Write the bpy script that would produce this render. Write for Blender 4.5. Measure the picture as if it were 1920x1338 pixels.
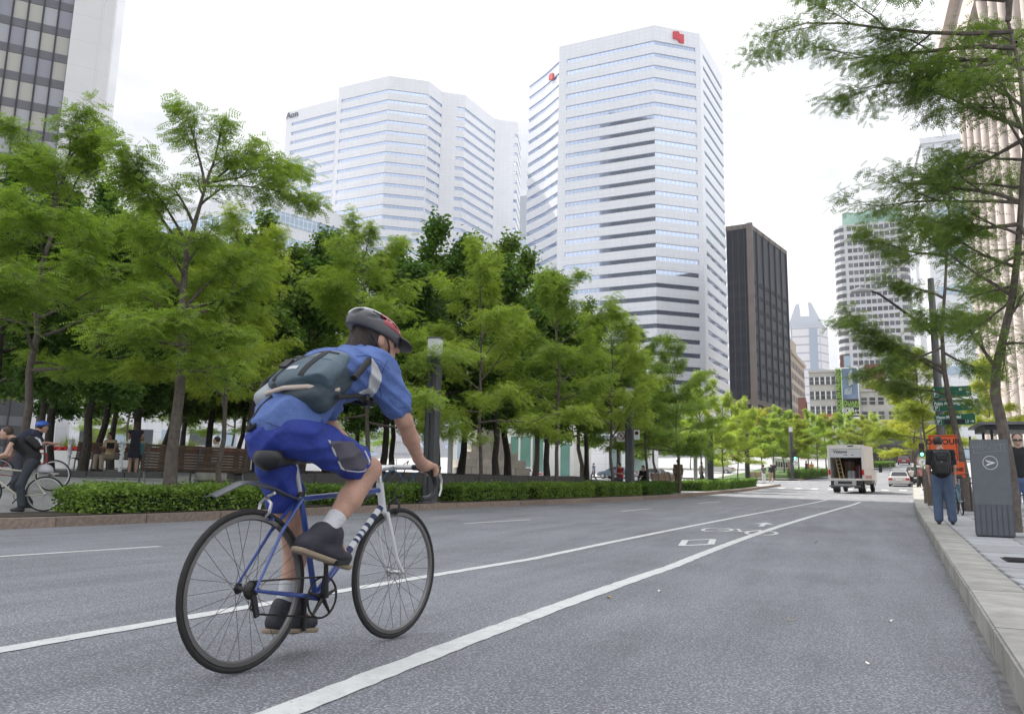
import bpy, bmesh, math, random
import numpy as np
from mathutils import Vector, Matrix, Euler
R_ = math.radians
for o in list(bpy.data.objects): bpy.data.objects.remove(o)
S = bpy.context.scene
COL = S.collection
# ------------------------------------------------------------------ camera
IW, IH, FPX = 1920., 1338., 1500.
CAM = np.array([0., 0., .77])
def _cam(street=(1563, 936), zen=(1150, -8260)):
    def d(p):
        v = np.array([p[0]-IW/2, -(p[1]-IH/2), -FPX]); return v/np.linalg.norm(v)
    up = d(zen); y = d(street); y = y-up*np.dot(y, up); y /= np.linalg.norm(y)
    return np.array([np.cross(y, up), y, up])
CR = _cam()
cd = bpy.data.cameras.new('camera'); co = bpy.data.objects.new('camera', cd); COL.objects.link(co)
cd.sensor_fit = 'HORIZONTAL'; cd.sensor_width = 36; cd.lens = 36*FPX/IW; cd.clip_start = .05; cd.clip_end = 6000
M4 = np.eye(4); M4[:3, :3] = CR; M4[:3, 3] = CAM
co.matrix_world = Matrix(M4.tolist()); S.camera = co
# ------------------------------------------------------------------ light
SUN_A, SUN_E = 25., 50.            # degrees from -X towards +Y, elevation
sv = Vector((-math.cos(R_(SUN_A))*math.cos(R_(SUN_E)), math.sin(R_(SUN_A))*math.cos(R_(SUN_E)), math.sin(R_(SUN_E))))
W_ = bpy.data.worlds.new('World'); S.world = W_; W_.use_nodes = True
nt = W_.node_tree; nt.nodes.clear()
out = nt.nodes.new('ShaderNodeOutputWorld'); bg = nt.nodes.new('ShaderNodeBackground'); bg.inputs['Strength'].default_value = .1
sky = nt.nodes.new('ShaderNodeTexSky'); sky.sky_type = 'NISHITA'; sky.sun_disc = False
sky.sun_elevation = R_(SUN_E); sky.sun_rotation = math.atan2(sv.x, sv.y); sky.air_density = 1.; sky.dust_density = 2.
tc = nt.nodes.new('ShaderNodeTexCoord'); mp = nt.nodes.new('ShaderNodeMapping'); mp.inputs['Scale'].default_value = (1, 1, 2.4)
nz = nt.nodes.new('ShaderNodeTexNoise'); nz.inputs['Scale'].default_value = 2.1; nz.inputs['Detail'].default_value = 6; nz.inputs['Roughness'].default_value = .55
cr = nt.nodes.new('ShaderNodeValToRGB'); cr.color_ramp.elements[0].position = .36; cr.color_ramp.elements[0].color = (6.6, 6.8, 7.2, 1)
cr.color_ramp.elements[1].position = .6; cr.color_ramp.elements[1].color = (12.8, 13., 13.5, 1)
cv = nt.nodes.new('ShaderNodeValToRGB'); cv.color_ramp.elements[0].position = .2; cv.color_ramp.elements[0].color = (.72, .72, .72, 1)
cv.color_ramp.elements[1].position = .55; cv.color_ramp.elements[1].color = (1, 1, 1, 1)
mx = nt.nodes.new('ShaderNodeMixRGB')
L = nt.links.new
L(tc.outputs['Generated'], mp.inputs['Vector']); L(mp.outputs[0], nz.inputs['Vector']); L(nz.outputs['Fac'], cr.inputs[0]); L(nz.outputs['Fac'], cv.inputs[0])
sx_ = nt.nodes.new('ShaderNodeSeparateXYZ'); L(tc.outputs['Generated'], sx_.inputs[0])      # overcast sky: brighter towards the zenith
zr_ = nt.nodes.new('ShaderNodeMapRange'); zr_.inputs[1].default_value = 0; zr_.inputs[2].default_value = 1; zr_.inputs[3].default_value = .5; zr_.inputs[4].default_value = 1.2; L(sx_.outputs[2], zr_.inputs[0])
ml_ = nt.nodes.new('ShaderNodeMixRGB'); ml_.blend_type = 'MULTIPLY'; ml_.inputs[0].default_value = 1; L(cr.outputs[0], ml_.inputs[1]); L(zr_.outputs[0], ml_.inputs[2])
L(cv.outputs[0], mx.inputs[0]); L(sky.outputs[0], mx.inputs[1]); L(ml_.outputs[0], mx.inputs[2]); L(mx.outputs[0], bg.inputs['Color']); L(bg.outputs[0], out.inputs[0])
sl = bpy.data.lights.new('sun', 'SUN'); sl.energy = 5.; sl.angle = R_(.6); sl.color = (1, .95, .86)
so = bpy.data.objects.new('sun', sl); COL.objects.link(so); so.location = sv*300; so.rotation_euler = (-sv).to_track_quat('-Z', 'Y').to_euler()
S.view_settings.view_transform = 'Standard'; S.view_settings.look = 'None'; S.view_settings.gamma = 1; S.view_settings.use_curve_mapping = False
S.view_settings.exposure = .62
S.cycles.max_bounces = 7; S.cycles.diffuse_bounces = 3; S.cycles.glossy_bounces = 3; S.cycles.transmission_bounces = 5
# ------------------------------------------------------------------ pixel helpers
def ray(px, py):
    w = CR@np.array([px-IW/2, -(py-IH/2), -FPX]); return w/np.linalg.norm(w)
def proj(p):
    v = CR.T@(np.array(p, float)-CAM); return IW/2+FPX*v[0]/-v[2], IH/2-FPX*v[1]/-v[2]
PY = [-200, 9, 17, 35, 57, 83, 110, 145, 200, 400, 3000]; PZ = [0, 0, .16, .55, 1.09, 2., 3.7, 6.35, 10, 15, 15]
def gz(y): return float(np.interp(y, PY, PZ))
def gnd(px, py, h=0.):
    d = ray(px, py); t = 1.
    while t < 1500:
        p = CAM+d*t
        if p[2] <= gz(p[1])+h: return p
        t *= 1.002
    return p
def atY(px, py, Y):
    d = ray(px, py); return CAM+d*(Y/d[1])
def xat(px, Y):                      # x where the vertical line over pixel column px (near the horizon) meets depth Y
    return float(atY(px, 925, Y)[0])
def zat(px, py, x, y):               # height of pixel row py above the point x, y
    d = ray(px, py); return float(CAM[2]+d[2]*math.hypot(x, y)/math.hypot(d[0], d[1]))
KH = .16
KLp = [(-60., -25.2)]+[(float(g[1]), float(g[0])) for g in (gnd(0, 992), gnd(350, 977), gnd(700, 960), gnd(1000, 947), gnd(1250, 935), gnd(1400, 920))]
KLp += [(100., KLp[-1][1]+.075*(100-KLp[-1][0])), (400., 22.)]
KRp = [(-60., -4.4)]+[(float(g[1]), float(g[0])) for g in (gnd(1918, 1338), gnd(1800, 1110), gnd(1752, 1022), gnd(1720, 965))]
KRp += [(37., 3.05), (80., 6.6), (400., 33.)]
def KL(y): return float(np.interp(y, [a for a, b in KLp], [b for a, b in KLp]))
def KR(y): return float(np.interp(y, [a for a, b in KRp], [b for a, b in KRp]))
def rise(off, y): return float(np.interp(off, [0, 2.4, 4.2, 7, 12, 20, 60], [0, 0, .36, .52, .75, .85, .9])*np.interp(y, [46, 74], [1, 0]))
def G(x, y):                         # pavement height: the square is raised above the street
    return gz(y)+KH+(rise(KL(y)-x, y) if x < KL(y) else 0)
def rowpt(px, off):                  # point 'off' metres left of the left kerb seen in column px
    lo, hi = 4., 120.
    for _ in range(50):
        m = (lo+hi)/2
        if proj((KL(m)-off, m, gz(m)+.5))[0] < px: lo = m
        else: hi = m
    return KL(m)-off, m
# ------------------------------------------------------------------ object helpers
def link(o, parent=None):
    COL.objects.link(o)
    if parent is not None: o.parent = parent
    return o
def tag(o, label=None, cat=None, group=None, kind=None):
    for k, v in (('label', label), ('category', cat), ('group', group), ('kind', kind)):
        if v: o[k] = v
    return o
def thing(name, label, cat, loc=(0, 0, 0), rz=0., group=None, rot=None):
    o = bpy.data.objects.new(name, None); o.empty_display_size = .2; COL.objects.link(o)
    o.location = loc; o.rotation_euler = rot or (0, 0, rz)
    return tag(o, label, cat, group)
def copy_tree(o, parent=None):
    c = o.copy(); COL.objects.link(c); c.parent = parent
    for ch in o.children: copy_tree(ch, c)
    return c
def me_np(name, V, Fc, m=None, smooth=False):
    V = np.asarray(V, np.float32); Fc = np.asarray(Fc, np.int32); k = Fc.shape[1]; n = len(Fc)
    me = bpy.data.meshes.new(name); me.vertices.add(len(V)); me.vertices.foreach_set('co', V.ravel())
    me.loops.add(n*k); me.loops.foreach_set('vertex_index', Fc.ravel()); me.polygons.add(n)
    me.polygons.foreach_set('loop_start', np.arange(0, n*k, k, dtype=np.int32))
    if smooth: me.polygons.foreach_set('use_smooth', np.ones(n, bool))
    me.update(calc_edges=True); me.validate()
    if m: me.materials.append(m)
    return me
class MB:
    def __init__(s): s.v = []; s.f = []
    def add(s, vs, fs):
        b = len(s.v); s.v += [tuple(map(float, v)) for v in vs]; s.f += [tuple(i+b for i in f) for f in fs]; return s
    def box(s, c, size, rot=None):
        hx, hy, hz = [q/2 for q in size]; M = Euler(rot).to_matrix() if rot else Matrix.Identity(3); c = Vector(c)
        vs = [c+M@Vector((x*hx, y*hy, z*hz)) for z in (-1, 1) for y in (-1, 1) for x in (-1, 1)]
        return s.add(vs, [(0, 2, 3, 1), (4, 5, 7, 6), (0, 1, 5, 4), (2, 6, 7, 3), (0, 4, 6, 2), (1, 3, 7, 5)])
    def bb(s, x0, x1, y0, y1, z0, z1): return s.box(((x0+x1)/2, (y0+y1)/2, (z0+z1)/2), (x1-x0, y1-y0, z1-z0))
    def tube(s, pts, rad, n=8, cap=True, closed=False):
        P = [Vector(p) for p in pts]; m = len(P)
        if not hasattr(rad, '__len__'): rad = [rad]*m
        T = []
        for i in range(m):
            a = P[(i-1) % m] if (i > 0 or closed) else P[0]; b = P[(i+1) % m] if (i < m-1 or closed) else P[-1]
            t = b-a; T.append(t.normalized() if t.length > 1e-9 else Vector((0, 0, 1)))
        N = T[0].orthogonal().normalized(); b0 = len(s.v)
        for i in range(m):
            N = N-T[i]*N.dot(T[i]); N = N.normalized() if N.length > 1e-6 else T[i].orthogonal().normalized(); B = T[i].cross(N)
            for k in range(n):
                a = 2*math.pi*k/n; s.v.append(tuple(P[i]+(N*math.cos(a)+B*math.sin(a))*rad[i]))
        for i in range(m if closed else m-1):
            j = (i+1) % m
            for k in range(n):
                s.f.append((b0+i*n+k, b0+i*n+(k+1) % n, b0+j*n+(k+1) % n, b0+j*n+k))
        if cap and not closed:
            s.f.append(tuple(b0+k for k in reversed(range(n)))); s.f.append(tuple(b0+(m-1)*n+k for k in range(n)))
        return s
    def lathe(s, prof, n=16, c=(0, 0, 0), axis='z', sx=1., sy=1.):
        b0 = len(s.v)
        for r, z in prof:
            for k in range(n):
                a = 2*math.pi*k/n; p = (r*math.cos(a)*sx, r*math.sin(a)*sy, z)
                if axis == 'x': p = (p[2], p[0], p[1])
                if axis == 'y': p = (p[1], p[2], p[0])
                s.v.append((c[0]+p[0], c[1]+p[1], c[2]+p[2]))
        for i in range(len(prof)-1):
            for k in range(n): s.f.append((b0+i*n+k, b0+i*n+(k+1) % n, b0+(i+1)*n+(k+1) % n, b0+(i+1)*n+k))
        s.f.append(tuple(b0+k for k in reversed(range(n)))); s.f.append(tuple(b0+(len(prof)-1)*n+k for k in range(n)))
        return s
    def prism(s, poly, z0, z1):         # poly in xy
        n = len(poly)
        return s.add([(x, y, z0) for x, y in poly]+[(x, y, z1) for x, y in poly],
                     [tuple(reversed(range(n))), tuple(range(n, 2*n))]+[(i, (i+1) % n, n+(i+1) % n, n+i) for i in range(n)])
    def slab(s, poly, y0, y1):          # poly in xz, extruded along y
        n = len(poly)
        return s.add([(x, y0, z) for x, z in poly]+[(x, y1, z) for x, z in poly],
                     [tuple(range(n)), tuple(reversed(range(n, 2*n)))]+[(i, n+i, n+(i+1) % n, (i+1) % n) for i in range(n)])
    def slabx(s, poly, x0, x1):         # poly in yz, extruded along x
        n = len(poly)
        return s.add([(x0, y, z) for y, z in poly]+[(x1, y, z) for y, z in poly],
                     [tuple(reversed(range(n))), tuple(range(n, 2*n))]+[(i, (i+1) % n, n+(i+1) % n, n+i) for i in range(n)])
    def mesh(s, name, m=None, smooth=False, bevel=0.):
        me = bpy.data.meshes.new(name); me.from_pydata(s.v, [], s.f); me.validate()
        bm = bmesh.new(); bm.from_mesh(me); bmesh.ops.recalc_face_normals(bm, faces=bm.faces)
        if bevel: bmesh.ops.bevel(bm, geom=list(bm.edges), offset=bevel, segments=2, affect='EDGES', clamp_overlap=True)
        bm.to_mesh(me); bm.free()
        if smooth:
            me.polygons.foreach_set('use_smooth', np.ones(len(me.polygons), bool)); me.set_sharp_from_angle(angle=R_(40))
        if m: me.materials.append(m)
        return me
    def build(s, name, m, parent=None, smooth=False, bevel=0., loc=None, rot=None):
        o = bpy.data.objects.new(name, s.mesh(name, m, smooth, bevel)); link(o, parent)
        if loc is not None: o.location = loc
        if rot is not None: o.rotation_euler = rot
        return o
def inst(name, me, parent, loc=(0, 0, 0), rot=(0, 0, 0), sc=(1, 1, 1)):
    o = bpy.data.objects.new(name, me); link(o, parent); o.location = loc; o.rotation_euler = rot; o.scale = sc; return o
def text(name, body, size, m, parent, loc, rot, depth=.002, align='CENTER', sx=1., bold=0.):
    cu = bpy.data.curves.new(name, 'FONT'); cu.body = body; cu.size = size; cu.extrude = depth; cu.align_x = align; cu.align_y = 'CENTER'; cu.offset = bold; cu.resolution_u = 3
    t = bpy.data.objects.new('tmp', cu); COL.objects.link(t)
    dg = bpy.context.evaluated_depsgraph_get(); me = bpy.data.meshes.new_from_object(t.evaluated_get(dg)); bpy.data.objects.remove(t)
    me.materials.clear(); me.materials.append(m)
    o = bpy.data.objects.new(name, me); link(o, parent); o.location = loc; o.rotation_euler = rot; o.scale = (sx, 1, 1); return o
# ------------------------------------------------------------------ materials
MATS = {}
def mat(name, col, rough=.6, metal=0., var=0., vs=8., bump=0., bs=60., spec=.5, col2=None, detail=5., coat=0., trans=0., objvar=0.):
    if name in MATS: return MATS[name]
    m = bpy.data.materials.new(name); m.use_nodes = True; n = m.node_tree; p = n.nodes['Principled BSDF']; l = n.links.new
    p.inputs['Base Color'].default_value = (*col, 1); p.inputs['Roughness'].default_value = rough; p.inputs['Metallic'].default_value = metal
    p.inputs['Specular IOR Level'].default_value = spec; p.inputs['Coat Weight'].default_value = coat
    t = n.nodes.new('ShaderNodeTexCoord')
    src = None
    if var or col2:
        nz = n.nodes.new('ShaderNodeTexNoise'); nz.inputs['Scale'].default_value = vs; nz.inputs['Detail'].default_value = detail; nz.inputs['Roughness'].default_value = .6
        l(t.outputs['Object'], nz.inputs['Vector'])
        mx = n.nodes.new('ShaderNodeMixRGB'); c2 = col2 or tuple(min(1, c*(1+var)) for c in col); c1 = col if col2 else tuple(c*(1-var) for c in col)
        rp = n.nodes.new('ShaderNodeMapRange'); rp.inputs[1].default_value = .3; rp.inputs[2].default_value = .7
        l(nz.outputs['Fac'], rp.inputs[0]); l(rp.outputs[0], mx.inputs[0]); mx.inputs[1].default_value = (*c1, 1); mx.inputs[2].default_value = (*c2, 1); src = mx.outputs[0]
    if objvar:
        oi = n.nodes.new('ShaderNodeObjectInfo'); hv = n.nodes.new('ShaderNodeHueSaturation'); mr = n.nodes.new('ShaderNodeMapRange')
        mr.inputs[3].default_value = 1-objvar; mr.inputs[4].default_value = 1+objvar; l(oi.outputs['Random'], mr.inputs[0]); l(mr.outputs[0], hv.inputs['Value'])
        if src: l(src, hv.inputs['Color'])
        else: hv.inputs['Color'].default_value = (*col, 1)
        src = hv.outputs[0]
    if src: l(src, p.inputs['Base Color'])
    if bump:
        nb = n.nodes.new('ShaderNodeTexNoise'); nb.inputs['Scale'].default_value = bs; nb.inputs['Detail'].default_value = 4; l(t.outputs['Object'], nb.inputs['Vector'])
        b = n.nodes.new('ShaderNodeBump'); b.inputs['Strength'].default_value = bump; b.inputs['Distance'].default_value = .02; l(nb.outputs['Fac'], b.inputs['Height']); l(b.outputs[0], p.inputs['Normal'])
    MATS[name] = m; return m
def leafmat(name, col, col2, tr=.45, vs=1.2):
    m = bpy.data.materials.new(name); m.use_nodes = True; n = m.node_tree; l = n.links.new; n.nodes.clear()
    o = n.nodes.new('ShaderNodeOutputMaterial'); p = n.nodes.new('ShaderNodeBsdfPrincipled'); p.inputs['Roughness'].default_value = .55; p.inputs['Specular IOR Level'].default_value = .35
    t = n.nodes.new('ShaderNodeBsdfTranslucent'); mix = n.nodes.new('ShaderNodeMixShader'); mix.inputs[0].default_value = tr
    tc = n.nodes.new('ShaderNodeTexCoord'); nz = n.nodes.new('ShaderNodeTexNoise'); nz.inputs['Scale'].default_value = vs; nz.inputs['Detail'].default_value = 3
    l(tc.outputs['Object'], nz.inputs['Vector']); geo = n.nodes.new('ShaderNodeNewGeometry')
    ad = n.nodes.new('ShaderNodeMath'); ad.operation = 'MULTIPLY_ADD'; ad.inputs[1].default_value = .45; ad.use_clamp = True
    sb = n.nodes.new('ShaderNodeMath'); sb.operation = 'SUBTRACT'; sb.inputs[1].default_value = .22
    l(geo.outputs['Random Per Island'], ad.inputs[0]); l(nz.outputs['Fac'], sb.inputs[0]); l(sb.outputs[0], ad.inputs[2])
    mx = n.nodes.new('ShaderNodeMixRGB'); mx.inputs[1].default_value = (*col, 1); mx.inputs[2].default_value = (*col2, 1); l(ad.outputs[0], mx.inputs[0])
    oi = n.nodes.new('ShaderNodeObjectInfo'); hs = n.nodes.new('ShaderNodeHueSaturation'); r1 = n.nodes.new('ShaderNodeMapRange'); r1.inputs[3].default_value = .488; r1.inputs[4].default_value = .522; r2 = n.nodes.new('ShaderNodeMapRange'); r2.inputs[3].default_value = 1.22; r2.inputs[4].default_value = .82
    l(oi.outputs['Random'], r1.inputs[0]); l(oi.outputs['Random'], r2.inputs[0]); l(r1.outputs[0], hs.inputs['Hue']); l(r2.outputs[0], hs.inputs['Value']); l(mx.outputs[0], hs.inputs['Color']); mx = hs
    l(mx.outputs[0], p.inputs['Base Color'])
    g = n.nodes.new('ShaderNodeMixRGB'); g.blend_type = 'MULTIPLY'; g.inputs[0].default_value = 1; g.inputs[2].default_value = (1.15, 1.25, .55, 1); l(mx.outputs[0], g.inputs[1]); l(g.outputs[0], t.inputs['Color'])
    l(p.outputs[0], mix.inputs[1]); l(t.outputs[0], mix.inputs[2]); l(mix.outputs[0], o.inputs[0])
    MATS[name] = m; return m
def gridmat(name, col, line, sx, sz, wid=.03, rough=.35, var=.05, metal=0.):
    """flat panels with thin joints: grid in object xz / yz (u from x+y)"""
    m = mat(name, col, rough, metal, var=var, vs=.25); n = m.node_tree; l = n.links.new; p = n.nodes['Principled BSDF']
    t = n.nodes.new('ShaderNodeTexCoord'); sp = n.nodes.new('ShaderNodeSeparateXYZ'); l(t.outputs['UV'], sp.inputs[0])
    fac = None
    for ax, s in ((0, sx), (1, sz)):
        d = n.nodes.new('ShaderNodeMath'); d.operation = 'DIVIDE'; d.inputs[1].default_value = s; l(sp.outputs[ax], d.inputs[0])
        f = n.nodes.new('ShaderNodeMath'); f.operation = 'FRACT'; l(d.outputs[0], f.inputs[0])
        c = n.nodes.new('ShaderNodeMath'); c.operation = 'LESS_THAN'; c.inputs[1].default_value = wid/s; l(f.outputs[0], c.inputs[0])
        if fac is None: fac = c
        else:
            q = n.nodes.new('ShaderNodeMath'); q.operation = 'MAXIMUM'; l(fac.outputs[0], q.inputs[0]); l(c.outputs[0], q.inputs[1]); fac = q
    mx = n.nodes.new('ShaderNodeMixRGB'); l(fac.outputs[0], mx.inputs[0]); old = p.inputs['Base Color'].links[0].from_socket
    l(old, mx.inputs[1]); mx.inputs[2].default_value = (*line, 1); l(mx.outputs[0], p.inputs['Base Color']); return m
# ------------------------------------------------------------------ ground, road, pavements
def asphalt():
    m = bpy.data.materials.new('asphalt'); m.use_nodes = True; n = m.node_tree; p = n.nodes['Principled BSDF']; l = n.links.new
    t = n.nodes.new('ShaderNodeTexCoord')
    def noise(s, d, r=.6):
        q = n.nodes.new('ShaderNodeTexNoise'); q.inputs['Scale'].default_value = s; q.inputs['Detail'].default_value = d; q.inputs['Roughness'].default_value = r; l(t.outputs['Object'], q.inputs['Vector']); return q
    a = noise(85, 4, .8); b = noise(.5, 5); mpn = n.nodes.new('ShaderNodeMapping'); mpn.inputs['Scale'].default_value = (1.1, .12, 1); l(t.outputs['Object'], mpn.inputs[0])
    c = noise(2.2, 5); l(mpn.outputs[0], c.inputs['Vector'])
    v = n.nodes.new('ShaderNodeTexVoronoi'); v.inputs['Scale'].default_value = 70; l(t.outputs['Object'], v.inputs['Vector'])
    def rng(src, a0, a1, b0, b1):
        q = n.nodes.new('ShaderNodeMapRange'); q.inputs[1].default_value = a0; q.inputs[2].default_value = a1; q.inputs[3].default_value = b0; q.inputs[4].default_value = b1; l(src, q.inputs[0]); return q.outputs[0]
    def mul(x, y):
        q = n.nodes.new('ShaderNodeMath'); q.operation = 'MULTIPLY'; l(x, q.inputs[0]); l(y, q.inputs[1]); return q.outputs[0]
    vc = n.nodes.new('ShaderNodeTexVoronoi'); vc.feature = 'DISTANCE_TO_EDGE'; vc.inputs['Scale'].default_value = .22; wv = n.nodes.new('ShaderNodeMixRGB'); wv.inputs[0].default_value = .16; nw = noise(1.6, 6, .7); l(t.outputs['Object'], wv.inputs[1]); l(nw.outputs['Color'], wv.inputs[2]); l(wv.outputs[0], vc.inputs['Vector'])
    ck = rng(vc.outputs['Distance'], 0, .0035, .5, 1.); pt = noise(.28, 2)
    ck2 = n.nodes.new('ShaderNodeMixRGB'); gt = n.nodes.new('ShaderNodeMath'); gt.operation = 'GREATER_THAN'; gt.inputs[1].default_value = .56; l(pt.outputs['Fac'], gt.inputs[0]); l(gt.outputs[0], ck2.inputs[0]); ck2.inputs[1].default_value = (1, 1, 1, 1); l(ck, ck2.inputs[2])
    f = mul(mul(mul(ck2.outputs[0], mul(rng(a.outputs['Fac'], .32, .68, .3, 1.7), rng(b.outputs['Fac'], .3, .7, .86, 1.12))), rng(c.outputs['Fac'], .35, .65, .86, 1.1)), rng(v.outputs['Distance'], 0, .5, 1.5, .58))
    mx = n.nodes.new('ShaderNodeMixRGB'); mx.blend_type = 'MULTIPLY'; mx.inputs[0].default_value = 1; mx.inputs[1].default_value = (.275, .282, .31, 1); l(f, mx.inputs[2]); l(mx.outputs[0], p.inputs['Base Color'])
    p.inputs['Roughness'].default_value = .78; p.inputs['Specular IOR Level'].default_value = .4
    bp = n.nodes.new('ShaderNodeBump'); bp.inputs['Strength'].default_value = .55; bp.inputs['Distance'].default_value = .006; l(v.outputs['Distance'], bp.inputs['Height']); l(bp.outputs[0], p.inputs['Normal'])
    return m
m_asph = asphalt()
m_paint = mat('road_paint', (.6, .61, .6), .7, var=.12, vs=9, bump=.4, bs=90)
def wear(m):
    n = m.node_tree; l = n.links.new; p = n.nodes['Principled BSDF']; t = n.nodes.new('ShaderNodeTexCoord'); z = n.nodes.new('ShaderNodeTexNoise'); z.inputs['Scale'].default_value = 38; z.inputs['Detail'].default_value = 6; z.inputs['Roughness'].default_value = .75; l(t.outputs['Object'], z.inputs['Vector'])
    z2 = n.nodes.new('ShaderNodeTexNoise'); z2.inputs['Scale'].default_value = 1.3; l(t.outputs['Object'], z2.inputs['Vector']); ad = n.nodes.new('ShaderNodeMath'); ad.operation = 'MULTIPLY_ADD'; ad.inputs[1].default_value = .35; l(z2.outputs['Fac'], ad.inputs[0]); l(z.outputs['Fac'], ad.inputs[2])
    r = n.nodes.new('ShaderNodeMapRange'); r.inputs[1].default_value = .77; r.inputs[2].default_value = .84; l(ad.outputs[0], r.inputs[0]); mx = n.nodes.new('ShaderNodeMixRGB'); old = p.inputs['Base Color'].links[0].from_socket; l(r.outputs[0], mx.inputs[0]); l(old, mx.inputs[1]); mx.inputs[2].default_value = (.25, .255, .27, 1); l(mx.outputs[0], p.inputs['Base Color'])
wear(m_paint)
m_pave = mat('plaza_concrete', (.34, .34, .345), .8, var=.16, vs=1.2, bump=.25, bs=60)
m_slab = mat('paver_concrete', (.34, .345, .36), .8, var=.12, vs=5, bump=.25, bs=90, objvar=.14)
m_joint = mat('joint_sand', (.13, .13, .13), .95, var=.3, vs=20)
m_kerbR = mat('kerb_concrete', (.33, .32, .295), .8, var=.3, vs=3, bump=.35, bs=50, objvar=.1)
m_kerbL = mat('kerb_granite', (.24, .185, .15), .75, var=.3, vs=14, bump=.3, bs=70, objvar=.12)
m_grass = mat('grass_blades', (.07, .13, .03), .8, var=.4, vs=3)
m_soil = mat('soil', (.045, .035, .027), .95, var=.4, vs=4, bump=.6, bs=20)
YS = sorted(set([-60, -30, -15, -8, -3]+list(np.arange(0, 60, 1.))+list(np.arange(60, 150, 2.5))+[160, 175, 200, 240, 300, 400, 600, 1200]))
def ribbon(name, xl, xr, ys, dz, m, kind='structure', nx=1):
    mb = MB(); prev = None
    for y in ys:
        a, b = xl(y), xr(y); b0 = len(mb.v)
        for i in range(nx+1): mb.v.append((a+(b-a)*i/nx, float(y), gz(y)+dz))
        if prev is not None:
            for i in range(nx): mb.f.append((prev+i, prev+i+1, b0+i+1, b0+i))
        prev = b0
    o = mb.build(name, m); return tag(o, kind=kind)
ribbon('ground', lambda y: -1200, lambda y: 1200, YS, -.02, m_pave)
ribbon('road', KL, KR, [y for y in YS if y <= 400], 0, m_asph)
X0, X1 = 77., 91.           # cross street
ribbon('cross_street', lambda y: -160, KL, [y for y in YS if X0 <= y <= X1]+[], .0, m_asph)
ys_pl = [y for y in YS if y < 76]+[76.]
def offgrid(name, offs, ys, dz, m, kind='structure'):
    mb = MB(); n = len(offs)
    for i, y in enumerate(ys):
        for o in offs: x = KL(y)-o; mb.v.append((x, float(y), G(x, y)+dz))
        if i:
            for k in range(n-1): a, b = (i-1)*n+k, i*n+k; mb.f.append((a, b, b+1, a+1))
    return tag(mb.build(name, m), kind=kind)
OFFS = [.3, 1.4, 2.4, 3.3, 4.2, 5.5, 7, 9, 12, 16, 20, 30, 60, 240]
offgrid('plaza_paving', OFFS, ys_pl, -.012, m_pave)
ribbon('far_pavement', lambda y: -200, lambda y: KL(y)-.3, [92.]+[y for y in YS if 92 < y < 320], KH-.012, m_pave)
ys_r = [y for y in YS if y <= 320]
ribbon('right_pavement', lambda y: KR(y)+.36, lambda y: KR(y)+60, ys_r, KH-.012, m_joint)
# kerbs: stones one by one
def kerb(name, label, fn, side, y0, y1, w, step, m, far):
    root = tag(bpy.data.objects.new(name, None), kind='structure'); link(root)
    y = y0; i = 0
    while y < y1:
        st = step*(1 if y < far else 4); ye = min(y+st, y1)
        a = Vector((fn(y), y, gz(y))); b = Vector((fn(ye), ye, gz(ye))); d = (b-a); ln = d.length-.008
        mb = MB(); mb.box((0, 0, -.12), (w, ln, KH*2-.08+.0), None)
        me = mb.mesh('kerb_stone', m, bevel=.012)
        o = inst('kerb_stone', me, root, (a+b)/2+Vector((side*w/2, 0, KH/2+.04+.03)), (math.atan2(d.z, d.y), 0, -math.atan2(d.x, d.y)))
        o.location.z = (a.z+b.z)/2+KH-(KH*2-.08)/2+.12; y = ye; i += 1
    return root
kerb('left_kerb', '', KL, -1, 2., 76., .32, 1.6, m_kerbL, 45)
kerb('right_kerb', '', KR, 1, -1., 120., .36, 1.9, m_kerbR, 40)
kerb('far_kerb', '', KL, -1, 92., 150., .32, 3., m_kerbL, 90)
# right pavement slabs: grey pavers with darker rows
m_slabd = mat('paver_dark', (.17, .175, .19), .8, var=.12, vs=5, bump=.25, bs=90, objvar=.1)
rw = bpy.data.objects['right_pavement']
random.seed(3)
pm = {}
for i, y in enumerate(np.arange(3.0, 36., .6)):
    for j in range(6):
        big = j % 2
        w = .62; x = KR(y+.3)+.37+.31+j*w+(.0 if i % 2 else .0)
        d = (i % 5 == 3 and 1 <= j <= 3) or (j == 5 and i % 3 == 0)
        key = d
        if key not in pm: pm[key] = MB().box((0, 0, 0), (w-.012, .588, .05)).mesh('paver', m_slabd if d else m_slab, bevel=.006)
        o = inst('paver', pm[key], rw, (x, y+.3, gz(y+.3)+KH-.026+random.uniform(-.0015, .0015)), (math.atan2(gz(y+.6)-gz(y), .6), random.uniform(-.002, .002), -.0))
ribbon('right_far_paving', lambda y: KR(y)+.36, lambda y: KR(y)+60, [y for y in YS if 36 <= y <= 320], KH-.005, m_pave)
ribbon('right_outer_paving', lambda y: KR(y)+4.15, lambda y: KR(y)+60, [y for y in YS if y <= 36], KH-.003, m_slab)
m_dirt = mat('gutter_dirt', (.1, .098, .095), .95, col2=(.24, .24, .25), vs=9, bump=.6, bs=50)
ribbon('gutter_dirt', lambda y: KR(y)-.025-.03*random.random()-.012*math.sin(y*2.3), lambda y: KR(y)+.02, list(np.arange(2., 36., .09)), .003, m_dirt)
# drain grate
gp = gnd(1905, 1050, KH)
g = thing('tree_grate', 'dark slotted metal grate set in the right pavement', 'grate', (gp[0]+.2, gp[1], gz(gp[1])+KH+.002), -.05)
m_iron = mat('cast_iron', (.045, .045, .05), .6, .6, var=.3, vs=20)
MB().box((0, 0, .002), (.62, .6, .006)).build('frame', mat('grate_gap', (.01, .01, .01), .9), g)
bar = MB().box((0, 0, .008), (.56, .022, .01)).mesh('bar', m_iron)
for k in range(9): inst('bar', bar, g, (0, -.25+k*.0625, 0))
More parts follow.
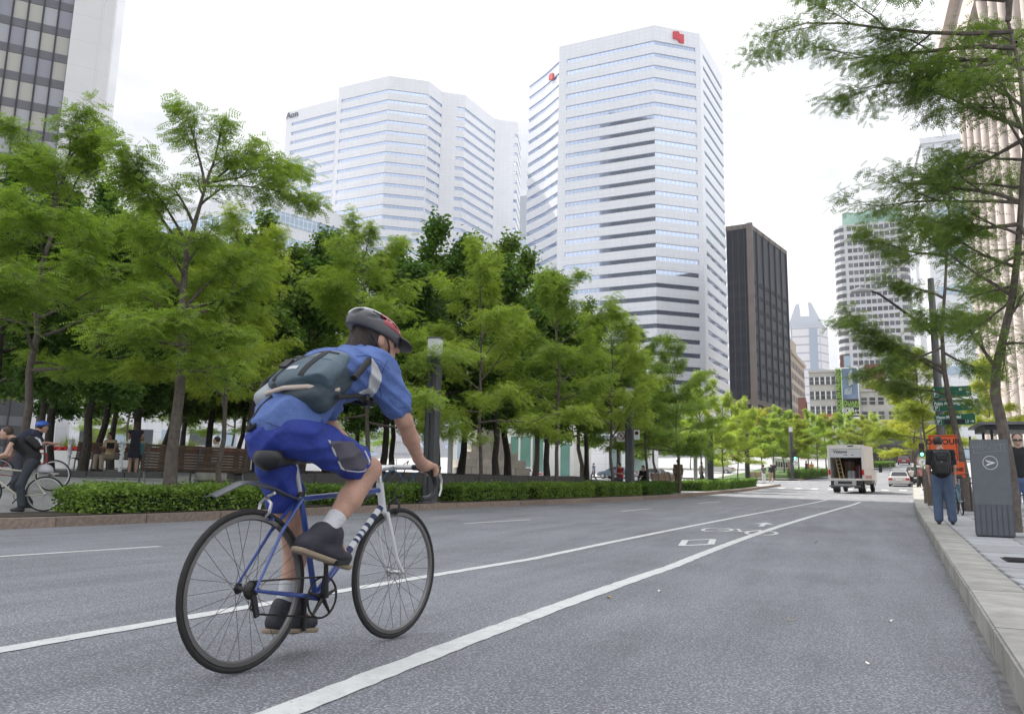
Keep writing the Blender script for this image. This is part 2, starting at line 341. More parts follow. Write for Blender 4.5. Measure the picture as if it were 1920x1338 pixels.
# painted markings
def pline(name, pix, w, n=60, dz=.004, label=None):
    P = [gnd(*p) for p in pix]; ys = [p[1] for p in P]; xs = [p[0] for p in P]
    yy = np.linspace(ys[0], ys[-1], n)
    # smooth interpolation
    co_ = np.polyfit(ys, xs, min(3, len(ys)-1)); fx = lambda y: float(np.polyval(co_, y))
    mb = MB()
    for i, y in enumerate(yy):
        x = fx(y); j1, j2 = random.uniform(-.006, .006), random.uniform(-.006, .006)
        mb.v += [(x-w/2+j1, float(y), gz(y)+dz), (x+w/2+j2, float(y), gz(y)+dz)]
        if i: b = 2*i; mb.f.append((b-2, b-1, b+1, b))
    return tag(mb.build(name, m_paint), kind='structure')
pline('lane_line', [(-700, 1345), (0, 1220), (500, 1130), (980, 1050), (1250, 996), (1440, 958), (1550, 937)], .125, 420)
pline('lane_line', [(230, 1440), (520, 1338), (1000, 1165), (1300, 1045), (1450, 989), (1590, 949), (1612, 941)], .14, 420)
for a, b in (((-200, 1056), (300, 1024)), ((870, 981), (995, 974)), ((1165, 958), (1222, 953)), ((1310, 943), (1350, 940))):
    pline('dash_line', [a, ((a[0]+b[0])/2, (a[1]+b[1])/2), b], .1, 8)
def flat(name, segs, dz=.004):       # polygons in ground pixels
    mb = MB()
    for poly in segs:
        P = [gnd(*p) for p in poly]; b = len(mb.v); mb.v += [(float(p[0]), float(p[1]), gz(p[1])+dz) for p in P]; mb.f.append(tuple(range(b, b+len(P))))
    return tag(mb.build(name, m_paint), kind='structure')
# diamond, bicycle symbol and arrow on the cycle lane, laid out on the ground plane
def gxy(px, py): p = gnd(px, py); return Vector((p[0], p[1], 0))
def stroke(mb, pts, w, closed=False):
    n = len(pts)
    for i in range(n if closed else n-1):
        a, b = pts[i], pts[(i+1) % n]; d = (b-a).normalized(); q = Vector((-d.y, d.x, 0))*w/2; e = d*w*.35
        k = len(mb.v)
        for p in (a-e-q, b+e-q, b+e+q, a-e+q): mb.v.append((p.x, p.y, gz(p.y)+.004+.0006*(i % 4)))
        mb.f.append((k, k+1, k+2, k+3))
mb = MB(); stroke(mb, [gxy(1278, 1023), gxy(1333, 1020), gxy(1337, 1011), gxy(1285, 1013)], .1, True); tag(mb.build('diamond_marking', m_paint), kind='structure')
A, B = gxy(1322, 994), gxy(1442, 1000)   # wheels run across the lane
mb = MB(); ax = (gxy(1440, 999)-gxy(1345, 993)); w1 = gxy(1345, 993); w2 = gxy(1428, 999)
def ring(c, r, ry): return [c+Vector((math.cos(a)*r, math.sin(a)*ry, 0)) for a in np.linspace(0, 2*math.pi, 17)[:-1]]
stroke(mb, ring(w1, .26, .62), .07, True); stroke(mb, ring(w2, .26, .62), .07, True)
md = (w1+w2)/2; stroke(mb, [w1, md+Vector((-.1, .75, 0)), md+Vector((.05, -.1, 0)), w1], .06); stroke(mb, [md+Vector((-.1, .75, 0)), w2+Vector((-.1, .9, 0)), w2], .06); stroke(mb, [md+Vector((.05, -.1, 0)), w2+Vector((-.1, .8, 0))], .06)
tag(mb.build('bicycle_marking', m_paint), kind='structure')
mb = MB(); c = gxy(1432, 983)
k = len(mb.v)
for dx, dy in ((-.05, -.75), (.05, -.75), (.05, .1), (.2, .1), (0, .8), (-.2, .1), (-.05, .1)): mb.v.append((c.x+dx, c.y+dy, gz(c.y+dy)+.004))
mb.f.append(tuple(range(7))); tag(mb.build('arrow_marking', m_paint), kind='structure')
# crosswalk bars in the sunlit crossing
for i in range(9):
    y = 68.; x = KL(y)+.8+i*1.25
    if x > KR(y)-.6: break
    mb = MB(); mb.v = [(x, y-1.6, gz(y-1.6)+.005), (x+.5, y-1.6, gz(y-1.6)+.005), (x+.6, y+1.6, gz(y+1.6)+.008), (x+.1, y+1.6, gz(y+1.6)+.008)]; mb.f = [(0, 1, 2, 3)]
    tag(mb.build('crossing_bar', mat('faded_paint', (.42, .42, .41), .8, var=.3, vs=6)), kind='structure')
# litter
m_lit = mat('paper_scrap', (.75, .74, .68), .8); m_lf = mat('dry_leaf', (.4, .28, .1), .7)
for px, py, mm, lab in ((1630, 1247, m_lit, 'white scrap of paper on the asphalt in the right foreground'), (1483, 1164, m_lf, 'brown dry leaf lying on the asphalt in front of the kerb'), (1237, 1110, m_lit, 'tiny white scrap just right of the bicycle lane line'), (1870, 1216, m_lit, 'pale scrap in the gutter beside the right kerb'), (1142, 1122, m_lf, 'small dry leaf lying on the right bicycle lane line'), (1669, 1166, m_lit, 'tiny pale scrap on the asphalt between leaf and kerb')):
    p = gnd(px, py); mb = MB(); s_ = .018 if mm is m_lit else .024
    mb.v = [(-s_, -s_*.5, .012), (0, -s_*.7, .004), (s_, -s_*.3, .014), (s_*.8, s_*.6, .01), (0, s_*.5, .003), (-s_*.9, s_*.5, .016)]; mb.f = [(0, 1, 4, 5), (1, 2, 3, 4)]
    o = mb.build('leaf_scrap' if mm is m_lf else 'paper_scrap', mm, None); o.location = (p[0], p[1], gz(p[1])+.003); o.rotation_euler[2] = px
    tag(o, lab, 'leaf' if mm is m_lf else 'litter')
# ------------------------------------------------------------------ buildings
def extr(name, poly, z0, z1, m, parent, cap=True, roofm=None):
    """vertical prism with uv = metres along the wall, metres of height"""
    bm = bmesh.new(); uvl = bm.loops.layers.uv.new('UVMap'); n = len(poly)
    lo = [bm.verts.new((x, y, z0)) for x, y in poly]; hi = [bm.verts.new((x, y, z1)) for x, y in poly]; u = 0.
    for i in range(n):
        j = (i+1) % n; ln = math.hypot(poly[j][0]-poly[i][0], poly[j][1]-poly[i][1])
        f = bm.faces.new((lo[i], lo[j], hi[j], hi[i]))
        for lp, q in zip(f.loops, ((0, z0), (ln, z0), (ln, z1), (0, z1))): lp[uvl].uv = q
    if cap: bm.faces.new(hi); bm.faces.new(list(reversed(lo)))
    bmesh.ops.recalc_face_normals(bm, faces=bm.faces); me = bpy.data.meshes.new(name); bm.to_mesh(me); bm.free(); me.materials.append(m)
    return link(bpy.data.objects.new(name, me), parent)
def grow(poly, d):
    """offset a polygon outwards by d (either winding)"""
    n = len(poly); A = sum(poly[i][0]*poly[(i+1) % n][1]-poly[(i+1) % n][0]*poly[i][1] for i in range(n)); s = 1 if A > 0 else -1; outp = []
    for i in range(n):
        p0, p1, p2 = [Vector(poly[k % n]) for k in (i-1, i, i+1)]
        a = (p1-p0).normalized(); b = (p2-p1).normalized(); na = Vector((a.y, -a.x))*s; nb = Vector((b.y, -b.x))*s
        k = (na+nb); k = k/max(.3, 1+na.dot(nb)); outp.append(tuple(p1+k*d))
    return outp
def foot(pix, Z):
    o = []
    for p in pix:
        d = ray(*p); t = (Z-CAM[2])/d[2]; q = CAM+d*t; o.append((float(q[0]), float(q[1])))
    return o
def mirror(name, col, line, sx, sz, wid, rough=.04, metal=.85):
    return gridmat(name, col, line, sx, sz, wid, rough, .02, metal)
m_wpan = gridmat('white_panels', (.72, .74, .78), (.56, .58, .63), 1.9, 1.3, .06, .3, .03)
m_wpan2 = gridmat('warm_white_panels', (.73, .74, .765), (.58, .59, .64), 1.9, 1.3, .06, .3, .03)
m_mir = mirror('mirror_glazing', (.5, .58, .74), (.75, .77, .8), 1.45, 500, .12)
m_dark = mat('dark_glass', (.02, .024, .03), .08, 0, spec=.6)
m_roof = mat('roof_grey', (.4, .4, .4), .8)
# --- striped office towers
def striped(name, label, pix, Z, back, first_py, corner_px, spacing_px, frac, mw, group, zb=8., corner_pier=()):
    P = foot(pix, Z); root = thing(name, label, 'building', (0, 0, 0), 0, group)
    poly = P+back(P)
    cx, cy = P[corner_px[2]]; z1 = zat(corner_px[0], first_py, cx, cy); z2 = zat(corner_px[0], first_py+spacing_px, cx, cy); fh = z1-z2
    extr('glazing', poly, zb, Z-1.5, m_mir, root)
    outer = grow(poly, .3); z = Z; extr('parapet', outer, z1, Z, mw, root)
    k = 0; wh = fh*frac
    while z1-k*fh-wh > zb+2:
        zt = z1-k*fh-wh; zbm = max(zb, z1-(k+1)*fh); extr('spandrel', outer, zbm, zt, mw, root); k += 1
    for i, w in corner_pier:          # solid white strip next to a corner: i = edge index, w from start(+)/end(-)
        a, b = Vector(outer[i]), Vector(outer[(i+1) % len(outer)]); d = (b-a).normalized(); q = Vector((-d.y, d.x))
        s0 = a if w > 0 else b+d*w
        if q.dot(Vector((cx, cy))-Vector((np.mean([p[0] for p in poly]), np.mean([p[1] for p in poly])))) < 0: q = -q
        ww = abs(w); c = s0+d*ww/2-q*.28; 
        extr('pier', [tuple(s0+q*.02), tuple(s0+d*ww+q*.02), tuple(s0+d*ww-q*.5), tuple(s0-q*.5)], zb, z1+.5, mw, root)
    return root, P, outer, fh, z1
def back_bank(P): return [(P[-1][0]-6, P[-1][1]+16), (P[0][0]+10, P[-1][1]+16), (P[0][0]-8, P[0][1]+6)]
Zb = zat(1226, 48, xat(1200, 225), 225)
bank, PB, OB, fhb, zb1 = striped('office_tower', 'tall white striped office tower with red flag emblem near its roofline', [(1024, 113), (1050, 88), (1226, 48), (1310, 64), (1352, 140)], Zb, back_bank, 77, (1226, 0, 2), 22.7, .34, m_wpan, None,
    corner_pier=((1, 2.6), (2, -1.6), (3, 3.2)))
# red emblem on the chamfer
a, b = Vector((*OB[2], 0)), Vector((*OB[3], 0)); d = (b-a).normalized(); q = Vector((d.y, -d.x, 0))
ang = math.atan2(d.y, d.x); ln = (b-a).length
def emblem(parent, c, ang, s, m):
    mb = MB(); mb.slab([(-.5*s, .42*s), (.0, .5*s), (.12*s, .28*s), (.5*s, .3*s), (.5*s, -.5*s), (.1*s, -.5*s), (-.05*s, -.25*s), (-.5*s, -.22*s)], -.25, .25)
    return mb.build('emblem', m, parent, loc=c, rot=(0, 0, ang))
m_red = mat('emblem_red', (.55, .03, .05), .4)
emblem(bank, a+d*ln*.52+q*.3+Vector((0, 0, zat(1269, 71, *(a+d*ln*.52).xy))), ang, 3.6, m_red)
a2, b2 = Vector((*OB[0], 0)), Vector((*OB[1], 0)); d2 = (b2-a2).normalized(); c2 = a2+d2*(b2-a2).length*.5
emblem(bank, c2+Vector((d2.y, -d2.x, 0))*.3+Vector((0, 0, Zb-8.5)), math.atan2(d2.y, d2.x), 2.6, m_red)
Zc = zat(730, 143, xat(760, 235), 235)
def back_c(P): return [(P[-1][0]-4, P[-1][1]+14), (P[0][0]+4, P[-1][1]+14), (P[0][0]-1, P[0][1]+18)]
cplx, PC, OC, fhc, zc1 = striped('office_block', 'broad white striped office block with stepped corners and dark lettering', [(540, 211), (634, 186), (637, 165), (730, 143), (804, 153), (829, 173), (872, 179), (928, 224), (970, 230)], Zc, back_c, 168, (730, 0, 3), 19.2, .33, m_wpan2, None,
    corner_pier=((0, 3.), (2, 1.5), (5, 5.5), (7, 8.), (4, .5)))
a, b = Vector((*OC[0], 0)), Vector((*OC[1], 0)); d = (b-a).normalized(); q = Vector((d.y, -d.x, 0)); c = a+d*3.2
text('lettering', 'Aon', 3.6, mat('sign_dark', (.05, .06, .09), .5), cplx, c+q*.35+Vector((0, 0, zat(553, 217, c.x, c.y))), (math.pi/2, 0, math.atan2(d.y, d.x)), .05, bold=.05)
MB().tube([(PC[5][0], PC[5][1]+8, Zc), (PC[5][0], PC[5][1]+8, Zc+1.5), (PC[5][0]-6, PC[5][1]+8, Zc+3.2)], .16, 6).build('roof_crane', m_roof, cplx)
# --- dark curtain wall tower at the left (casts the shade over the near street)
m_bpan = gridmat('pale_pilaster', (.62, .62, .63), (.5, .5, .52), 3.3, 3.7, .05, .5, .03)
m_mull = mat('dark_mullion', (.05, .045, .055), .4, .5); m_span = mat('bronze_spandrel', (.12, .12, .135), .35, .2, var=.1, vs=.3)
bx = thing('curtain_wall_tower', 'dark glass curtain wall tower with pale corner pilaster at far left', 'building')
dB = 115.; vx, vy = ray(112, 925)[:2]/np.linalg.norm(ray(112, 925)[:2]); Cn = Vector((vx*dB, vy*dB)); fu = Vector((-.68, -.733)); fv = Vector((-.733, .68)); TB = 190.
pw = 4.8
corner = [tuple(Cn+fu*1.2), tuple(Cn+fv*1.2), tuple(Cn+fv*pw), tuple(Cn+fu*pw+fv*pw), tuple(Cn+fu*pw)]
extr('corner_pilaster', corner, 0, TB, m_bpan, bx)
o_ = Cn+fu*(pw+.02)+fv*.8; far = 46.
core = [tuple(o_), tuple(o_+fu*far), tuple(o_+fu*far+fv*8), tuple(Cn+fv*30+fu*14), tuple(Cn+fv*30+fu*pw), tuple(Cn+fu*pw+fv*pw)]
extr('side_glazing', [tuple(Cn+fv*pw+fu*.3), tuple(Cn+fv*30+fu*.3), tuple(Cn+fv*30+fu*(pw-.05)), tuple(Cn+fv*pw+fu*(pw-.05))], 0, TB-1, m_dark, bx)
extr('glazing', [tuple(p) for p in core], 0, TB-1, m_dark, bx)
fhB, cwB = 3.72, 1.72; nB = Vector((fu.y, -fu.x)); nB = nB if nB.dot(-Cn) > 0 else -nB
rotB = math.atan2(fu.y, fu.x)
nfl = int(TB/fhB); ncol = int(far/cwB)
sp_me = MB().box((far/2, 0, 0), (far, .16, 1.15)).mesh('spandrel', m_span)
for k in range(nfl): inst('spandrel', sp_me, bx, (o_.x+nB.x*.04, o_.y+nB.y*.04, .6+k*fhB), (0, 0, rotB))
mu_me = MB().box((0, 0, TB/2), (.16, .34, TB)).mesh('mullion', m_mull)
for k in range(ncol+1): p = o_+fu*(k*cwB)+nB*.14; inst('mullion', mu_me, bx, (p.x, p.y, 0), (0, 0, rotB))
pm_ = [MB().box((0, 0, 0), (cwB-.2, .06, fhB-1.2)).mesh('window_pane', mat('bourse_pane%d' % i, c, r, 0, spec=.7)) for i, (c, r) in enumerate((((.3, .31, .34), .12), ((.37, .365, .33), .15), ((.22, .225, .27), .1), ((.33, .34, .36), .12)))]
random.seed(5)
cnt = 0
for k in range(nfl):
    for c in range(ncol):
        p = o_+fu*((c+.5)*cwB)+nB*.03; z = .6+k*fhB+fhB/2; u, v = proj((p.x, p.y, z))
        if -25 < u < 200 and -30 < v < 520 and cnt < 290:
            inst('window_pane', random.choice(pm_), bx, (p.x, p.y, z), (0, 0, rotB)); cnt += 1
# --- brown and dark tower
m_brib = mat('brown_stone', (.13, .11, .1), .7, var=.15, vs=.4); m_bdk = mat('dark_bronze_glass', (.012, .016, .028), .3, 0, spec=.15); m_bsp = mat('dark_spandrel', (.022, .026, .036), .6, 0., spec=.12)
Zr = zat(1405, 419, xat(1425, 205), 205); PRm = foot([(1362, 425), (1405, 419), (1473, 470)], Zr)
br = thing('brown_tower', 'dark brown ribbed office tower beside the white striped one', 'building')
polr = PRm+[(PRm[0][0], PRm[2][1])]; zg = 7.
extr('glazing', polr, zg, Zr-.5, m_bdk, br); fhr = 3.55
og = grow(polr, .18); extr('top_band', og, Zr-1.2, Zr, m_brib, br)
k = 0
while Zr-12-(k+1)*fhr > zg+16:
    z = Zr-12-(k+1)*fhr; extr('spandrel', grow(polr, .1), z, z+1.1, m_bsp, br); k += 1
extr('belt_course', grow(polr, .6), z-2.6, z-1.4, m_brib, br); extr('belt_course', grow(polr, .5), zg+3, zg+4, m_brib, br)
def ribs(a, b, n, w, dep, skip=()):
    a, b = Vector(a), Vector(b); d = (b-a); an = math.atan2(d.y, d.x); me = MB().box((0, 0, (Zr-zg)/2), (w, dep, Zr-zg)).mesh('rib', mat('dark_rib', (.06, .056, .058), .7, spec=.15))
    for i in range(n+1): p = a+d*i/n; inst('rib', me, br, (p.x, p.y, zg), (0, 0, an))
ribs(polr[0], polr[1], 4, .16, .4); ribs(polr[1], polr[2], 6, .45, .5)
cw = MB().box((0, 0, (Zr-zg)/2), (1.5, 1.5, Zr-zg)).mesh('corner_column', m_brib); inst('corner_column', cw, br, (polr[1][0], polr[1][1], zg))
# --- pale concrete tower with square windows and a green top
m_conc = mat('pale_concrete', (.5, .5, .515), .7, var=.06, vs=.3); m_win = mat('grey_window', (.07, .075, .09), .1, 0, spec=.7, objvar=.6); m_green = mat('copper_green', (.33, .5, .42), .6, var=.1, vs=.2)
ct = thing('concrete_tower', 'pale concrete tower of square windows with a green roof storey', 'building')
Yc = 385.; xl, xr = xat(1566, Yc), xat(1712, Yc); zt = zat(1600, 420, xat(1620, Yc), Yc); zb_ = 10.
xl = atY(1562, 420, Yc)[0]; xr = atY(1712, 560, Yc)[0]
r_ = 5.
def rnd(x0, x1, y0, y1, r): 
    P = []
    for cx, cy, a0 in ((x0+r, y0+r, 180), (x1-r, y0+r, 270), (x1-r, y1-r, 0), (x0+r, y1-r, 90)):
        for a in (0, 30, 60, 90): P.append((cx+r*math.cos(R_(a0+a)), cy+r*math.sin(R_(a0+a))))
    return P
extr('wall', rnd(xl, xr, Yc, Yc+42, r_), zb_, zt, m_conc, ct)
rw_, cw_ = (zat(1600, 420, xl+8, Yc)-zat(1600, 700, xl+8, Yc))/20., (xr-xl-2*r_-1)/9.
wme = MB().box((0, 0, 0), (1.85, .5, 1.95)).mesh('window', m_win); cme = MB().box((0, 0, 0), (4.6, 4.6, 1.9)).mesh('corner_window', m_win); sme = MB().box((0, 0, 0), (.5, 1.9, 1.9)).mesh('window', m_win)
fr_me = MB().box((0, 0, 0), (.12, .3, 60)).mesh('joint', m_conc)
nrow = int((zt-zb_)/rw_)
def arcwin(cx, cy, a0, name):
    mb = MB(); A = [R_(a0+t) for t in (8, 30, 60, 82)]
    P = [(cx+(r_+.06)*math.cos(a), cy+(r_+.06)*math.sin(a)) for a in A]; Q = [(cx+(r_-.4)*math.cos(a), cy+(r_-.4)*math.sin(a)) for a in A]
    mb.prism(P+Q[::-1], -.95, .95); return mb.mesh(name, m_win)
al = arcwin(xl+r_, Yc+r_, 180, 'corner_window'); ar = arcwin(xr-r_, Yc+r_, 270, 'corner_window')
for r in range(nrow-1):
    z = zt-2.2-r*rw_
    if z < zb_+22: break
    for c in range(9): inst('window', wme, ct, (xl+r_+.5+(c+.5)*cw_, Yc+.2, z))
    inst('corner_window', al, ct, (0, 0, z)); inst('corner_window', ar, ct, (0, 0, z))
    if r > 3: inst('side_window_band', sme, ct, (xr-.2, Yc+22, z), sc=(1, 14, 1))
extr('roof_storey', [(xl+4, Yc+3), (xr-2, Yc+3), (xr-2, Yc+36), (xl+4, Yc+36)], zt, zt+6.5, m_green, ct); extr('roof_screen', [(xl+11, Yc+2), (xl+25, Yc+2), (xl+25, Yc+8), (xl+11, Yc+8)], zt+.6, zt+5.2, mat('copper_green_dark', (.22, .36, .3), .6), ct)
# --- far twin peaked tower
m_far = gridmat('far_pink_panels', (.62, .6, .63), (.33, .34, .4), 900, 7.6, 1.3, .5, .03); m_fgl = mat('far_blue_glass', (.3, .36, .45), .3, .3)
Yt = 760.; tw = thing('twin_peaked_tower', 'distant pale tower with two pointed gables on its roof', 'building')
x0, x1 = xat(1478, Yt), xat(1566, Yt); z0 = zat(1520, 612, x0+20, Yt); zp = zat(1520, 566, x0+20, Yt)
ch = 7.
extr('wall', [(x0, Yt+14), (x0+ch, Yt), (x1-ch, Yt), (x1, Yt+14), (x1, Yt+44), (x0, Yt+44)], 10, z0, m_far, tw)
mb = MB(); xm = (x0+x1)/2; mb.slab([(x0+4, z0), (x0+12, zp-1), (x0+15, zp), (xm-4, zp-12), (xm+4, zp-12), (x1-16, zp+1), (x1-13, zp), (x1-3, z0)], Yt+4, Yt+40); mb.build('gabled_roof', mat('far_roof', (.45, .49, .55), .5), tw)
extr('glass_strip', [(x1-16, Yt-.6), (x1-9, Yt-.6), (x1-9, Yt+1), (x1-16, Yt+1)], 10, z0-2, m_fgl, tw); extr('glass_corner', [(x0-.4, Yt+13), (x0+ch*.8, Yt-.4), (x0+ch*.8, Yt+6), (x0, Yt+16)], 10, z0-18, m_fgl, tw)
# --- beige stone block between the towers
m_beige = mat('beige_stone', (.42, .35, .28), .8, var=.1, vs=.3); m_bw = mat('brown_window', (.13, .1, .085), .3)
bg_ = thing('stone_block', 'beige stone building squeezed behind the dark brown tower', 'building'); Yg = 262.
Pg = [(xat(1476, Yg), Yg), (xat(1492, Yg), Yg), (xat(1517, Yg+32), Yg+32), (xat(1476, Yg), Yg+32)]; zgt = zat(1490, 662, Pg[1][0], Yg)
extr('wall', Pg, 8, zgt, m_beige, bg_); extr('cornice', grow(Pg, .6), zgt, zgt+1.2, m_beige, bg_); extr('upper_storey', [(Pg[0][0], Yg+3), (Pg[1][0]-1, Yg+3), (Pg[1][0]+1, Yg+20), (Pg[0][0], Yg+20)], zgt+1.2, zgt+6.5, m_beige, bg_)
a, b = Vector(Pg[1]), Vector(Pg[2]); d = (b-a).normalized(); an = math.atan2(d.y, d.x); wm_ = MB().box((0, 0, 0), (1.5, .3, 2.1)).mesh('window', m_bw)
for r in range(10):
    for c in range(9):
        p = a+d*(2.2+c*3.5); inst('window', wm_, bg_, (p.x, p.y, zgt-3-r*3.6), (0, 0, an))
# --- low grey block with the tall billboard
m_lg = mat('grey_stucco', (.43, .42, .39), .85, var=.1, vs=.5); m_wf = mat('white_frame', (.72, .72, .7), .6); m_lw = mat('low_window', (.05, .06, .065), .15, 0, spec=.6, objvar=.5)
lb = thing('low_office', 'low grey four storey building carrying the tall condominium billboard', 'building'); Yl = 176.
X = lambda px, py=740: float(atY(px, py, Yl)[0]); Z = lambda py, px=1565: float(atY(px, py, Yl)[2])
extr('wall', [(X(1518), Yl), (X(1612), Yl), (X(1612), Yl+14), (X(1518), Yl+14)], 5, Z(694), m_lg, lb)
extr('cornice', [(X(1517), Yl-.3), (X(1613), Yl-.3), (X(1613), Yl), (X(1517), Yl)], Z(697), Z(693), m_lg, lb)
extr('wing_wall', [(X(1612)+.01, Yl+.4), (X(1720), Yl+.4), (X(1720), Yl+14), (X(1612)+.01, Yl+14)], 5, Z(732), m_lg, lb); extr('wing_cornice', [(X(1612)+.02, Yl+.1), (X(1720), Yl+.1), (X(1720), Yl+.4), (X(1612)+.02, Yl+.4)], Z(735), Z(731), m_lg, lb)
def win(pa, px0, px1, py0, py1, y, mm, frame=True):
    w, h = X(px1)-X(px0), Z(py0)-Z(py1); o = MB().box((0, 0, 0), (w, .16, h)).build('window', mm, pa, loc=((X(px0)+X(px1))/2, y, (Z(py0)+Z(py1))/2))
    if frame: MB().box((w/2+.12, -.1, 0), (.24, .3, h)).build('frame', m_wf, o)
    MB().box((0, -.09, 0), (w, .05, .07)).build('glazing_bar', m_wf if not frame else m_lg, o)
for py0, py1 in ((706, 720), (733, 748), (761, 776), (789, 804)):
    for k, px in enumerate((1519, 1529, 1539.5, 1550, 1560)): win(lb, px, px+7.6, py0, py1, Yl-.05, m_lw)
    if py0 > 780:
        for px in (1572, 1584, 1595): win(lb, px, px+8, py0, py1, Yl-.05, m_lw)
for py0, py1 in ((746, 759), (772, 786)):
    for px in (1614.5, 1630, 1646, 1665, 1680): win(lb, px, px+10.5, py0, py1, Yl+.36, m_lw, False)
bb_ = thing('billboard', 'tall dark blue and green condominium billboard on the grey building', 'billboard', (0, 0, 0))
m_bk = mat('board_black', (.012, .014, .012), .5); m_lime = mat('board_lime', (.28, .5, .06), .5); m_wh = mat('board_white', (.75, .77, .76), .6); m_sky = mat('board_blue', (.07, .12, .22), .5, col2=(.2, .27, .36), vs=.25); m_bt = mat('board_tower', (.5, .52, .5), .6)
def brd(nm, px0, px1, py0, py1, y, mm, t=.1): return MB().bb(X(px0), X(px1), y-t, y, Z(py1), Z(py0)).build(nm, mm, bb_)
brd('panel', 1567.5, 1611, 690, 786, Yl-.31, m_wh, .2); brd('side_strip', 1568, 1577.5, 693, 785.5, Yl-.52, m_bk, .05); brd('green_strip', 1577.5, 1579, 693, 785.5, Yl-.52, m_lime, .05); brd('picture', 1580, 1609, 692, 749, Yl-.52, m_sky, .05); brd('lower_panel', 1580, 1609.5, 749, 782, Yl-.52, m_bk, .05)
mb = MB(); mb.slab([(X(1592), Z(724)), (X(1600), Z(722)), (X(1600), Z(700)), (X(1598), Z(695)), (X(1592.5), Z(702))], Yl-.66, Yl-.57); mb.build('tower_picture', m_bt, bb_)
mb = MB(); mb.slab([(X(1583), Z(741)), (X(1597), Z(740)), (X(1598), Z(726)), (X(1584), Z(731))], Yl-.64, Yl-.57); mb.build('podium_picture', mat('board_grey', (.28, .33, .38), .6), bb_)
text('lettering', 'CONDOS EN PRÉ-VENTE', 1.12, m_lime, bb_, (X(1572.8), Yl-.6, (Z(694)+Z(784))/2), (math.pi/2, -math.pi/2, 0), .01, sx=.86, bold=.012)
for s, px, py, sz, mm in (('Le', 1584, 752, .55, m_lime), ('SQUARE', 1594, 756.5, .98, m_lime), ('VICTORIA', 1594, 762.5, .84, m_lime), ('SURFACE', 1589.5, 766.5, .45, m_wh), ('250 000 p.c.', 1593.5, 770, .72, m_wh), ('CONDOS', 1589.5, 773.7, .45, m_wh), ('115 unités', 1593, 777.5, .74, m_wh)):
    text('lettering', s, sz, mm, bb_, (X(px), Yl-.6, Z(py)), (math.pi/2, 0, 0), .01, bold=.008)
rs = thing('shop_sign', 'small red sign with white script on the low grey building', 'sign'); MB().bb(X(1533.5), X(1556), Yl-.25, Yl-.02, Z(787), Z(777)).build('panel', mat('sign_red', (.5, .012, .03), .5), rs)
text('lettering', 'L\'Intermède', .72, m_wh, rs, (X(1545), Yl-.28, Z(783)), (math.pi/2, 0, 0), .01, bold=.01)
# glassy rooftop block and brick block behind
gb = thing('glass_block', 'small glass and brick rooftop building behind the billboard', 'building'); Yq = 215.
xx = lambda px: xat(px, Yq); zz = lambda py: float(atY(1620, py, Yq)[2]); m_bkk = mat('red_brick', (.2, .085, .07), .85, var=.2, vs=3)
extr('brick_wall', [(xx(1588), Yq), (xx(1594), Yq), (xx(1594), Yq+10), (xx(1588), Yq+10)], 10, zz(664), m_bkk, gb); extr('glass_bay', [(xx(1594), Yq-.2), (xx(1607), Yq-.2), (xx(1607), Yq+10), (xx(1594), Yq+10)], 10, zz(666), mat('pale_glass', (.4, .5, .58), .1, .6), gb)
extr('glass_wall', [(xx(1607), Yq+1), (xx(1634), Yq+1), (xx(1634), Yq+10), (xx(1607), Yq+10)], 10, zz(690), MATS['pale_glass'], gb); extr('brick_tower', [(xx(1634), Yq), (xx(1672), Yq), (xx(1672), Yq+10), (xx(1634), Yq+10)], 10, zz(683), m_bkk, gb)
mb = MB().box((0, 0, 0), (.5, .2, 9)).mesh('pilaster', m_lg)
for px in (1611, 1616, 1621, 1626): inst('pilaster', mb, gb, (xx(px), Yq+.85, zz(725)))
bk = thing('brick_house', 'narrow dark red brick wall left of the low grey building', 'building'); extr('wall', [(xat(1503, 178), 178), (xat(1517.6, 178), 178), (xat(1517.6, 178), 190), (xat(1503, 178), 190)], 5, float(atY(1510, 745, 178)[2]), m_bkk, bk); extr('coping', [(xat(1502.5, 178), 177.8), (xat(1517.5, 178), 177.8), (xat(1517.5, 178), 190), (xat(1502.5, 178), 190)], float(atY(1510, 745, 178)[2]), float(atY(1510, 743.5, 178)[2]), m_lg, bk)
# dark stone building at the far end of the street
ds = thing('stone_garage', 'dark grey stone building with openings at the far end of street', 'building'); Yd = 158.
m_ds = mat('dark_stone', (.17, .16, .15), .85, var=.15, vs=.8); x0, x1 = xat(1620, Yd), xat(1800, Yd)
extr('wall', [(x0, Yd), (x1, Yd), (x1, Yd+12), (x0, Yd+12)], 5, float(atY(1690, 795, Yd)[2]), m_ds, ds); extr('cornice', [(x0, Yd-.4), (x1, Yd-.4), (x1, Yd), (x0, Yd)], float(atY(1690, 797, Yd)[2]), float(atY(1690, 793, Yd)[2]), m_ds, ds)
zf = lambda py: float(atY(1690, py, Yd)[2])
wd = MB().box((0, 0, 0), (1.5, .3, 2.4)).mesh('window', m_lw)
for r, py in enumerate((812, 832)):
    for px in range(1630, 1790, 22): inst('window', wd, ds, (xat(px, Yd), Yd-.03, zf(py)))
for px in (1650, 1690, 1735): MB().box((0, 0, 0), (3.4, .3, 3.)).build('garage_opening', m_dark, ds, loc=(xat(px, Yd), Yd-.05, gz(Yd)+1.6))
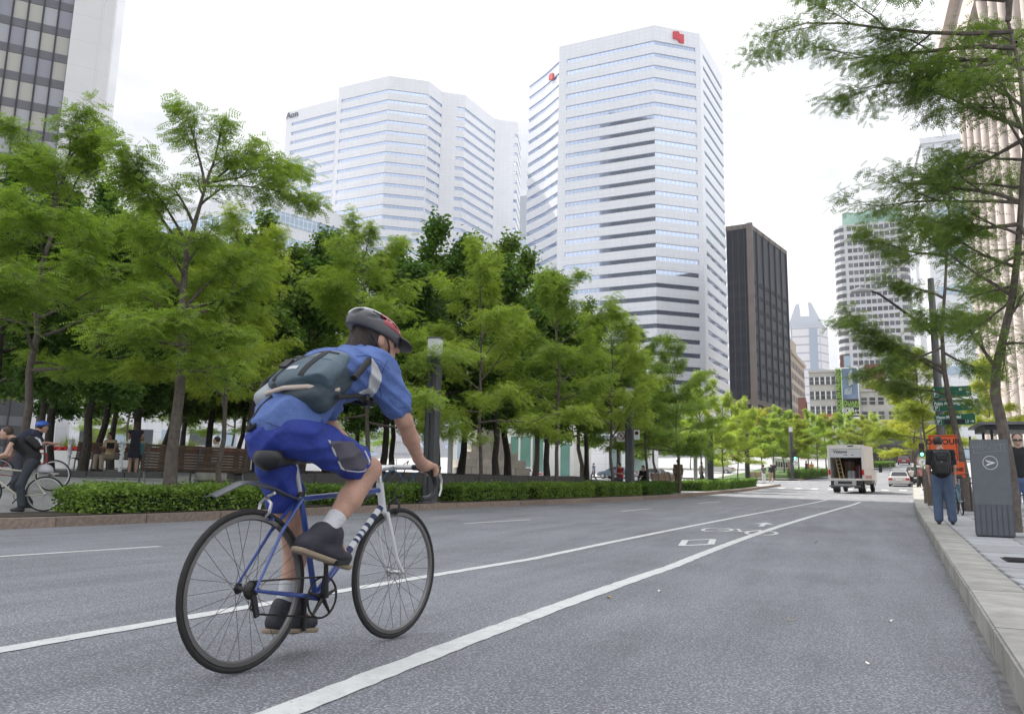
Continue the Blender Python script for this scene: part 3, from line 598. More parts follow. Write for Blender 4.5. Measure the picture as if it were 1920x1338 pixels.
# --- sunlit columned building on the right
m_pk = mat('pink_limestone', (.56, .49, .46), .8, var=.1, vs=.6); cb = thing('columned_building', 'tall sunlit limestone building with fluted columns at the right edge', 'building')
XR = 13.2; Y0, Y1 = 40., 80.; ZT = 62.
extr('wall', [(XR, Y0), (XR, Y1), (XR+12, Y1), (XR+12, Y0)], .4, ZT, m_pk, cb); extr('base_course', [(XR-.5, Y0), (XR-.5, Y1+.3), (XR, Y1+.3), (XR, Y0)], .4, 3.2, m_pk, cb)
pl_ = MB(); 
for k in range(5): pl_.box((0, -.36+k*.18, 22), (.5+.1*(k % 2), .15, 36))
pil = MB().lathe([(.62, 0), (.7, .3), (.55, .9), (.5, 34), (.62, 35), (.7, 36)], 14).mesh('column', m_pk, smooth=True)
wsh = MB().box((0, 0, 0), (.3, 1.2, 3.0)).mesh('window', m_lw)
for k in range(13):
    y = Y0+1.5+k*3.05; inst('column', pil, cb, (XR-.62, y, 3.2))
    for r in range(9): inst('window', wsh, cb, (XR-.03, y+1.5, 6+r*4.1))
extr('entablature', [(XR-1.4, Y0), (XR-1.4, Y1+.6), (XR+.01, Y1+.6), (XR+.01, Y0)], 39.2, 43, m_pk, cb); extr('cornice', [(XR-2.2, Y0), (XR-2.2, Y1+1.2), (XR+.02, Y1+1.2), (XR+.02, Y0)], 43, 44.4, m_pk, cb)
pt = thing('pale_tower', 'pale plain tower partly hidden behind the right hand trees', 'building'); Yp = 175.
P4 = [(xat(1772, Yp), Yp), (xat(1865, Yp), Yp), (xat(1865, Yp), Yp+25), (xat(1772, Yp), Yp+25)]; zpt = float(atY(1800, 262, Yp)[2])
extr('wall', P4, 8, zpt, m_wpan, pt); extr('parapet', grow(P4, .4), zpt, zpt+1.2, m_wpan, pt)
for k in range(8): extr('window_strip', [(P4[0][0]+1.2, Yp-.1), (P4[1][0]-1, Yp-.1), (P4[1][0]-1, Yp+.2), (P4[0][0]+1.2, Yp+.2)], zpt-8-k*8, zpt-6.3-k*8, MATS['pale_glass'], pt)
# --- pale low blocks far left and the small tower between the two striped ones
lw = thing('pale_office', 'pale low office block glimpsed above the left tree crowns', 'building'); Yw = 190.
P5 = [(xat(196, Yw), Yw), (xat(470, Yw), Yw), (xat(612, Yw+24), Yw+24), (xat(612, Yw+24), Yw+50), (xat(196, Yw), Yw+50)]; zw = float(atY(300, 392, Yw)[2])
extr('wall', P5, 4, zw, m_wpan2, lw); m_gl2 = mirror('blue_grey_glazing', (.34, .42, .5), (.6, .63, .66), 1.6, 2.2, .18)
a, b = P5[1], P5[2]; g5 = grow(P5, .15)
for k in range(4): extr('window_strip', [g5[0], g5[1], g5[2], P5[2], P5[1], P5[0]], zw-9-k*7.5, zw-5-k*7.5, m_gl2, lw)
extr('penthouse', [(xat(300, Yw)+4, Yw+6), (xat(470, Yw), Yw+6), (xat(470, Yw), Yw+26), (xat(300, Yw)+4, Yw+26)], zw, zw+3, m_wpan, lw)
st = thing('grey_tower', 'slim grey ribbed tower with antenna between the two white towers', 'building'); Ys = 420.
P6 = [(xat(955, Ys), Ys), (xat(992, Ys), Ys), (xat(1060, Ys+50), Ys+50), (xat(955, Ys), Ys+50)]; zs = float(atY(990, 366, Ys)[2])
extr('wall', P6, 8, zs, mat('blue_grey_concrete', (.36, .4, .45), .7), st); g6 = grow(P6, .3)
for k in range(13): extr('window_strip', g6, zs-24-k*6.2, zs-21-k*6.2, m_gl2 if k else MATS['blue_grey_concrete'], st)
extr('roof_storey', [(P6[1][0]-8, Ys+8), (P6[1][0]+14, Ys+20), (P6[1][0]+14, Ys+40), (P6[1][0]-8, Ys+40)], zs, zs+4, m_wpan, st); MB().tube([(P6[1][0]+9, Ys+24, zs+4), (P6[1][0]+9, Ys+24, zs+24)], .25, 5).build('antenna', m_roof, st)
# ------------------------------------------------------------------ trees and hedges
lf_loc = leafmat('locust_leaf', (.17, .25, .045), (.42, .51, .11), .5)
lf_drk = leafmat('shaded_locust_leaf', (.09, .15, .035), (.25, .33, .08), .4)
lf_map = leafmat('maple_leaf', (.06, .115, .025), (.18, .28, .055), .44)
lf_yel = leafmat('yellowing_leaf', (.2, .26, .035), (.4, .4, .055), .45)
lf_hed = leafmat('hedge_leaf', (.1, .19, .04), (.26, .38, .08), .35, 2.5)
m_bark = mat('bark', (.12, .1, .085), .9, var=.35, vs=9, bump=.8, bs=25)
m_barkd = mat('bark_dark', (.06, .05, .042), .9, var=.35, vs=9, bump=.8, bs=25)
def locust_leaf(n=5, L=.3, w=.12):
    V = []; Fq = []
    for i in range(n):
        t = .16+.8*i/(n-1); dz = -.16*t*t; ll = L*(1-.35*abs(t-.5))
        for s in (-1, 1):
            b = len(V); a = R_(62)*s; dx, dy = math.cos(a), math.sin(a); px, py = -dy*w/2, dx*w/2
            V += [(t, 0, dz), (t+dx*ll*.5+px, dy*ll*.5+py, dz-.02), (t+dx*ll, dy*ll, dz-.07), (t+dx*ll*.5-px, dy*ll*.5-py, dz-.02)]; Fq.append((b, b+1, b+2, b+3))
    b = len(V); V += [(0, -.012, 0), (1, -.006, -.16), (1, .006, -.16), (0, .012, 0)]; Fq.append((b, b+1, b+2, b+3))
    return np.array(V), np.array(Fq)
def maple_leaf():
    V = [(0, 0, 0), (.5, -.42, -.05), (1, 0, -.1), (.5, .42, -.05), (.3, -.3, .08), (.3, .3, .08)]
    return np.array([(0, 0, 0), (.45, -.4, .06), (1, 0, -.12), (.45, .4, .06)]), np.array([(0, 1, 2, 3)])
def scatter(T, pos, yaw, pitch, roll, sc):
    V, Fq = T; n = len(pos); cy, sy, cp, sp, cr_, sr = np.cos(yaw), np.sin(yaw), np.cos(pitch), np.sin(pitch), np.cos(roll), np.sin(roll)
    Rm = np.empty((n, 3, 3)); 
    Rm[:, 0, 0] = cy*cp; Rm[:, 0, 1] = cy*sp*sr-sy*cr_; Rm[:, 0, 2] = cy*sp*cr_+sy*sr
    Rm[:, 1, 0] = sy*cp; Rm[:, 1, 1] = sy*sp*sr+cy*cr_; Rm[:, 1, 2] = sy*sp*cr_-cy*sr
    Rm[:, 2, 0] = -sp; Rm[:, 2, 1] = cp*sr; Rm[:, 2, 2] = cp*cr_
    P = np.einsum('nij,vj->nvi', Rm, V)*sc[:, None, None]+pos[:, None, :]
    Fa = (Fq[None]+(np.arange(n)*len(V))[:, None, None]).reshape(-1, Fq.shape[1]); return P.reshape(-1, 3), Fa
def path(rng, p, d, L, n, wob, bend):
    pts = [Vector(p)]; d = Vector(d).normalized()
    for i in range(n):
        d = (d+Vector((rng.gauss(0, wob), rng.gauss(0, wob), rng.gauss(0, wob)+bend))).normalized(); pts.append(pts[-1]+d*(L/n))
    return pts
def lerp_path(pts, t):
    k = t*(len(pts)-1); i = min(int(k), len(pts)-2); f = k-i; return pts[i].lerp(pts[i+1], f), (pts[i+1]-pts[i]).normalized()
def make_tree(seed, H, cb, cr, kind, nl, r0, n_limb=11, lean=(0, 0), trunk=None, extra=(), ls=None, lm=None):
    rng = random.Random(seed); nr = np.random.default_rng(seed); tb = MB(); ends = []
    top = H*.86
    if trunk: tp = [Vector(p) for p in trunk]; top = tp[-1].z
    else:
        tp = [Vector((0, 0, -.1))]; x = y = 0; m = 9
        for i in range(1, m+1):
            x += rng.gauss(lean[0], .07); y += rng.gauss(lean[1], .07); tp.append(Vector((x, y, top*i/m)))
    tb.tube(tp, [r0*(1.25 if i == 0 else 1-.8*i/(len(tp)-1)) for i in range(len(tp))], 9)
    def sub(pts, L, r, lvl):
        n = 5 if lvl == 0 else 4
        for j in range(n):
            t = .28+.72*(j+rng.random()*.6)/n; t = min(t, 1); p, d = lerp_path(pts, t)
            a = rng.choice((-1, 1))*R_(rng.uniform(30, 65)); dd = Vector((d.x*math.cos(a)-d.y*math.sin(a), d.x*math.sin(a)+d.y*math.cos(a), d.z*.5+rng.uniform(-.12, .3)))
            l = L*rng.uniform(.3, .5)*(1.15-.45*t); q = path(rng, p, dd, l, 4, .1, -.02)
            rr = r*(1-.7*t)*.6; tb.tube(q, [max(.004, rr*(1-.75*i/4)) for i in range(5)], 4 if lvl else 5, cap=False); ends.append((q, l))
            if lvl == 0 and l > .5: sub(q, l*1.1, rr, 1)
    limbs = []
    for i in range(n_limb):
        f = (i+rng.random()*.5)/n_limb; h = cb+(top-cb)*f**1.05; t = h/top; p, _ = lerp_path(tp, min(t*(1 if not trunk else 1), .99)); az = i*2.4+rng.uniform(-.4, .4)
        prof = (1-.55*f)*rng.uniform(.75, 1.15) if kind != 'maple' else math.sin(math.pi*(.22+.72*f))
        L = cr*rng.uniform(.82, 1.15)*prof; el = R_(8+52*f+rng.uniform(-14, 16))
        limbs.append((p, (math.cos(az)*math.cos(el), math.sin(az)*math.cos(el), math.sin(el)), L, r0*(.5-.3*f)))
    for p, d, L, r in extra: limbs.append((Vector(p), d, L, r))
    limbs.append((tp[-1], (rng.uniform(-.2, .2), rng.uniform(-.2, .2), 1), max(H-top, .4), r0*.25))
    for p, d, L, r in limbs:
        q = path(rng, p, d, L, 6, .09, -.015); tb.tube(q, [max(.005, r*(1-.82*k/6)) for k in range(7)], 6, cap=False); ends.append((q, L)); sub(q, L, r, 0)
    wts = np.array([l for q, l in ends]); wts = wts/wts.sum(); idx = nr.choice(len(ends), nl, p=wts)
    pos = np.empty((nl, 3)); yaw = np.empty(nl)
    tt = nr.random(nl)**.7
    for k in range(nl):
        q, l = ends[idx[k]]; p, d = lerp_path(q, .22+.78*tt[k]); pos[k] = p; yaw[k] = math.atan2(d.y, d.x)
    if kind == 'maple':
        pos += nr.normal(0, .2, (nl, 3)); yaw = nr.uniform(0, 6.28, nl); V, Fq = scatter(maple_leaf(), pos, yaw, nr.normal(.35, .45, nl), nr.normal(0, .5, nl), nr.uniform(.13, .22, nl) if ls is None else nr.uniform(ls*.8, ls*1.2, nl)); nl_m = lf_map
    else:
        pos += nr.normal(0, .13, (nl, 3))*[1, 1, .8]; yaw = yaw+nr.normal(0, 1., nl); s_ = ls or .36; V, Fq = scatter(locust_leaf(), pos, yaw, nr.normal(.22, .3, nl), nr.normal(0, .38, nl), nr.uniform(s_*.7, s_*1.2, nl))
    tm = tb.mesh('trunk', m_barkd if kind == 'maple' else m_bark, smooth=True)
    return tm, me_np('crown', V, Fq, lm or {'maple': lf_map, 'locust': lf_loc, 'yellow': lf_yel}[kind])
TV = {'locust': [make_tree(11, 9, 2.5, 3.6, 'locust', 12000, .095, 19, ls=.25), make_tree(12, 9, 2.4, 3.8, 'locust', 12000, .09, 19, (.05, 0), ls=.25), make_tree(13, 9, 2.6, 3.4, 'locust', 11500, .09, 18, ls=.25), make_tree(14, 9, 2.4, 3.8, 'locust', 12000, .09, 20, (-.04, .03), ls=.25)],
      'maple': [make_tree(21, 11, 2.9, 3.4, 'maple', 26000, .17, 15), make_tree(22, 11, 2.8, 3.1, 'maple', 24000, .16, 14), make_tree(23, 11, 3.1, 3.6, 'maple', 26000, .17, 15)],
      'yellow': [make_tree(31, 8, 2.6, 3.0, 'yellow', 8200, .09, 15, ls=.28), make_tree(32, 8, 2.5, 3.1, 'yellow', 8200, .09, 15, ls=.28)]}
TH = {'locust': 9., 'maple': 11., 'yellow': 8.}
def plant(name, label, kind, v, x, y, h, rz, group=None, wide=1., dz=KH):
    s = h/TH[kind]; t = thing(name, label, 'tree', (x, y, (G(x, y) if dz == KH else gz(y)+dz)-.02), rz, group); t.scale = (s*wide, s*wide, s)
    tm, cm = TV[kind][v % len(TV[kind])]; inst('trunk', tm, t); inst('crown', cm, t); return t
ORD = ['first', 'second', 'third', 'fourth', 'fifth', 'sixth', 'seventh', 'eighth', 'ninth', 'tenth', 'eleventh', 'twelfth', 'thirteenth', 'fourteenth', 'fifteenth', 'sixteenth', 'seventeenth', 'eighteenth', 'nineteenth', 'twentieth', 'twenty-first', 'twenty-second', 'twenty-third', 'twenty-fourth', 'twenty-fifth', 'twenty-sixth', 'twenty-seventh', 'twenty-eighth', 'twenty-ninth', 'thirtieth']
# kerb row of honey locusts
rowT = [(38, 6.2, 9.4, 0, .3, 1.1, 'honey locust at far left above the leaning cyclists'), (412, 3.4, 7.6, 2, 2., .95, 'thin honey locust in front of the right end of the slatted bench'), (690, 2.5, 8.4, 3, 1., .95, 'honey locust directly behind the riding cyclist'),
        (899, 2.3, 8.9, 1, 4.2, .85, 'honey locust in the hedge right of the cyclist\'s lamp column'), (1042, 1.6, 9.2, 0, 2.6, .9, 'honey locust in the hedge midway between the two nearest lamp columns'), (1145, 1.6, 8.7, 2, 5., .9, 'honey locust just left of the lamp column with parking signs'),
        (1215, 1.8, 8.2, 3, .6, .9, 'honey locust just right of the lamp column with parking signs'), (1273, .75, 8.0, 1, 3.1, .85, 'honey locust standing in bare paving at the gap between hedges'), (1316, 1.8, 7.6, 2, 1.4, .85, 'sunlit honey locust left of the third lamp column'),
        (1357, 1.8, 7.0, 0, .2, .85, 'sunlit honey locust between the third and fourth lamp columns'), (1383, 1.8, 6.6, 3, 4., .85, 'sunlit honey locust just left of the fourth lamp column')]
for px, off, h, v, rz, wd, lab in rowT:
    x, y = rowpt(px, off); plant('honey_locust_tree', lab, 'locust', v, x, y, h, rz, 'honey locusts along the left kerb', wd)
# the tall locust by the bench, shaped after the photograph: leaning trunk, long bare forks above the canopy
bxp, byp = rowpt(318, 1.35); bz = G(bxp, byp)
dB_ = math.hypot(bxp, byp); vr = Vector((byp, -bxp, 0)).normalized()      # image-right at the tree
def tp_(px, py, fwd=0.):
    d = ray(px, py); k = dB_/math.hypot(d[0], d[1]); p = CAM+d*k; return Vector((p[0]-bxp, p[1]-byp, p[2]-bz))+Vector((bxp, byp, 0)).normalized()*fwd
trunkB = [Vector((0, 0, -.1)), tp_(322, 850), tp_(336, 740), tp_(343, 640), tp_(342, 560), tp_(350, 470), tp_(372, 395), tp_(385, 350)]
def ex(px, py, qx, qy, r, f0=0, f1=0): a, b = tp_(px, py, f0), tp_(qx, qy, f1); return (a, (b-a).normalized(), (b-a).length, r)
extraB = [ex(385, 350, 335, 205, .035), ex(380, 352, 480, 262, .035), ex(385, 345, 560, 262, .03, 0, .6), ex(388, 350, 575, 360, .025, 0, -.4), ex(350, 470, 215, 330, .045, 0, .5), ex(352, 460, 262, 280, .035, 0, -.5), ex(343, 600, 500, 560, .05), ex(342, 650, 190, 590, .05, 0, -.6), ex(342, 580, 480, 470, .045, 0, .8), ex(344, 620, 255, 520, .04, 0, .8), ex(345, 520, 300, 440, .03, 0, -1.2), ex(340, 660, 420, 610, .04, 0, -1.3)]
tb_, cb_ = make_tree(41, 8.6, 2.4, 2.0, 'locust', 8200, .14, 10, trunk=trunkB, extra=extraB, ls=.25)
t = thing('honey_locust_tree', 'tallest honey locust with forked bare top beside the slatted bench', 'tree', (bxp, byp, bz), 0, 'honey locusts along the left kerb'); inst('trunk', tb_, t); inst('crown', cb_, t)
# grove behind: dark trunked maples
gro = [(60, 22, 10.5), (205, 24, 10.5), (335, 26, 11), (440, 23, 10.5), (545, 22, 11), (665, 22, 11.5), (-40, 13, 10), (90, 15, 10.5), (150, 11, 9.5), (175, 16, 10), (245, 13, 10), (300, 19, 11), (385, 14, 9.5), (455, 10, 10), (478, 15, 10.5), (560, 9, 9.5), (610, 14, 12), (712, 10, 10.5), (735, 16, 11), (818, 8, 12), (862, 13, 14), (931, 6.5, 10.8), (952, 9, 13.4), (1003, 14, 15.2), (1026, 6.5, 11), (1100, 6.8, 10.6), (1092, 13, 13.4), (1160, 11, 11.5), (1230, 13, 10.5)]
gro.sort()
for i, (px, off, h) in enumerate(gro):
    x, y = rowpt(px, off); plant('maple_tree', ORD[i]+' dark-trunked grove tree from the left behind the hedges', 'maple', i, x, y, h*.97, i*1.9, 'dark-trunked trees of the grove')
for i, (px, off, h) in enumerate([(1185, 22, 8), (1250, 26, 8.5), (1295, 18, 8), (1340, 24, 8), (1370, 14, 7.5), (1400, 20, 8), (60, 40, 12), (230, 45, 12), (430, 40, 11), (640, 38, 11)]):
    x, y = rowpt(px, off); plant('honey_locust_tree', ORD[i]+' pale tree from the left at the back of the square' if px > 1000 else ORD[i-6]+' tall back tree from the left closing the square', 'locust', i, x, y, h, i*1.3, 'trees at the back of the square')
# beyond the crossing, left block
for i, (px, Y, h) in enumerate([(1405, 98, 8), (1432, 104, 8.2), (1452, 97, 7.4), (1472, 112, 8.4), (1500, 100, 7.2), (1518, 116, 8), (1536, 104, 7.4), (1552, 122, 8.), (1578, 128, 8), (1600, 136, 8.2), (1622, 126, 7.6), (1640, 140, 8)]):
    x = xat(px, Y); plant('street_tree', ORD[i]+' sunlit yellow-green tree from the left beyond the crossing', 'yellow' if i % 3 == 1 else 'locust', i, x, y := Y, h, i*2.2, 'sunlit trees beyond the crossing', 1.1)
# right pavement
plant('street_tree', 'sunlit yellowing tree behind the green direction signs', 'yellow', 0, xat(1748, 50), 50, 8.2, 1.1, 'trees of the right pavement', .95)
plant('street_tree', 'sunlit yellowing tree above the parked white car', 'yellow', 1, xat(1722, 74), 74, 8.4, .4, 'trees of the right pavement')
plant('street_tree', 'yellow-green tree at the far right beyond the parked cars', 'yellow', 0, xat(1718, 104), 104, 8.6, 2.4, 'trees of the right pavement')
plant('street_tree', 'yellowing tree showing right of the grey mail box tree', 'yellow', 1, xat(1862, 44), 44, 6.8, 5., 'trees of the right pavement', .8)
plant('dark_fir_tree', 'dark bushy tree at the foot of the brown tower', 'maple', 1, xat(1488, 168), 168, 9.5, 0)
# near right locust: crooked trunk, boughs reaching left over the street
g0 = gnd(1903, 997, KH); nx, ny = float(g0[0]), float(g0[1]); nz0 = gz(ny)+KH; dN = math.hypot(nx, ny)
def tn_(px, py, fwd=0.):
    d = ray(px, py); k = dN/math.hypot(d[0], d[1]); p = CAM+d*k; return Vector((p[0]-nx, p[1]-ny, p[2]-nz0))+Vector((nx, ny, 0)).normalized()*fwd
trN = [Vector((0, 0, -.1)), tn_(1897, 900), tn_(1880, 800), tn_(1866, 740), tn_(1868, 690), tn_(1880, 640), tn_(1898, 560), tn_(1908, 480), tn_(1915, 380), tn_(1924, 250), tn_(1912, 130), tn_(1890, 40), tn_(1880, -120)]
def en(px, py, qx, qy, r, f0=0, f1=0): a, b = tn_(px, py, f0), tn_(qx, qy, f1); return (a, (b-a).normalized(), (b-a).length, r)
exN = [en(1915, 120, 1690, 60, .05, 0, .4), en(1905, 90, 1560, 40, .05, 0, .2), en(1900, 60, 1440, 90, .045, 0, -.2), en(1912, 150, 1640, 150, .045, 0, .6), en(1920, 240, 1700, 190, .045, 0, -.3), en(1922, 260, 1760, 330, .04, 0, .3), en(1915, 380, 1690, 300, .04, 0, .5), en(1912, 420, 1740, 440, .04, 0, -.4), en(1905, 500, 1780, 470, .035), en(1898, 555, 1700, 400, .035, 0, .8), en(1868, 690, 1815, 600, .035), en(1890, 600, 1930, 540, .03),
       en(1890, 40, 1960, -200, .05), en(1885, 0, 1700, -120, .05), en(1885, 0, 1500, -60, .05), en(1912, 130, 2100, 60, .05, 0, 1), en(1920, 300, 2090, 330, .05, 0, -1), en(1912, 130, 1900, 0, .04, 0, 2.5), en(1920, 250, 1900, 200, .04, 0, -2.), en(1905, 480, 2050, 420, .04), en(1900, 540, 1850, 480, .03, 0, 1.4), en(1915, 350, 1840, 300, .03, 0, 1.6)]
exN += [en(1912, 440, 1800, 390, .03, 0, -.9), en(1905, 480, 1830, 540, .03, 0, -.6), en(1920, 300, 1800, 250, .03, 0, 1.2), en(1918, 200, 1780, 120, .03, 0, -1.1), en(1900, 560, 1800, 620, .03, 0, .6), en(1895, 580, 1850, 700, .025, 0, -.6), en(1912, 420, 1960, 520, .03, 0, -.6), en(1905, 80, 1800, 10, .03, 0, 1.), en(1908, 110, 1600, 200, .035, 0, -.5), en(1915, 380, 1610, 340, .035, 0, .1), en(1921, 280, 1850, 200, .03, 0, -1.2), en(1880, 645, 1960, 640, .03)]
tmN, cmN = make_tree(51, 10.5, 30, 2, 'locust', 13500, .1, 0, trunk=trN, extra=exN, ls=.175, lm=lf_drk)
t = thing('honey_locust_tree', 'near honey locust with crooked trunk beside the grey mail box', 'tree', (nx, ny, nz0)); inst('trunk', tmN, t); inst('crown', cmN, t)
# second right locust, dark, around the lamp pole
g1 = gnd(1819, 958, KH); sx_, sy_ = float(g1[0]), float(g1[1]); sz_ = gz(sy_)+KH; dS = math.hypot(sx_, sy_)
def ts_(px, py, fwd=0.):
    d = ray(px, py); k = dS/math.hypot(d[0], d[1]); p = CAM+d*k; return Vector((p[0]-sx_, p[1]-sy_, p[2]-sz_))+Vector((sx_, sy_, 0)).normalized()*fwd
trS = [Vector((0, 0, -.1)), ts_(1812, 900), ts_(1800, 840), ts_(1788, 790), ts_(1778, 740), ts_(1770, 690), ts_(1766, 620), ts_(1772, 540), ts_(1776, 460), ts_(1780, 380)]
def es(px, py, qx, qy, r, f0=0, f1=0): a, b = ts_(px, py, f0), ts_(qx, qy, f1); return (a, (b-a).normalized(), (b-a).length, r)
exS = [es(1770, 690, 1650, 640, .05), es(1770, 700, 1590, 605, .05, 0, .5), es(1768, 650, 1640, 720, .04, 0, -.5), es(1768, 660, 1850, 700, .04), es(1772, 560, 1690, 500, .045), es(1775, 480, 1620, 440, .05, 0, .4), es(1775, 470, 1700, 380, .04), es(1778, 420, 1850, 420, .04, 0, .5), es(1772, 540, 1860, 560, .04, 0, -.5), es(1775, 740, 1840, 760, .03), es(1774, 740, 1690, 690, .035, 0, 1), es(1779, 390, 1740, 330, .04), es(1776, 450, 1780, 420, .04, 0, 2), es(1768, 640, 1760, 600, .04, 0, -2), es(1770, 600, 1780, 560, .04, 0, 2)]
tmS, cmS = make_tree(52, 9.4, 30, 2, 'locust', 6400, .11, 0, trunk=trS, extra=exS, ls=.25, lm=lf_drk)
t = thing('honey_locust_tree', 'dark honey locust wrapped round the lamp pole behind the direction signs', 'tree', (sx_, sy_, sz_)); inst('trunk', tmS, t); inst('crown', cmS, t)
# hedges
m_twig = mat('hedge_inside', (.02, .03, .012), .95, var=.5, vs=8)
def hedge(label, px0, px1, off, dep, h, seed, group='clipped hedges along the left kerb', far=False, dens=1000, pos=None):
    if pos: (xa, ya), (xb, yb) = pos
    else: xa, ya = rowpt(px0, off); xb, yb = rowpt(px1, off)
    a = Vector((xa, ya, 0)); b = Vector((xb, yb, 0)); d = b-a; Ln = d.length; nr = np.random.default_rng(seed); ctr = (a+b)/2
    n = int(dens*(Ln*dep+2*Ln*h+2*dep*h)); s = nr.random((n, 3)); face = nr.random(n)
    Pq = np.stack([(s[:, 0]-.5)*Ln, (s[:, 1]-.5)*dep, s[:, 2]*h], 1)
    shell = nr.random(n)**2*.14
    A_t, A_s, A_e = Ln*dep, Ln*h, dep*h; tot = A_t+2*A_s+2*A_e; c = np.cumsum([A_t, A_s, A_s, A_e, A_e])/tot
    k = np.searchsorted(c, face)
    Pq[k == 0, 2] = h-shell[k == 0]; Pq[k == 1, 1] = -dep/2+shell[k == 1]; Pq[k == 2, 1] = dep/2-shell[k == 2]; Pq[k == 3, 0] = -Ln/2+shell[k == 3]; Pq[k == 4, 0] = Ln/2-shell[k == 4]
    lump = .09*np.sin(Pq[:, 0]*3.1+seed)+.06*np.sin(Pq[:, 0]*7.3+Pq[:, 1]*5)+.05*np.sin(Pq[:, 0]*13+seed*2); Pq[:, 2] *= 1+lump; Pq[:, 1] *= 1+.7*lump; Pq += nr.normal(0, .025, Pq.shape)
    sprig = nr.random(n) < .02; Pq[sprig, 2] += nr.random(sprig.sum())*.12
    Pq[:, 2] = np.maximum(Pq[:, 2], .02)
    V, Fq = scatter(maple_leaf(), Pq, nr.uniform(0, 6.28, n), nr.normal(-.2, .6, n), nr.normal(0, .6, n), nr.uniform(.05, .085, n)*(1.3 if far else 1))
    t = thing('hedge', label, 'hedge', (ctr.x, ctr.y, gz(ctr.y)+KH-.01), math.atan2(d.y, d.x), group)
    t.rotation_euler[1] = -math.atan2(gz(yb)-gz(ya), Ln)
    link(bpy.data.objects.new('foliage', me_np('foliage', V, Fq, lf_hed)), t)
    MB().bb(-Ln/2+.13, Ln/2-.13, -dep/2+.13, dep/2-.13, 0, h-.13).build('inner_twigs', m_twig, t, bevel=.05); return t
hedge('shaggy hedge in front of the slatted bench', 135, 540, 1.3, 1.3, .48, 1)
hedge('hedge directly behind the front wheel of the riding cyclist', 596, 786, 1.4, 1.25, .47, 2); hedge('hedge right of the cyclist\'s lamp column', 836, 962, 1.4, 1.25, .48, 3); hedge('hedge around the tree midway between two lamp columns', 988, 1092, 1.45, 1.25, .5, 4)
hedge('hedge at the foot of the lamp column with parking signs', 1108, 1182, 1.45, 1.25, .5, 5); hedge('short hedge end beside the bare paving gap', 1195, 1248, 1.45, 1.25, .5, 6); hedge('sunlit hedge left of the third lamp column', 1296, 1345, 1.4, 1.3, .52, 7, far=True); hedge('sunlit hedge ending at the fourth lamp column', 1348, 1402, 1.4, 1.3, .52, 8, far=True)
for i, (p0, p1, Y, lab) in enumerate([(1490, 1514, 93, 'low round hedge at the foot of the traffic light column'), (1516, 1552, 97, 'low hedge beside the people left of the truck'), (1636, 1675, 128, 'bright hedge beyond the truck along the rising street')]):
    hedge(lab, 0, 0, 0, 1.4, .8, 20+i, 'hedges beyond the crossing', True, 500, ((xat(p0, Y), Y), (xat(p1, Y+4), Y+4)))
# planted ground under the grove
def patch(name, off0, off1, y0, y1, dz, m, kind): return offgrid(name, sorted(set([off0, off1]+[o for o in OFFS if off0 < o < off1])), list(np.arange(y0, y1+.1, 1.)), dz, m, kind)
patch('grove_soil', 4.6, 20., 24, 52, .05, m_soil, 'structure')
patch('lawn', 4.4, 6.2, 21, 46, .056, m_grass, 'structure'); patch('far_lawn', 16, 40, 54, 72, .03, m_grass, 'structure'); patch('hedge_bed', .5, 2.1, 9, 40, .004, m_soil, 'structure')
ribbon('verge_lawn', lambda y: KL(y)-9, lambda y: KL(y)-1.6, [93., 96, 100, 105, 110, 120, 130], KH+.02, m_grass)
# ------------------------------------------------------------------ organic surfaces: smooth unions of tapered limbs, meshed on a grid
def d_cap(P, a, b, ra, rb):
    a = np.array(a, np.float32); b = np.array(b, np.float32); ab = b-a; L2 = float(ab@ab)+1e-12
    t = np.clip(((P-a)@ab)/L2, 0, 1); return np.linalg.norm(P-a-t[..., None]*ab, axis=-1)-(ra+(rb-ra)*t)
def d_ell(P, c, r, M=None):
    q = P-np.array(c, np.float32)
    if M is not None: q = q@np.array(M, np.float32)
    r = np.array(r, np.float32); k0 = np.linalg.norm(q/r, axis=-1); k1 = np.linalg.norm(q/(r*r), axis=-1); return k0*(k0-1)/np.maximum(k1, 1e-6)
def d_box(P, c, h, rad, M=None):
    q = P-np.array(c, np.float32)
    if M is not None: q = q@np.array(M, np.float32)
    q = np.abs(q)-(np.array(h, np.float32)-rad); return np.linalg.norm(np.maximum(q, 0), axis=-1)+np.minimum(q.max(-1), 0)-rad
def rotM(ax, deg): return np.array(Matrix.Rotation(R_(deg), 3, ax))
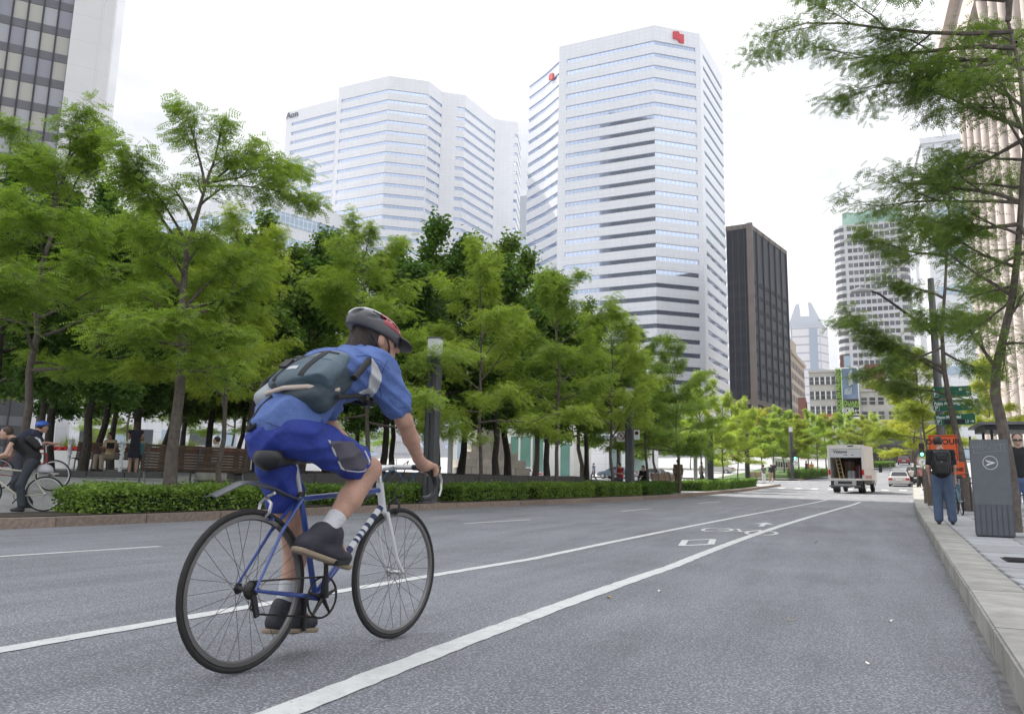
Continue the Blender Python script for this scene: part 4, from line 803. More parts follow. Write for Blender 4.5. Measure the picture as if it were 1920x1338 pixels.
def sdf(prims, vox, k=.03, clips=(), grow_=0., cuts=(), inter=None, disp=None):
    """prims: ('c',a,b,ra,rb) ('e',c,r[,M]) ('b',c,h,rad[,M])"""
    B = []
    for p in prims:
        if p[0] == 'c': q = np.array([p[1], p[2]]); r = max(p[3], p[4]); B.append((q.min(0)-r, q.max(0)+r))
        else: r = np.array(p[2]); r = np.full(3, np.linalg.norm(r)) if len(p) > (3 if p[0] == 'e' else 4) else r; B.append((np.array(p[1])-r, np.array(p[1])+r))
    lo = np.min([b[0] for b in B], 0)-grow_-3*vox; hi = np.max([b[1] for b in B], 0)+grow_+3*vox; n = np.ceil((hi-lo)/vox).astype(int)+1
    ax = [lo[i]+vox*np.arange(n[i]) for i in range(3)]; D = np.full(n, 9., np.float32); mg = k+3*vox+grow_+.01
    for p, (a, b) in zip(prims, B):
        s = [slice(max(0, int((a[i]-mg-lo[i])/vox)), min(n[i], int((b[i]+mg-lo[i])/vox)+2)) for i in range(3)]
        P = np.stack(np.meshgrid(*[ax[i][s[i]] for i in range(3)], indexing='ij'), -1).astype(np.float32)
        d = d_cap(P, *p[1:]) if p[0] == 'c' else d_ell(P, *p[1:]) if p[0] == 'e' else d_box(P, *p[1:])
        o = D[tuple(s)]; h = np.clip(.5+.5*(o-d)/k, 0, 1); D[tuple(s)] = np.where(np.abs(o-d) < k, o+(d-o)*h-k*h*(1-h), np.minimum(o, d))
    D -= grow_
    P = None
    if len(clips) or len(cuts) or inter or disp:
        P = np.stack(np.meshgrid(*ax, indexing='ij'), -1).astype(np.float32)
    if disp: D += disp(P)
    for c, nn in clips: nn = np.array(nn, np.float32); nn /= np.linalg.norm(nn); D = np.maximum(D, (P-np.array(c, np.float32))@nn)
    for p in cuts:
        d = d_cap(P, *p[1:]) if p[0] == 'c' else d_ell(P, *p[1:]) if p[0] == 'e' else d_box(P, *p[1:]); D = np.maximum(D, -d)
    if inter:
        di = np.full(n, 9., np.float32)
        for p in inter: di = np.minimum(di, d_cap(P, *p[1:]) if p[0] == 'c' else d_ell(P, *p[1:]) if p[0] == 'e' else d_box(P, *p[1:]))
        D = np.maximum(D, di)
    return nets(D, lo, vox)
def nets(D, lo, vox):
    s = D < 0; c0 = (slice(None, -1), slice(1, None)); cnt = np.zeros(np.array(D.shape)-1, np.float32); acc = np.zeros((*cnt.shape, 3), np.float32)
    for axis in range(3):
        o1, o2 = [q for q in range(3) if q != axis]
        for b1 in (0, 1):
            for b2 in (0, 1):
                ia = [None]*3; ib = [None]*3; ia[axis] = c0[0]; ib[axis] = c0[1]; ia[o1] = ib[o1] = c0[b1]; ia[o2] = ib[o2] = c0[b2]
                da, db = D[tuple(ia)], D[tuple(ib)]; x = (s[tuple(ia)] != s[tuple(ib)]); w = np.nonzero(x); t = da[w]/(da[w]-db[w])
                cnt[w] += 1; v = np.zeros((len(t), 3), np.float32); v[:, axis] = t; v[:, o1] = b1; v[:, o2] = b2; acc[w] += v
    w = np.nonzero(cnt > 0); idx = np.full(cnt.shape, -1, np.int32); idx[w] = np.arange(len(w[0])); V = (np.stack(w, -1)+acc[w]/cnt[w][:, None])*vox+lo; Fq = []
    for axis in range(3):
        o1, o2 = [(axis+1) % 3, (axis+2) % 3]; sa = [slice(1, -1)]*3; sb = [slice(1, -1)]*3; sa[axis] = slice(0, -1); sb[axis] = slice(1, None)
        A_, B_ = s[tuple(sa)], s[tuple(sb)]; e = np.stack(np.nonzero(A_ != B_), -1); 
        if not len(e): continue
        sg = A_[tuple(e.T)]; base = e.copy(); base[:, o1] += 1; base[:, o2] += 1
        q = []
        for d1, d2 in ((1, 1), (0, 1), (0, 0), (1, 0)):
            g_ = base.copy(); g_[:, o1] -= d1; g_[:, o2] -= d2; q.append(idx[tuple(g_.T)])
        q = np.stack(q, -1); q[~sg] = q[~sg][:, ::-1]; Fq.append(q)
    return V, np.concatenate(Fq)
def org(name, m, parent, prims, vox, k=.03, **kw):
    V, Fq = sdf(prims, vox, k, **kw); return link(bpy.data.objects.new(name, me_np(name, V, Fq, m, True)), parent)
m_skin = mat('skin', (.46, .265, .19), .5, var=.2, vs=14, bump=.15, bs=120); m_hair = mat('hair_dark', (.03, .02, .016), .5, var=.4, vs=60, bump=.6, bs=180)
# ------------------------------------------------------------------ bicycles
m_rub = mat('tyre_rubber', (.022, .021, .021), .75, var=.2, vs=30); m_alu = mat('brushed_metal', (.55, .55, .56), .28, .9); m_rim = mat('grey_rim', (.2, .195, .19), .38, .8); m_blk = mat('black_plastic', (.018, .018, .02), .45); m_blue = mat('blue_frame_paint', (.025, .06, .26), .28, 0, coat=.6); m_whf = mat('white_frame_paint', (.68, .69, .7), .3, coat=.4); m_chr = mat('dark_chain', (.05, .048, .045), .4, .8)
m_spk = mat('dark_spoke', (.07, .07, .072), .4, .7)
def wheel(parent, c, R, mrim, mtyre, nsp=28, tr=.0125, name='wheel', mhub=None, hubw=.05):
    w = thing(name, '', '', (0, 0, 0)); w.parent = parent; w.location = c
    for k_ in ('label', 'category'):
        if k_ in w: del w[k_]
    ring_ = lambda r: [(0, r*math.cos(a), r*math.sin(a)) for a in np.linspace(0, 2*math.pi, 49)[:-1]]
    MB().tube(ring_(R-tr), tr, 10, closed=True).build('tyre', mtyre, w, smooth=True)
    mb = MB(); n = 48; prof = [(-.009, R-2*tr-.001), (-.009, R-2*tr-.018), (0, R-2*tr-.024), (.009, R-2*tr-.018), (.009, R-2*tr-.001), (0, R-2*tr+.003)]
    for i in range(n):
        a = 2*math.pi*i/n; mb.v += [(x, r*math.cos(a), r*math.sin(a)) for x, r in prof]
    for i in range(n):
        for j in range(6): a, b = i*6, ((i+1) % n)*6; mb.f.append((a+j, a+(j+1) % 6, b+(j+1) % 6, b+j))
    mb.build('rim', mrim, w, smooth=True)
    MB().lathe([(.006, -hubw-.012), (.006, -hubw), (.024, -hubw+.006), (.012, -hubw+.012), (.012, hubw-.012), (.024, hubw-.006), (.006, hubw), (.006, hubw+.012)], 12, axis='x').build('hub', mhub or m_alu, w, smooth=True)
    rr = R-2*tr-.022
    sm = [MB().tube([(s_*(hubw-.01), .021*math.cos(a0), .021*math.sin(a0)), (0, rr, 0)], .0011, 4, cap=False).mesh('spoke', m_spk) for s_, a0 in ((1, 1.25), (-1, -1.25), (1, -1.25), (-1, 1.25))]
    for i in range(nsp): inst('spoke', sm[i % 4], w, (0, 0, 0), (2*math.pi*i/nsp, 0, 0))
    return w
rc = gnd(448, 1262); fc = gnd(737, 1197); hd = math.atan2(fc[0]-rc[0], fc[1]-rc[1]); WR = .336
bike = thing('bicycle', 'blue and white road bicycle ridden by the cyclist in blue', 'bicycle', (float(rc[0]), float(rc[1]), .002), -hd)
wheel(bike, (0, 0, WR), WR, m_rim, m_rub, mhub=m_blk); wheel(bike, (0, 1.0, WR), WR, m_rim, m_rub)
BBz = .268; BBu = .415; SC = Vector((0, .283, .735)); HT = Vector((0, .838, .79)); HB = Vector((0, .872, .655)); BBp = Vector((0, BBu, BBz))
fm = MB(); fm.tube([BBp, SC], .0145, 10); fm.tube([SC+Vector((0, .01, -.02)), HT+Vector((0, .0, -.03))], .0135, 10)
for s_ in (-1, 1):
    fm.tube([BBp+Vector((s_*.02, 0, 0)), Vector((s_*.04, .2, .3)), Vector((s_*.062, .0, WR))], [.011, .009, .007], 8); fm.tube([SC+Vector((s_*.012, 0, -.02)), Vector((s_*.035, .15, .57)), Vector((s_*.062, 0, WR))], [.009, .008, .006], 8)
fm.tube([BBp-Vector((.034, 0, 0)), BBp+Vector((.034, 0, 0))], .02, 10); fm.tube([(-.035, .1, .68*.92), (.035, .1, .68*.92)], .006, 6)
fm.build('frame', m_blue, bike, smooth=True)
dt0, dt1 = BBp, HB+Vector((0, -.005, .03)); dtv = dt1-dt0
dt = MB().tube([dt0, dt0+dtv*.38], .0165, 10).build('down_tube', m_blue, bike, smooth=True); MB().tube([dt0+dtv*.381, dt1], .0165, 10).build('down_tube_band', m_whf, bike, smooth=True)
m_nvy = mat('navy_decal', (.015, .03, .11), .4)
for k, (a, b) in enumerate(((.42, .5), (.56, .585), (.61, .64), (.67, .69), (.73, .765), (.82, .87), (.93, .97))):
    MB().tube([dt0+dtv*a, dt0+dtv*b], .0168, 10, cap=False).build('decal', m_nvy, bike, smooth=True)
MB().tube([HB-Vector((0, -.004, .01)), HT+Vector((0, 0, .008))], .019, 12).build('head_tube', m_whf, bike, smooth=True)
fk = MB()
for s_ in (-1, 1): fk.tube([HB+Vector((s_*.03, .004, -.02)), Vector((s_*.046, .905, .52)), Vector((s_*.05, .945, .41)), Vector((s_*.052, 1.0, WR))], [.0125, .011, .009, .006], 8)
fk.tube([HB+Vector((-.036, .004, -.018)), HB+Vector((.036, .004, -.018))], .014, 8); fk.build('fork', m_whf, bike, smooth=True)
MB().tube([SC+Vector((0, .004, -.03)), Vector((0, .24, .872))], .0135, 10).build('seat_post', m_alu, bike, smooth=True); MB().lathe([(.02, -.012), (.02, .012)], 12, c=tuple(SC)).build('seat_collar', m_blk, bike)
org('saddle', m_blk, bike, [('c', (-.05, .075, .895), (.05, .075, .895), .032, .032), ('c', (0, .075, .893), (0, .2, .9), .06, .034), ('c', (0, .2, .9), (0, .335, .895), .03, .018)], .008, .03, clips=[((0, 0, .925), (0, 0, 1))])
# rear mudguard blade
mb = MB(); prof = [(.285, .71), (.2, .735), (.1, .768), (.0, .785), (-.07, .783), (-.1, .775), (-.215, .727)]
for i, (u, z) in enumerate(prof):
    w = .018+.017*min(1, i/3); mb.v += [(-w, u, z-.006), (0, u, z+.006), (w, u, z-.006), (w, u, z-.011), (0, u, z-.001), (-w, u, z-.011)]
    if i:
        for j in range(6): a, b = (i-1)*6, i*6; mb.f.append((a+j, a+(j+1) % 6, b+(j+1) % 6, b+j))
mb.f += [tuple(range(6)), tuple(range(len(mb.v)-6, len(mb.v)))]
mb.build('mudguard', mat('mudguard_grey', (.055, .06, .07), .35), bike, smooth=True)
# stem, bars, hoods
MB().tube([HT, HT+Vector((0, -.008, .07)), HT+Vector((0, .01, .082)), (0, .935, .882)], .0135, 10).build('stem', m_alu, bike, smooth=True)
hb = MB(); pts = [(0, .935, .882), (.15, .935, .882), (.19, .945, .88), (.205, .985, .868), (.207, 1.03, .835), (.208, 1.05, .79), (.208, 1.03, .742), (.208, .98, .722), (.208, .93, .718)]
sp = []
for i in range(len(pts)-1):
    for t_ in (0, .34, .67): sp.append(Vector(pts[i]).lerp(Vector(pts[i+1]), t_))
sp.append(Vector(pts[-1]))
for _ in range(2): sp = [sp[0]]+[(sp[i-1]+sp[i]*2+sp[i+1])/4 for i in range(1, len(sp)-1)]+[sp[-1]]
MB().tube([(-.14, .935, .882), (.14, .935, .882)], .0132, 10).build('handlebar', m_alu, bike, smooth=True)
for s_ in (1, -1):
    MB().tube([(s_*p.x, p.y, p.z) for p in sp if p.x > .12], .0155, 9).build('bar_tape', m_blk, bike, smooth=True)
    h_ = org('brake_hood', m_blk, bike, [('c', (s_*.206, 1.0, .866), (s_*.207, 1.055, .868), .017, .015), ('c', (s_*.207, 1.055, .868), (s_*.208, 1.072, .885), .014, .012)], .006, .02)
    MB().tube([(s_*.209, 1.072, .862), (s_*.212, 1.092, .82), (s_*.214, 1.088, .77), (s_*.216, 1.07, .735)], [.008, .007, .006, .005], 6).build('brake_lever', m_alu, bike, smooth=True)
MB().tube([(.05, .945, .885), (.04, 1.02, .92), (.01, 1.0, .82), (0, .915, .71)], .003, 5).build('brake_cable', m_blk, bike); MB().tube([(-.06, .945, .885), (-.05, 1.03, .93), (-.01, .98, .85), (0, .87, .77)], .003, 5).build('brake_cable', m_blk, bike)
def caliper(c, m):
    mb = MB(); c = Vector(c)
    for s_ in (-1, 1): mb.tube([c+Vector((0, .02, .03)), c+Vector((s_*.034, .02, .005)), c+Vector((s_*.034, .012, -.035)), c+Vector((s_*.016, .01, -.05))], [.008, .008, .007, .008], 6)
    mb.tube([c+Vector((0, .03, .035)), c+Vector((.04, .03, .05))], .007, 6); return mb.build('brake_caliper', m, bike, smooth=True)
caliper((0, .945, .685), m_blk); caliper((0, .06, .69), m_alu)
# drive train
cs = MB(); rg = lambda r, x, n=40: [(x, BBu+r*math.cos(a), BBz+r*math.sin(a)) for a in np.linspace(0, 2*math.pi, n+1)[:-1]]
crank = MB().tube(rg(.092, .046), .0055, 6, closed=True); 
for k in range(5):
    a = k*2*math.pi/5+.3; crank.tube([(.048, BBu, BBz), (.047, BBu+.09*math.cos(a), BBz+.09*math.sin(a))], [.012, .006], 6)
crk = crank.build('chainring', m_chr, bike, smooth=True)
PR, PL = Vector((.14, .398, BBz+.165)), Vector((-.14, .432, BBz-.165))
MB().tube([(.068, BBu, BBz), (.074, .398, BBz+.165)], [.014, .01], 8).build('crank_arm', m_blk, bike, smooth=True); MB().tube([(-.068, BBu, BBz), (-.074, .432, BBz-.165)], [.014, .01], 8).build('crank_arm', m_blk, bike, smooth=True)
for P in (PR, PL):
    pd = MB().bb(P.x-.045, P.x+.045, P.y-.045, P.y+.045, P.z-.013, P.z+.011).build('pedal', m_blk, bike, bevel=.005); MB().tube([(math.copysign(.07, P.x), P.y, P.z), (math.copysign(.09, P.x), P.y, P.z)], .006, 6).build('axle', m_alu, pd)
MB().lathe([(.018, .025), (.028, .027), (.04, .034), (.04, .037), (.034, .045), (.02, .05)], 20, c=(0, 0, WR), axis='x').build('cassette', m_chr, bike, smooth=True)
MB().tube([(.046, .0, WR+.036), (.046, BBu, BBz+.092)], .0045, 5).build('chain', m_chr, bike); MB().tube([(.046, BBu, BBz-.092), (.046, .03, WR-.1), (.046, -.005, WR-.075), (.046, 0, WR-.036)], .0045, 5).build('chain', m_chr, bike); MB().box((.05, .015, WR-.065), (.014, .03, .1), (.3, 0, 0)).build('derailleur', m_blk, bike, bevel=.004)
# ------------------------------------------------------------------ the riding cyclist
m_shirt = mat('blue_jersey', (.085, .145, .36), .8, var=.16, vs=7, bump=1., bs=11); m_short = mat('royal_blue_shorts', (.02, .042, .27), .75, var=.16, vs=6, bump=.9, bs=12); m_sock = mat('grey_sock', (.55, .55, .57), .85, bump=.4, bs=80); m_shoe = mat('dark_shoe', (.03, .03, .04), .7, var=.3, vs=20); m_sole = mat('tan_sole', (.3, .24, .17), .75); m_refl = mat('grey_panel', (.5, .51, .52), .6); m_gpan = mat('charcoal_panel', (.08, .075, .1), .7)
cyc = thing('person', 'cyclist in blue jersey, blue shorts and helmet riding past in foreground', 'person', tuple(bike.location), -hd)
hipR, kneR, ankR, hipL, kneL, ankL = (.085, .185, 1.0), (.13, .6, .86), (.13, .345, .585), (-.075, .16, .96), (-.105, .335, .615), (-.115, .345, .245)
heelR, toeR, heelL, toeL = (.13, .2, .525), (.14, .455, .447), (-.115, .285, .155), (-.125, .53, .128)
shR, elR, wrR, shL, elL, wrL = (.185, .575, 1.355), (.255, .7, 1.1), (.212, .882, .925), (-.185, .575, 1.355), (-.255, .7, 1.1), (-.212, .882, .925)
pel, lum, mid, chest, neck, head = (0, .14, 1.0), (0, .19, 1.1), (0, .3, 1.22), (0, .46, 1.33), (0, .6, 1.415), (0, .735, 1.535)
HT_ = rotM('Z', -24); HC_ = np.array([0, .66, 1.5])
def hq(p): return tuple(HC_+HT_@(np.array(p, float)-HC_))
def hv(v): return tuple(HT_@np.array(v, float))
def turn(pr):
    o_ = []
    for p in pr:
        if p[0] == 'c': o_.append(('c', hq(p[1]), hq(p[2]), p[3], p[4]))
        else: o_.append((p[0], hq(p[1]), *p[2:-1], HT_@p[-1]) if isinstance(p[-1], np.ndarray) else (p[0], hq(p[1]), *p[2:], HT_))
    return o_
def turnc(cl): return [(hq(a), hv(b)) for a, b in cl]
HM = rotM('X', -22)
def hand(w, s_):
    P = [('c', w, (s_*.205, .95, .892), .026, .031), ('c', (s_*.185, .955, .893), (s_*.228, .955, .89), .019, .019)]
    for j, (x, l) in enumerate(((.178, .9), (.197, 1.05), (.216, 1.), (.234, .8))):
        a = (s_*x, .962, .895); b = (s_*(x+.002), .962+.042*l, .889); c = (s_*(x+.003), .962+.06*l, .866); d = (s_*x, .962+.055*l, .844); P += [('c', a, b, .0105, .0098), ('c', b, c, .0098, .0092), ('c', c, d, .0092, .0082)]
    P += [('c', (s_*.185, .915, .905), (s_*.165, .95, .88), .014, .012), ('c', (s_*.165, .95, .88), (s_*.168, .985, .862), .0115, .0095)]; return P
body = [('c', (0, .16, 1.01), lum, .095, .095), ('c', lum, mid, .1, .105), ('c', mid, chest, .105, .11), ('c', (-.1, .56, 1.35), (.1, .56, 1.35), .085, .085), ('c', neck, (0, .68, 1.47), .055, .053),
        *turn([('e', head, (.078, .1, .118), HM), ('c', (0, .765, 1.455), (0, .8, 1.46), .046, .036), ('c', (0, .838, 1.515), (0, .852, 1.49), .012, .015), ('e', (.08, .715, 1.52), (.012, .022, .032)), ('e', (-.08, .715, 1.52), (.012, .022, .032)), ('e', (0, .815, 1.455), (.022, .014, .01))]),
        ('c', hipR, kneR, .088, .06), ('c', kneR, (.13, .475, .72), .058, .057), ('c', (.13, .475, .72), ankR, .057, .036), ('c', ankR, heelR, .03, .025), ('c', ankR, toeR, .028, .02), ('c', hipL, kneL, .088, .06), ('c', kneL, (-.117, .395, .45), .058, .057), ('c', (-.117, .395, .45), ankL, .057, .036), ('c', ankL, heelL, .03, .025), ('c', ankL, toeL, .028, .02),
        ('c', shR, elR, .05, .041), ('c', elR, (.235, .785, 1.02), .042, .04), ('c', (.235, .785, 1.02), wrR, .04, .027), ('c', shL, elL, .05, .041), ('c', elL, (-.235, .785, 1.02), .042, .04), ('c', (-.235, .785, 1.02), wrL, .04, .027)]
bodyo = org('body', m_skin, cyc, body+hand(wrR, 1)+hand(wrL, -1), .0068, .018)
def mixp(a, b, t): return tuple(np.array(a)*(1-t)+np.array(b)*t)
SW = lambda P: (.0115*(np.abs(np.sin(P[..., 1]*23+P[..., 2]*27+2.2*np.sin(P[..., 0]*11+P[..., 2]*8)))-.6)+.003*np.sin(P[..., 1]*61-P[..., 2]*48+4*np.sin(P[..., 0]*17))*np.clip((1.36-P[..., 2])*4, .35, 1)).astype(np.float32)
shirtP = [('c', (-.035, .155, 1.03), (.04, .17, 1.04), .122, .122), ('c', (-.035, .2, 1.1), (.04, .2, 1.1), .122, .122), ('c', (-.05, .3, 1.215), (.05, .3, 1.215), .131, .131), ('c', (-.08, .45, 1.31), (.08, .45, 1.31), .132, .132), ('c', (-.11, .545, 1.355), (.11, .545, 1.355), .105, .105), ('c', neck, (0, .655, 1.452), .075, .064),
          ('c', shR, mixp(shR, elR, .68), .088, .079), ('c', shL, mixp(shL, elL, .68), .088, .079)]
ua = np.array(elR)-np.array(shR); ual = np.array(elL)-np.array(shL)
def sleeve_clip(P): return 0
V, Fq = sdf(shirtP, .0085, .06, clips=[((0, .62, 1.475), (0, .6, .8)), ((0, .02, .995), (-.1, -.2, -1)), (mixp(shR, elR, .72), tuple(ua*[1, 1, 1])), (mixp(shL, elL, .72), tuple(ual))] [:2], disp=SW)
shirt = link(bpy.data.objects.new('jersey', me_np('jersey', V, Fq, m_shirt, True)), cyc)
org('sleeve_hem', m_shirt, shirt, [('c', mixp(shR, elR, .4), mixp(shR, elR, .74), .08, .077)], .006, .01, clips=[(mixp(shR, elR, .76), tuple(ua)), (mixp(shR, elR, .45), tuple(-ua))]); org('sleeve_hem', m_shirt, shirt, [('c', mixp(shL, elL, .4), mixp(shL, elL, .74), .08, .077)], .006, .01, clips=[(mixp(shL, elL, .76), tuple(ual)), (mixp(shL, elL, .45), tuple(-ual))])
from mathutils.bvhtree import BVHTree
Mb = Matrix.Translation(bike.location)@Matrix.Rotation(-hd, 4, 'Z'); Mi = Mb.inverted()
def hits(V, Fq, pix):
    bv = BVHTree.FromPolygons([tuple(map(float, v)) for v in V], [tuple(map(int, f)) for f in Fq]); o = Mi@Vector(CAM); r = []
    for p in pix:
        d = Mi.to_3x3()@Vector(ray(*p)); h = bv.ray_cast(o, d)[0]
        if h is not None: r.append(tuple(h))
    return r
def chain(H, R): return [('c', H[q], H[q+1], R[q], R[q+1]) for q in range(len(H)-1)]
m_seam = mat('jersey_seam', (.035, .06, .17), .8)
for q_, path_ in enumerate(([(668, 668), (690, 666), (712, 676), (735, 696)], [(726, 676), (716, 700), (712, 724), (716, 748)], [(500, 792), (540, 806), (580, 812), (620, 820), (650, 824)], [(748, 762), (756, 764), (764, 764)])):
    hh_ = hits(V, Fq, [(a_[0]+(b_[0]-a_[0])*t_/5, a_[1]+(b_[1]-a_[1])*t_/5) for a_, b_ in zip(path_[:-1], path_[1:]) for t_ in range(5)])
    if len(hh_) > 3: MB().tube(hh_, .0022, 4).build('seam', m_seam, shirt)
H1 = hits(V, Fq, [(697, 671), (702, 690), (705, 705), (700, 722), (688, 734), (672, 738)]); H2 = hits(V, Fq, [(703, 712), (700, 728), (696, 742)])
Vp, Fp = sdf(shirtP, .006, .06, grow_=.0035, disp=SW, inter=chain(H1, [.004, .02, .032, .032, .024, .006][:len(H1)])+chain(H2, [.028, .024, .01][:len(H2)]))
link(bpy.data.objects.new('shoulder_panel', me_np('shoulder_panel', Vp, Fp, m_refl, True)), shirt)
shortP = [('c', (-.045, .145, .985), (.05, .17, 1.03), .118, .112), ('c', hipR, mixp(hipR, kneR, .9), .1, .087), ('c', hipL, mixp(hipL, kneL, .8), .1, .09)]
tR, tL = np.array(kneR)-np.array(hipR), np.array(kneL)-np.array(hipL)
SWs = lambda P: (.0095*(np.abs(np.sin(P[..., 1]*17-P[..., 2]*31+2*np.sin(P[..., 0]*16)))-.6)+.002*np.sin(P[..., 1]*52+P[..., 2]*66)).astype(np.float32)
def shorts(grow_, inter=None, vox=.008):
    # hems are cut per leg so that one leg's plane does not slice the other
    B1 = sdf(shortP[:2], vox, .05, clips=[(mixp(hipR, kneR, .83), tuple(tR))], grow_=grow_, disp=SWs, inter=inter); return B1
V1, F1 = shorts(0); V2, F2 = sdf([shortP[0], shortP[2]], .008, .05, clips=[(mixp(hipL, kneL, .8), tuple(tL))], disp=SWs)
sho = link(bpy.data.objects.new('shorts', me_np('shorts', np.concatenate([V1, V2]), np.concatenate([F1, F2+len(V1)]), m_short, True)), cyc)
def inpoly(x, y, P):
    c = False
    for (x0, y0), (x1, y1) in zip(P, P[1:]+P[:1]):
        if (y0 > y) != (y1 > y) and x < (x1-x0)*(y-y0)/(y1-y0)+x0: c = not c
    return c
PP = [(622, 829), (645, 876), (682, 880), (689, 864), (662, 828)]
H3 = hits(V1, F1, [(x, y) for x in range(618, 694, 5) for y in range(826, 884, 5) if inpoly(x, y, PP)]); H4 = hits(V1, F1, [(617, 826), (628, 850), (641, 878), (655, 882), (672, 884), (684, 882), (693, 864), (684, 846), (670, 826)])
Vp, Fp = shorts(.003, [('c', a_, a_, .014, .014) for a_ in H3], .006); link(bpy.data.objects.new('side_panel', me_np('side_panel', Vp, Fp, m_gpan, True)), sho)
Vp, Fp = shorts(.005, chain(H4, [.006]*len(H4)), .005); link(bpy.data.objects.new('piping', me_np('piping', Vp, Fp, m_refl, True)), sho)
for (an, kn, he, to, s_) in ((ankR, (.13, .475, .72), heelR, toeR, 1), (ankL, (-.117, .395, .45), heelL, toeL, -1)):
    d_ = np.array(kn)-np.array(an); org('sock', m_sock, cyc, [('c', mixp(an, he, .25), an, .034, .041), ('c', an, mixp(an, kn, .55), .041, .05)], .006, .02, clips=[(mixp(an, kn, .42), tuple(d_))])
    org('shoe', m_shoe, cyc, [('c', he, mixp(an, he, .3), .037, .043), ('c', he, to, .036, .031), ('c', mixp(an, to, .2), mixp(he, to, .72), .046, .037), ('c', mixp(an, he, .35), mixp(an, to, .2), .045, .045)], .006, .03)
    f_ = np.array(to)-np.array(he); f_ = f_/np.linalg.norm(f_); dn = np.array([0, f_[2], -f_[1]]); off = dn*.034
    so_ = org('sole', m_sole, cyc, [('c', tuple(np.array(he)+off-f_*.02), tuple(np.array(to)+off*.85+f_*.01), .037, .033)], .006, .02, clips=[(tuple(np.array(he)+off*.75), tuple(-dn)), (tuple(np.array(he)+off*1.4), tuple(dn))])
for q_ in range(5):
    t_ = q_/5; a_ = np.array(mixp(ankR, toeR, .28+.5*t_)); MB().tube([tuple(a_+np.array([-.026, .0, .032-.006*t_])), tuple(a_+np.array([0, .004, .044-.012*t_])), tuple(a_+np.array([.026, 0, .032-.006*t_]))], .0035, 5).build('lace', m_refl, cyc)
# hair, helmet, sunglasses
org('hair', m_hair, cyc, turn([('e', (0, .695, 1.545), (.092, .1, .11), HM), ('c', (0, .63, 1.5), (0, .585, 1.455), .06, .04), ('c', (.04, .625, 1.49), (.035, .57, 1.455), .035, .018), ('c', (-.04, .625, 1.49), (-.03, .58, 1.45), .035, .02)]), .007, .03, clips=turnc([((0, .7, 1.5), (0, .95, -.3))]), disp=lambda P: (.006*np.sin(P[..., 0]*90+P[..., 2]*40)*np.sin(P[..., 1]*70)).astype(np.float32))
hc = (0, .715, 1.575); HM2 = rotM('X', -19); hcl = [((0, .715, 1.548), tuple(HM2@np.array([0, 0, -1.])))]
vents = [('c', tuple(np.array(hc)+HM2@np.array([x, -.06, .102-abs(x)*.45])), tuple(np.array(hc)+HM2@np.array([x*1.05, .1, .075-abs(x)*.45])), .011, .009) for x in (-.066, -.023, .023, .066)]
vents += [('c', tuple(np.array(hc)+HM2@np.array([s_*.1, -.1, .03])), tuple(np.array(hc)+HM2@np.array([s_*.085, .0, .065])), .014, .01) for s_ in (-1, 1)]+[('c', tuple(np.array(hc)+HM2@np.array([x, -.165, .03])), tuple(np.array(hc)+HM2@np.array([x, -.12, .06])), .02, .014) for x in (-.045, .045)]
vents = turn(vents)
hel = [('e', hc, (.104, .152, .098), HM2), ('e', tuple(np.array(hc)+HM2@np.array([0, -.07, .02])), (.09, .095, .07), HM2)]
hel = turn(hel); hcl = turnc(hcl)
m_hdk = mat('helmet_grey', (.06, .06, .068), .4, coat=.3); m_hrd = mat('helmet_red', (.3, .02, .035), .35, coat=.4); m_hwh = mat('helmet_silver', (.6, .6, .62), .35, coat=.4)
hroot = org('helmet', m_hdk, cyc, hel, .006, .03, clips=hcl, cuts=vents)
org('liner', m_blk, hroot, turn([('e', hc, (.094, .14, .087), HM2)]), .008, .03, clips=hcl)
def shellpart(nm, m, x0, x1, y0, y1): return org(nm, m, hroot, hel, .0055, .03, grow_=.0025, clips=hcl+turnc([((x1, .7, 1.5), (1, 0, 0)), ((x0, .7, 1.5), (-1, 0, 0)), ((0, y1, 1.5), (0, 1, 0)), ((0, y0, 1.5), (0, -1, 0)), ((0, .715, 1.6), tuple(HM2@np.array([0, 0, -1.])))]), cuts=vents)
for s_ in (-1, 1):
    a, b = sorted((s_*.037, s_*.1)); shellpart('red_panel', m_hrd, a, b, .72, .9)
    a, b = sorted((s_*.03, s_*.055)); shellpart('silver_rib', m_hwh, a, b, .56, .8)
shellpart('silver_rib', m_hwh, -.012, .012, .56, .87)
org('visor', m_blk, hroot, turn([('e', (0, .865, 1.53), (.085, .075, .02), rotM('X', -30))]), .006, .02, clips=turnc([((0, .835, 1.5), (0, -1, 0))]))
for s_ in (-1, 1):
    MB().tube([hq(q_) for q_ in ((s_*.095, .74, 1.55), (s_*.083, .765, 1.49), (s_*.04, .785, 1.432), (0, .785, 1.425),)], .005, 5).build('chin_strap', m_blk, hroot); MB().tube([hq(q_) for q_ in ((s_*.09, .66, 1.54), (s_*.084, .71, 1.475), (s_*.04, .785, 1.434),)], .005, 5).build('chin_strap', m_blk, hroot)
sg = MB()
for s_ in (-1, 1):
    sg.tube([hq(q_) for q_ in ((s_*.086, .715, 1.545), (s_*.078, .8, 1.535), (s_*.05, .828, 1.53), (0, .845, 1.53),)], .004, 5)
sgo = sg.build('sunglasses', m_blk, cyc)
for s_ in (-1, 1): org('lens', m_dark, sgo, turn([('e', (s_*.037, .826, 1.518), (.03, .012, .02), rotM('Z', -s_*25))]), .005, .01)
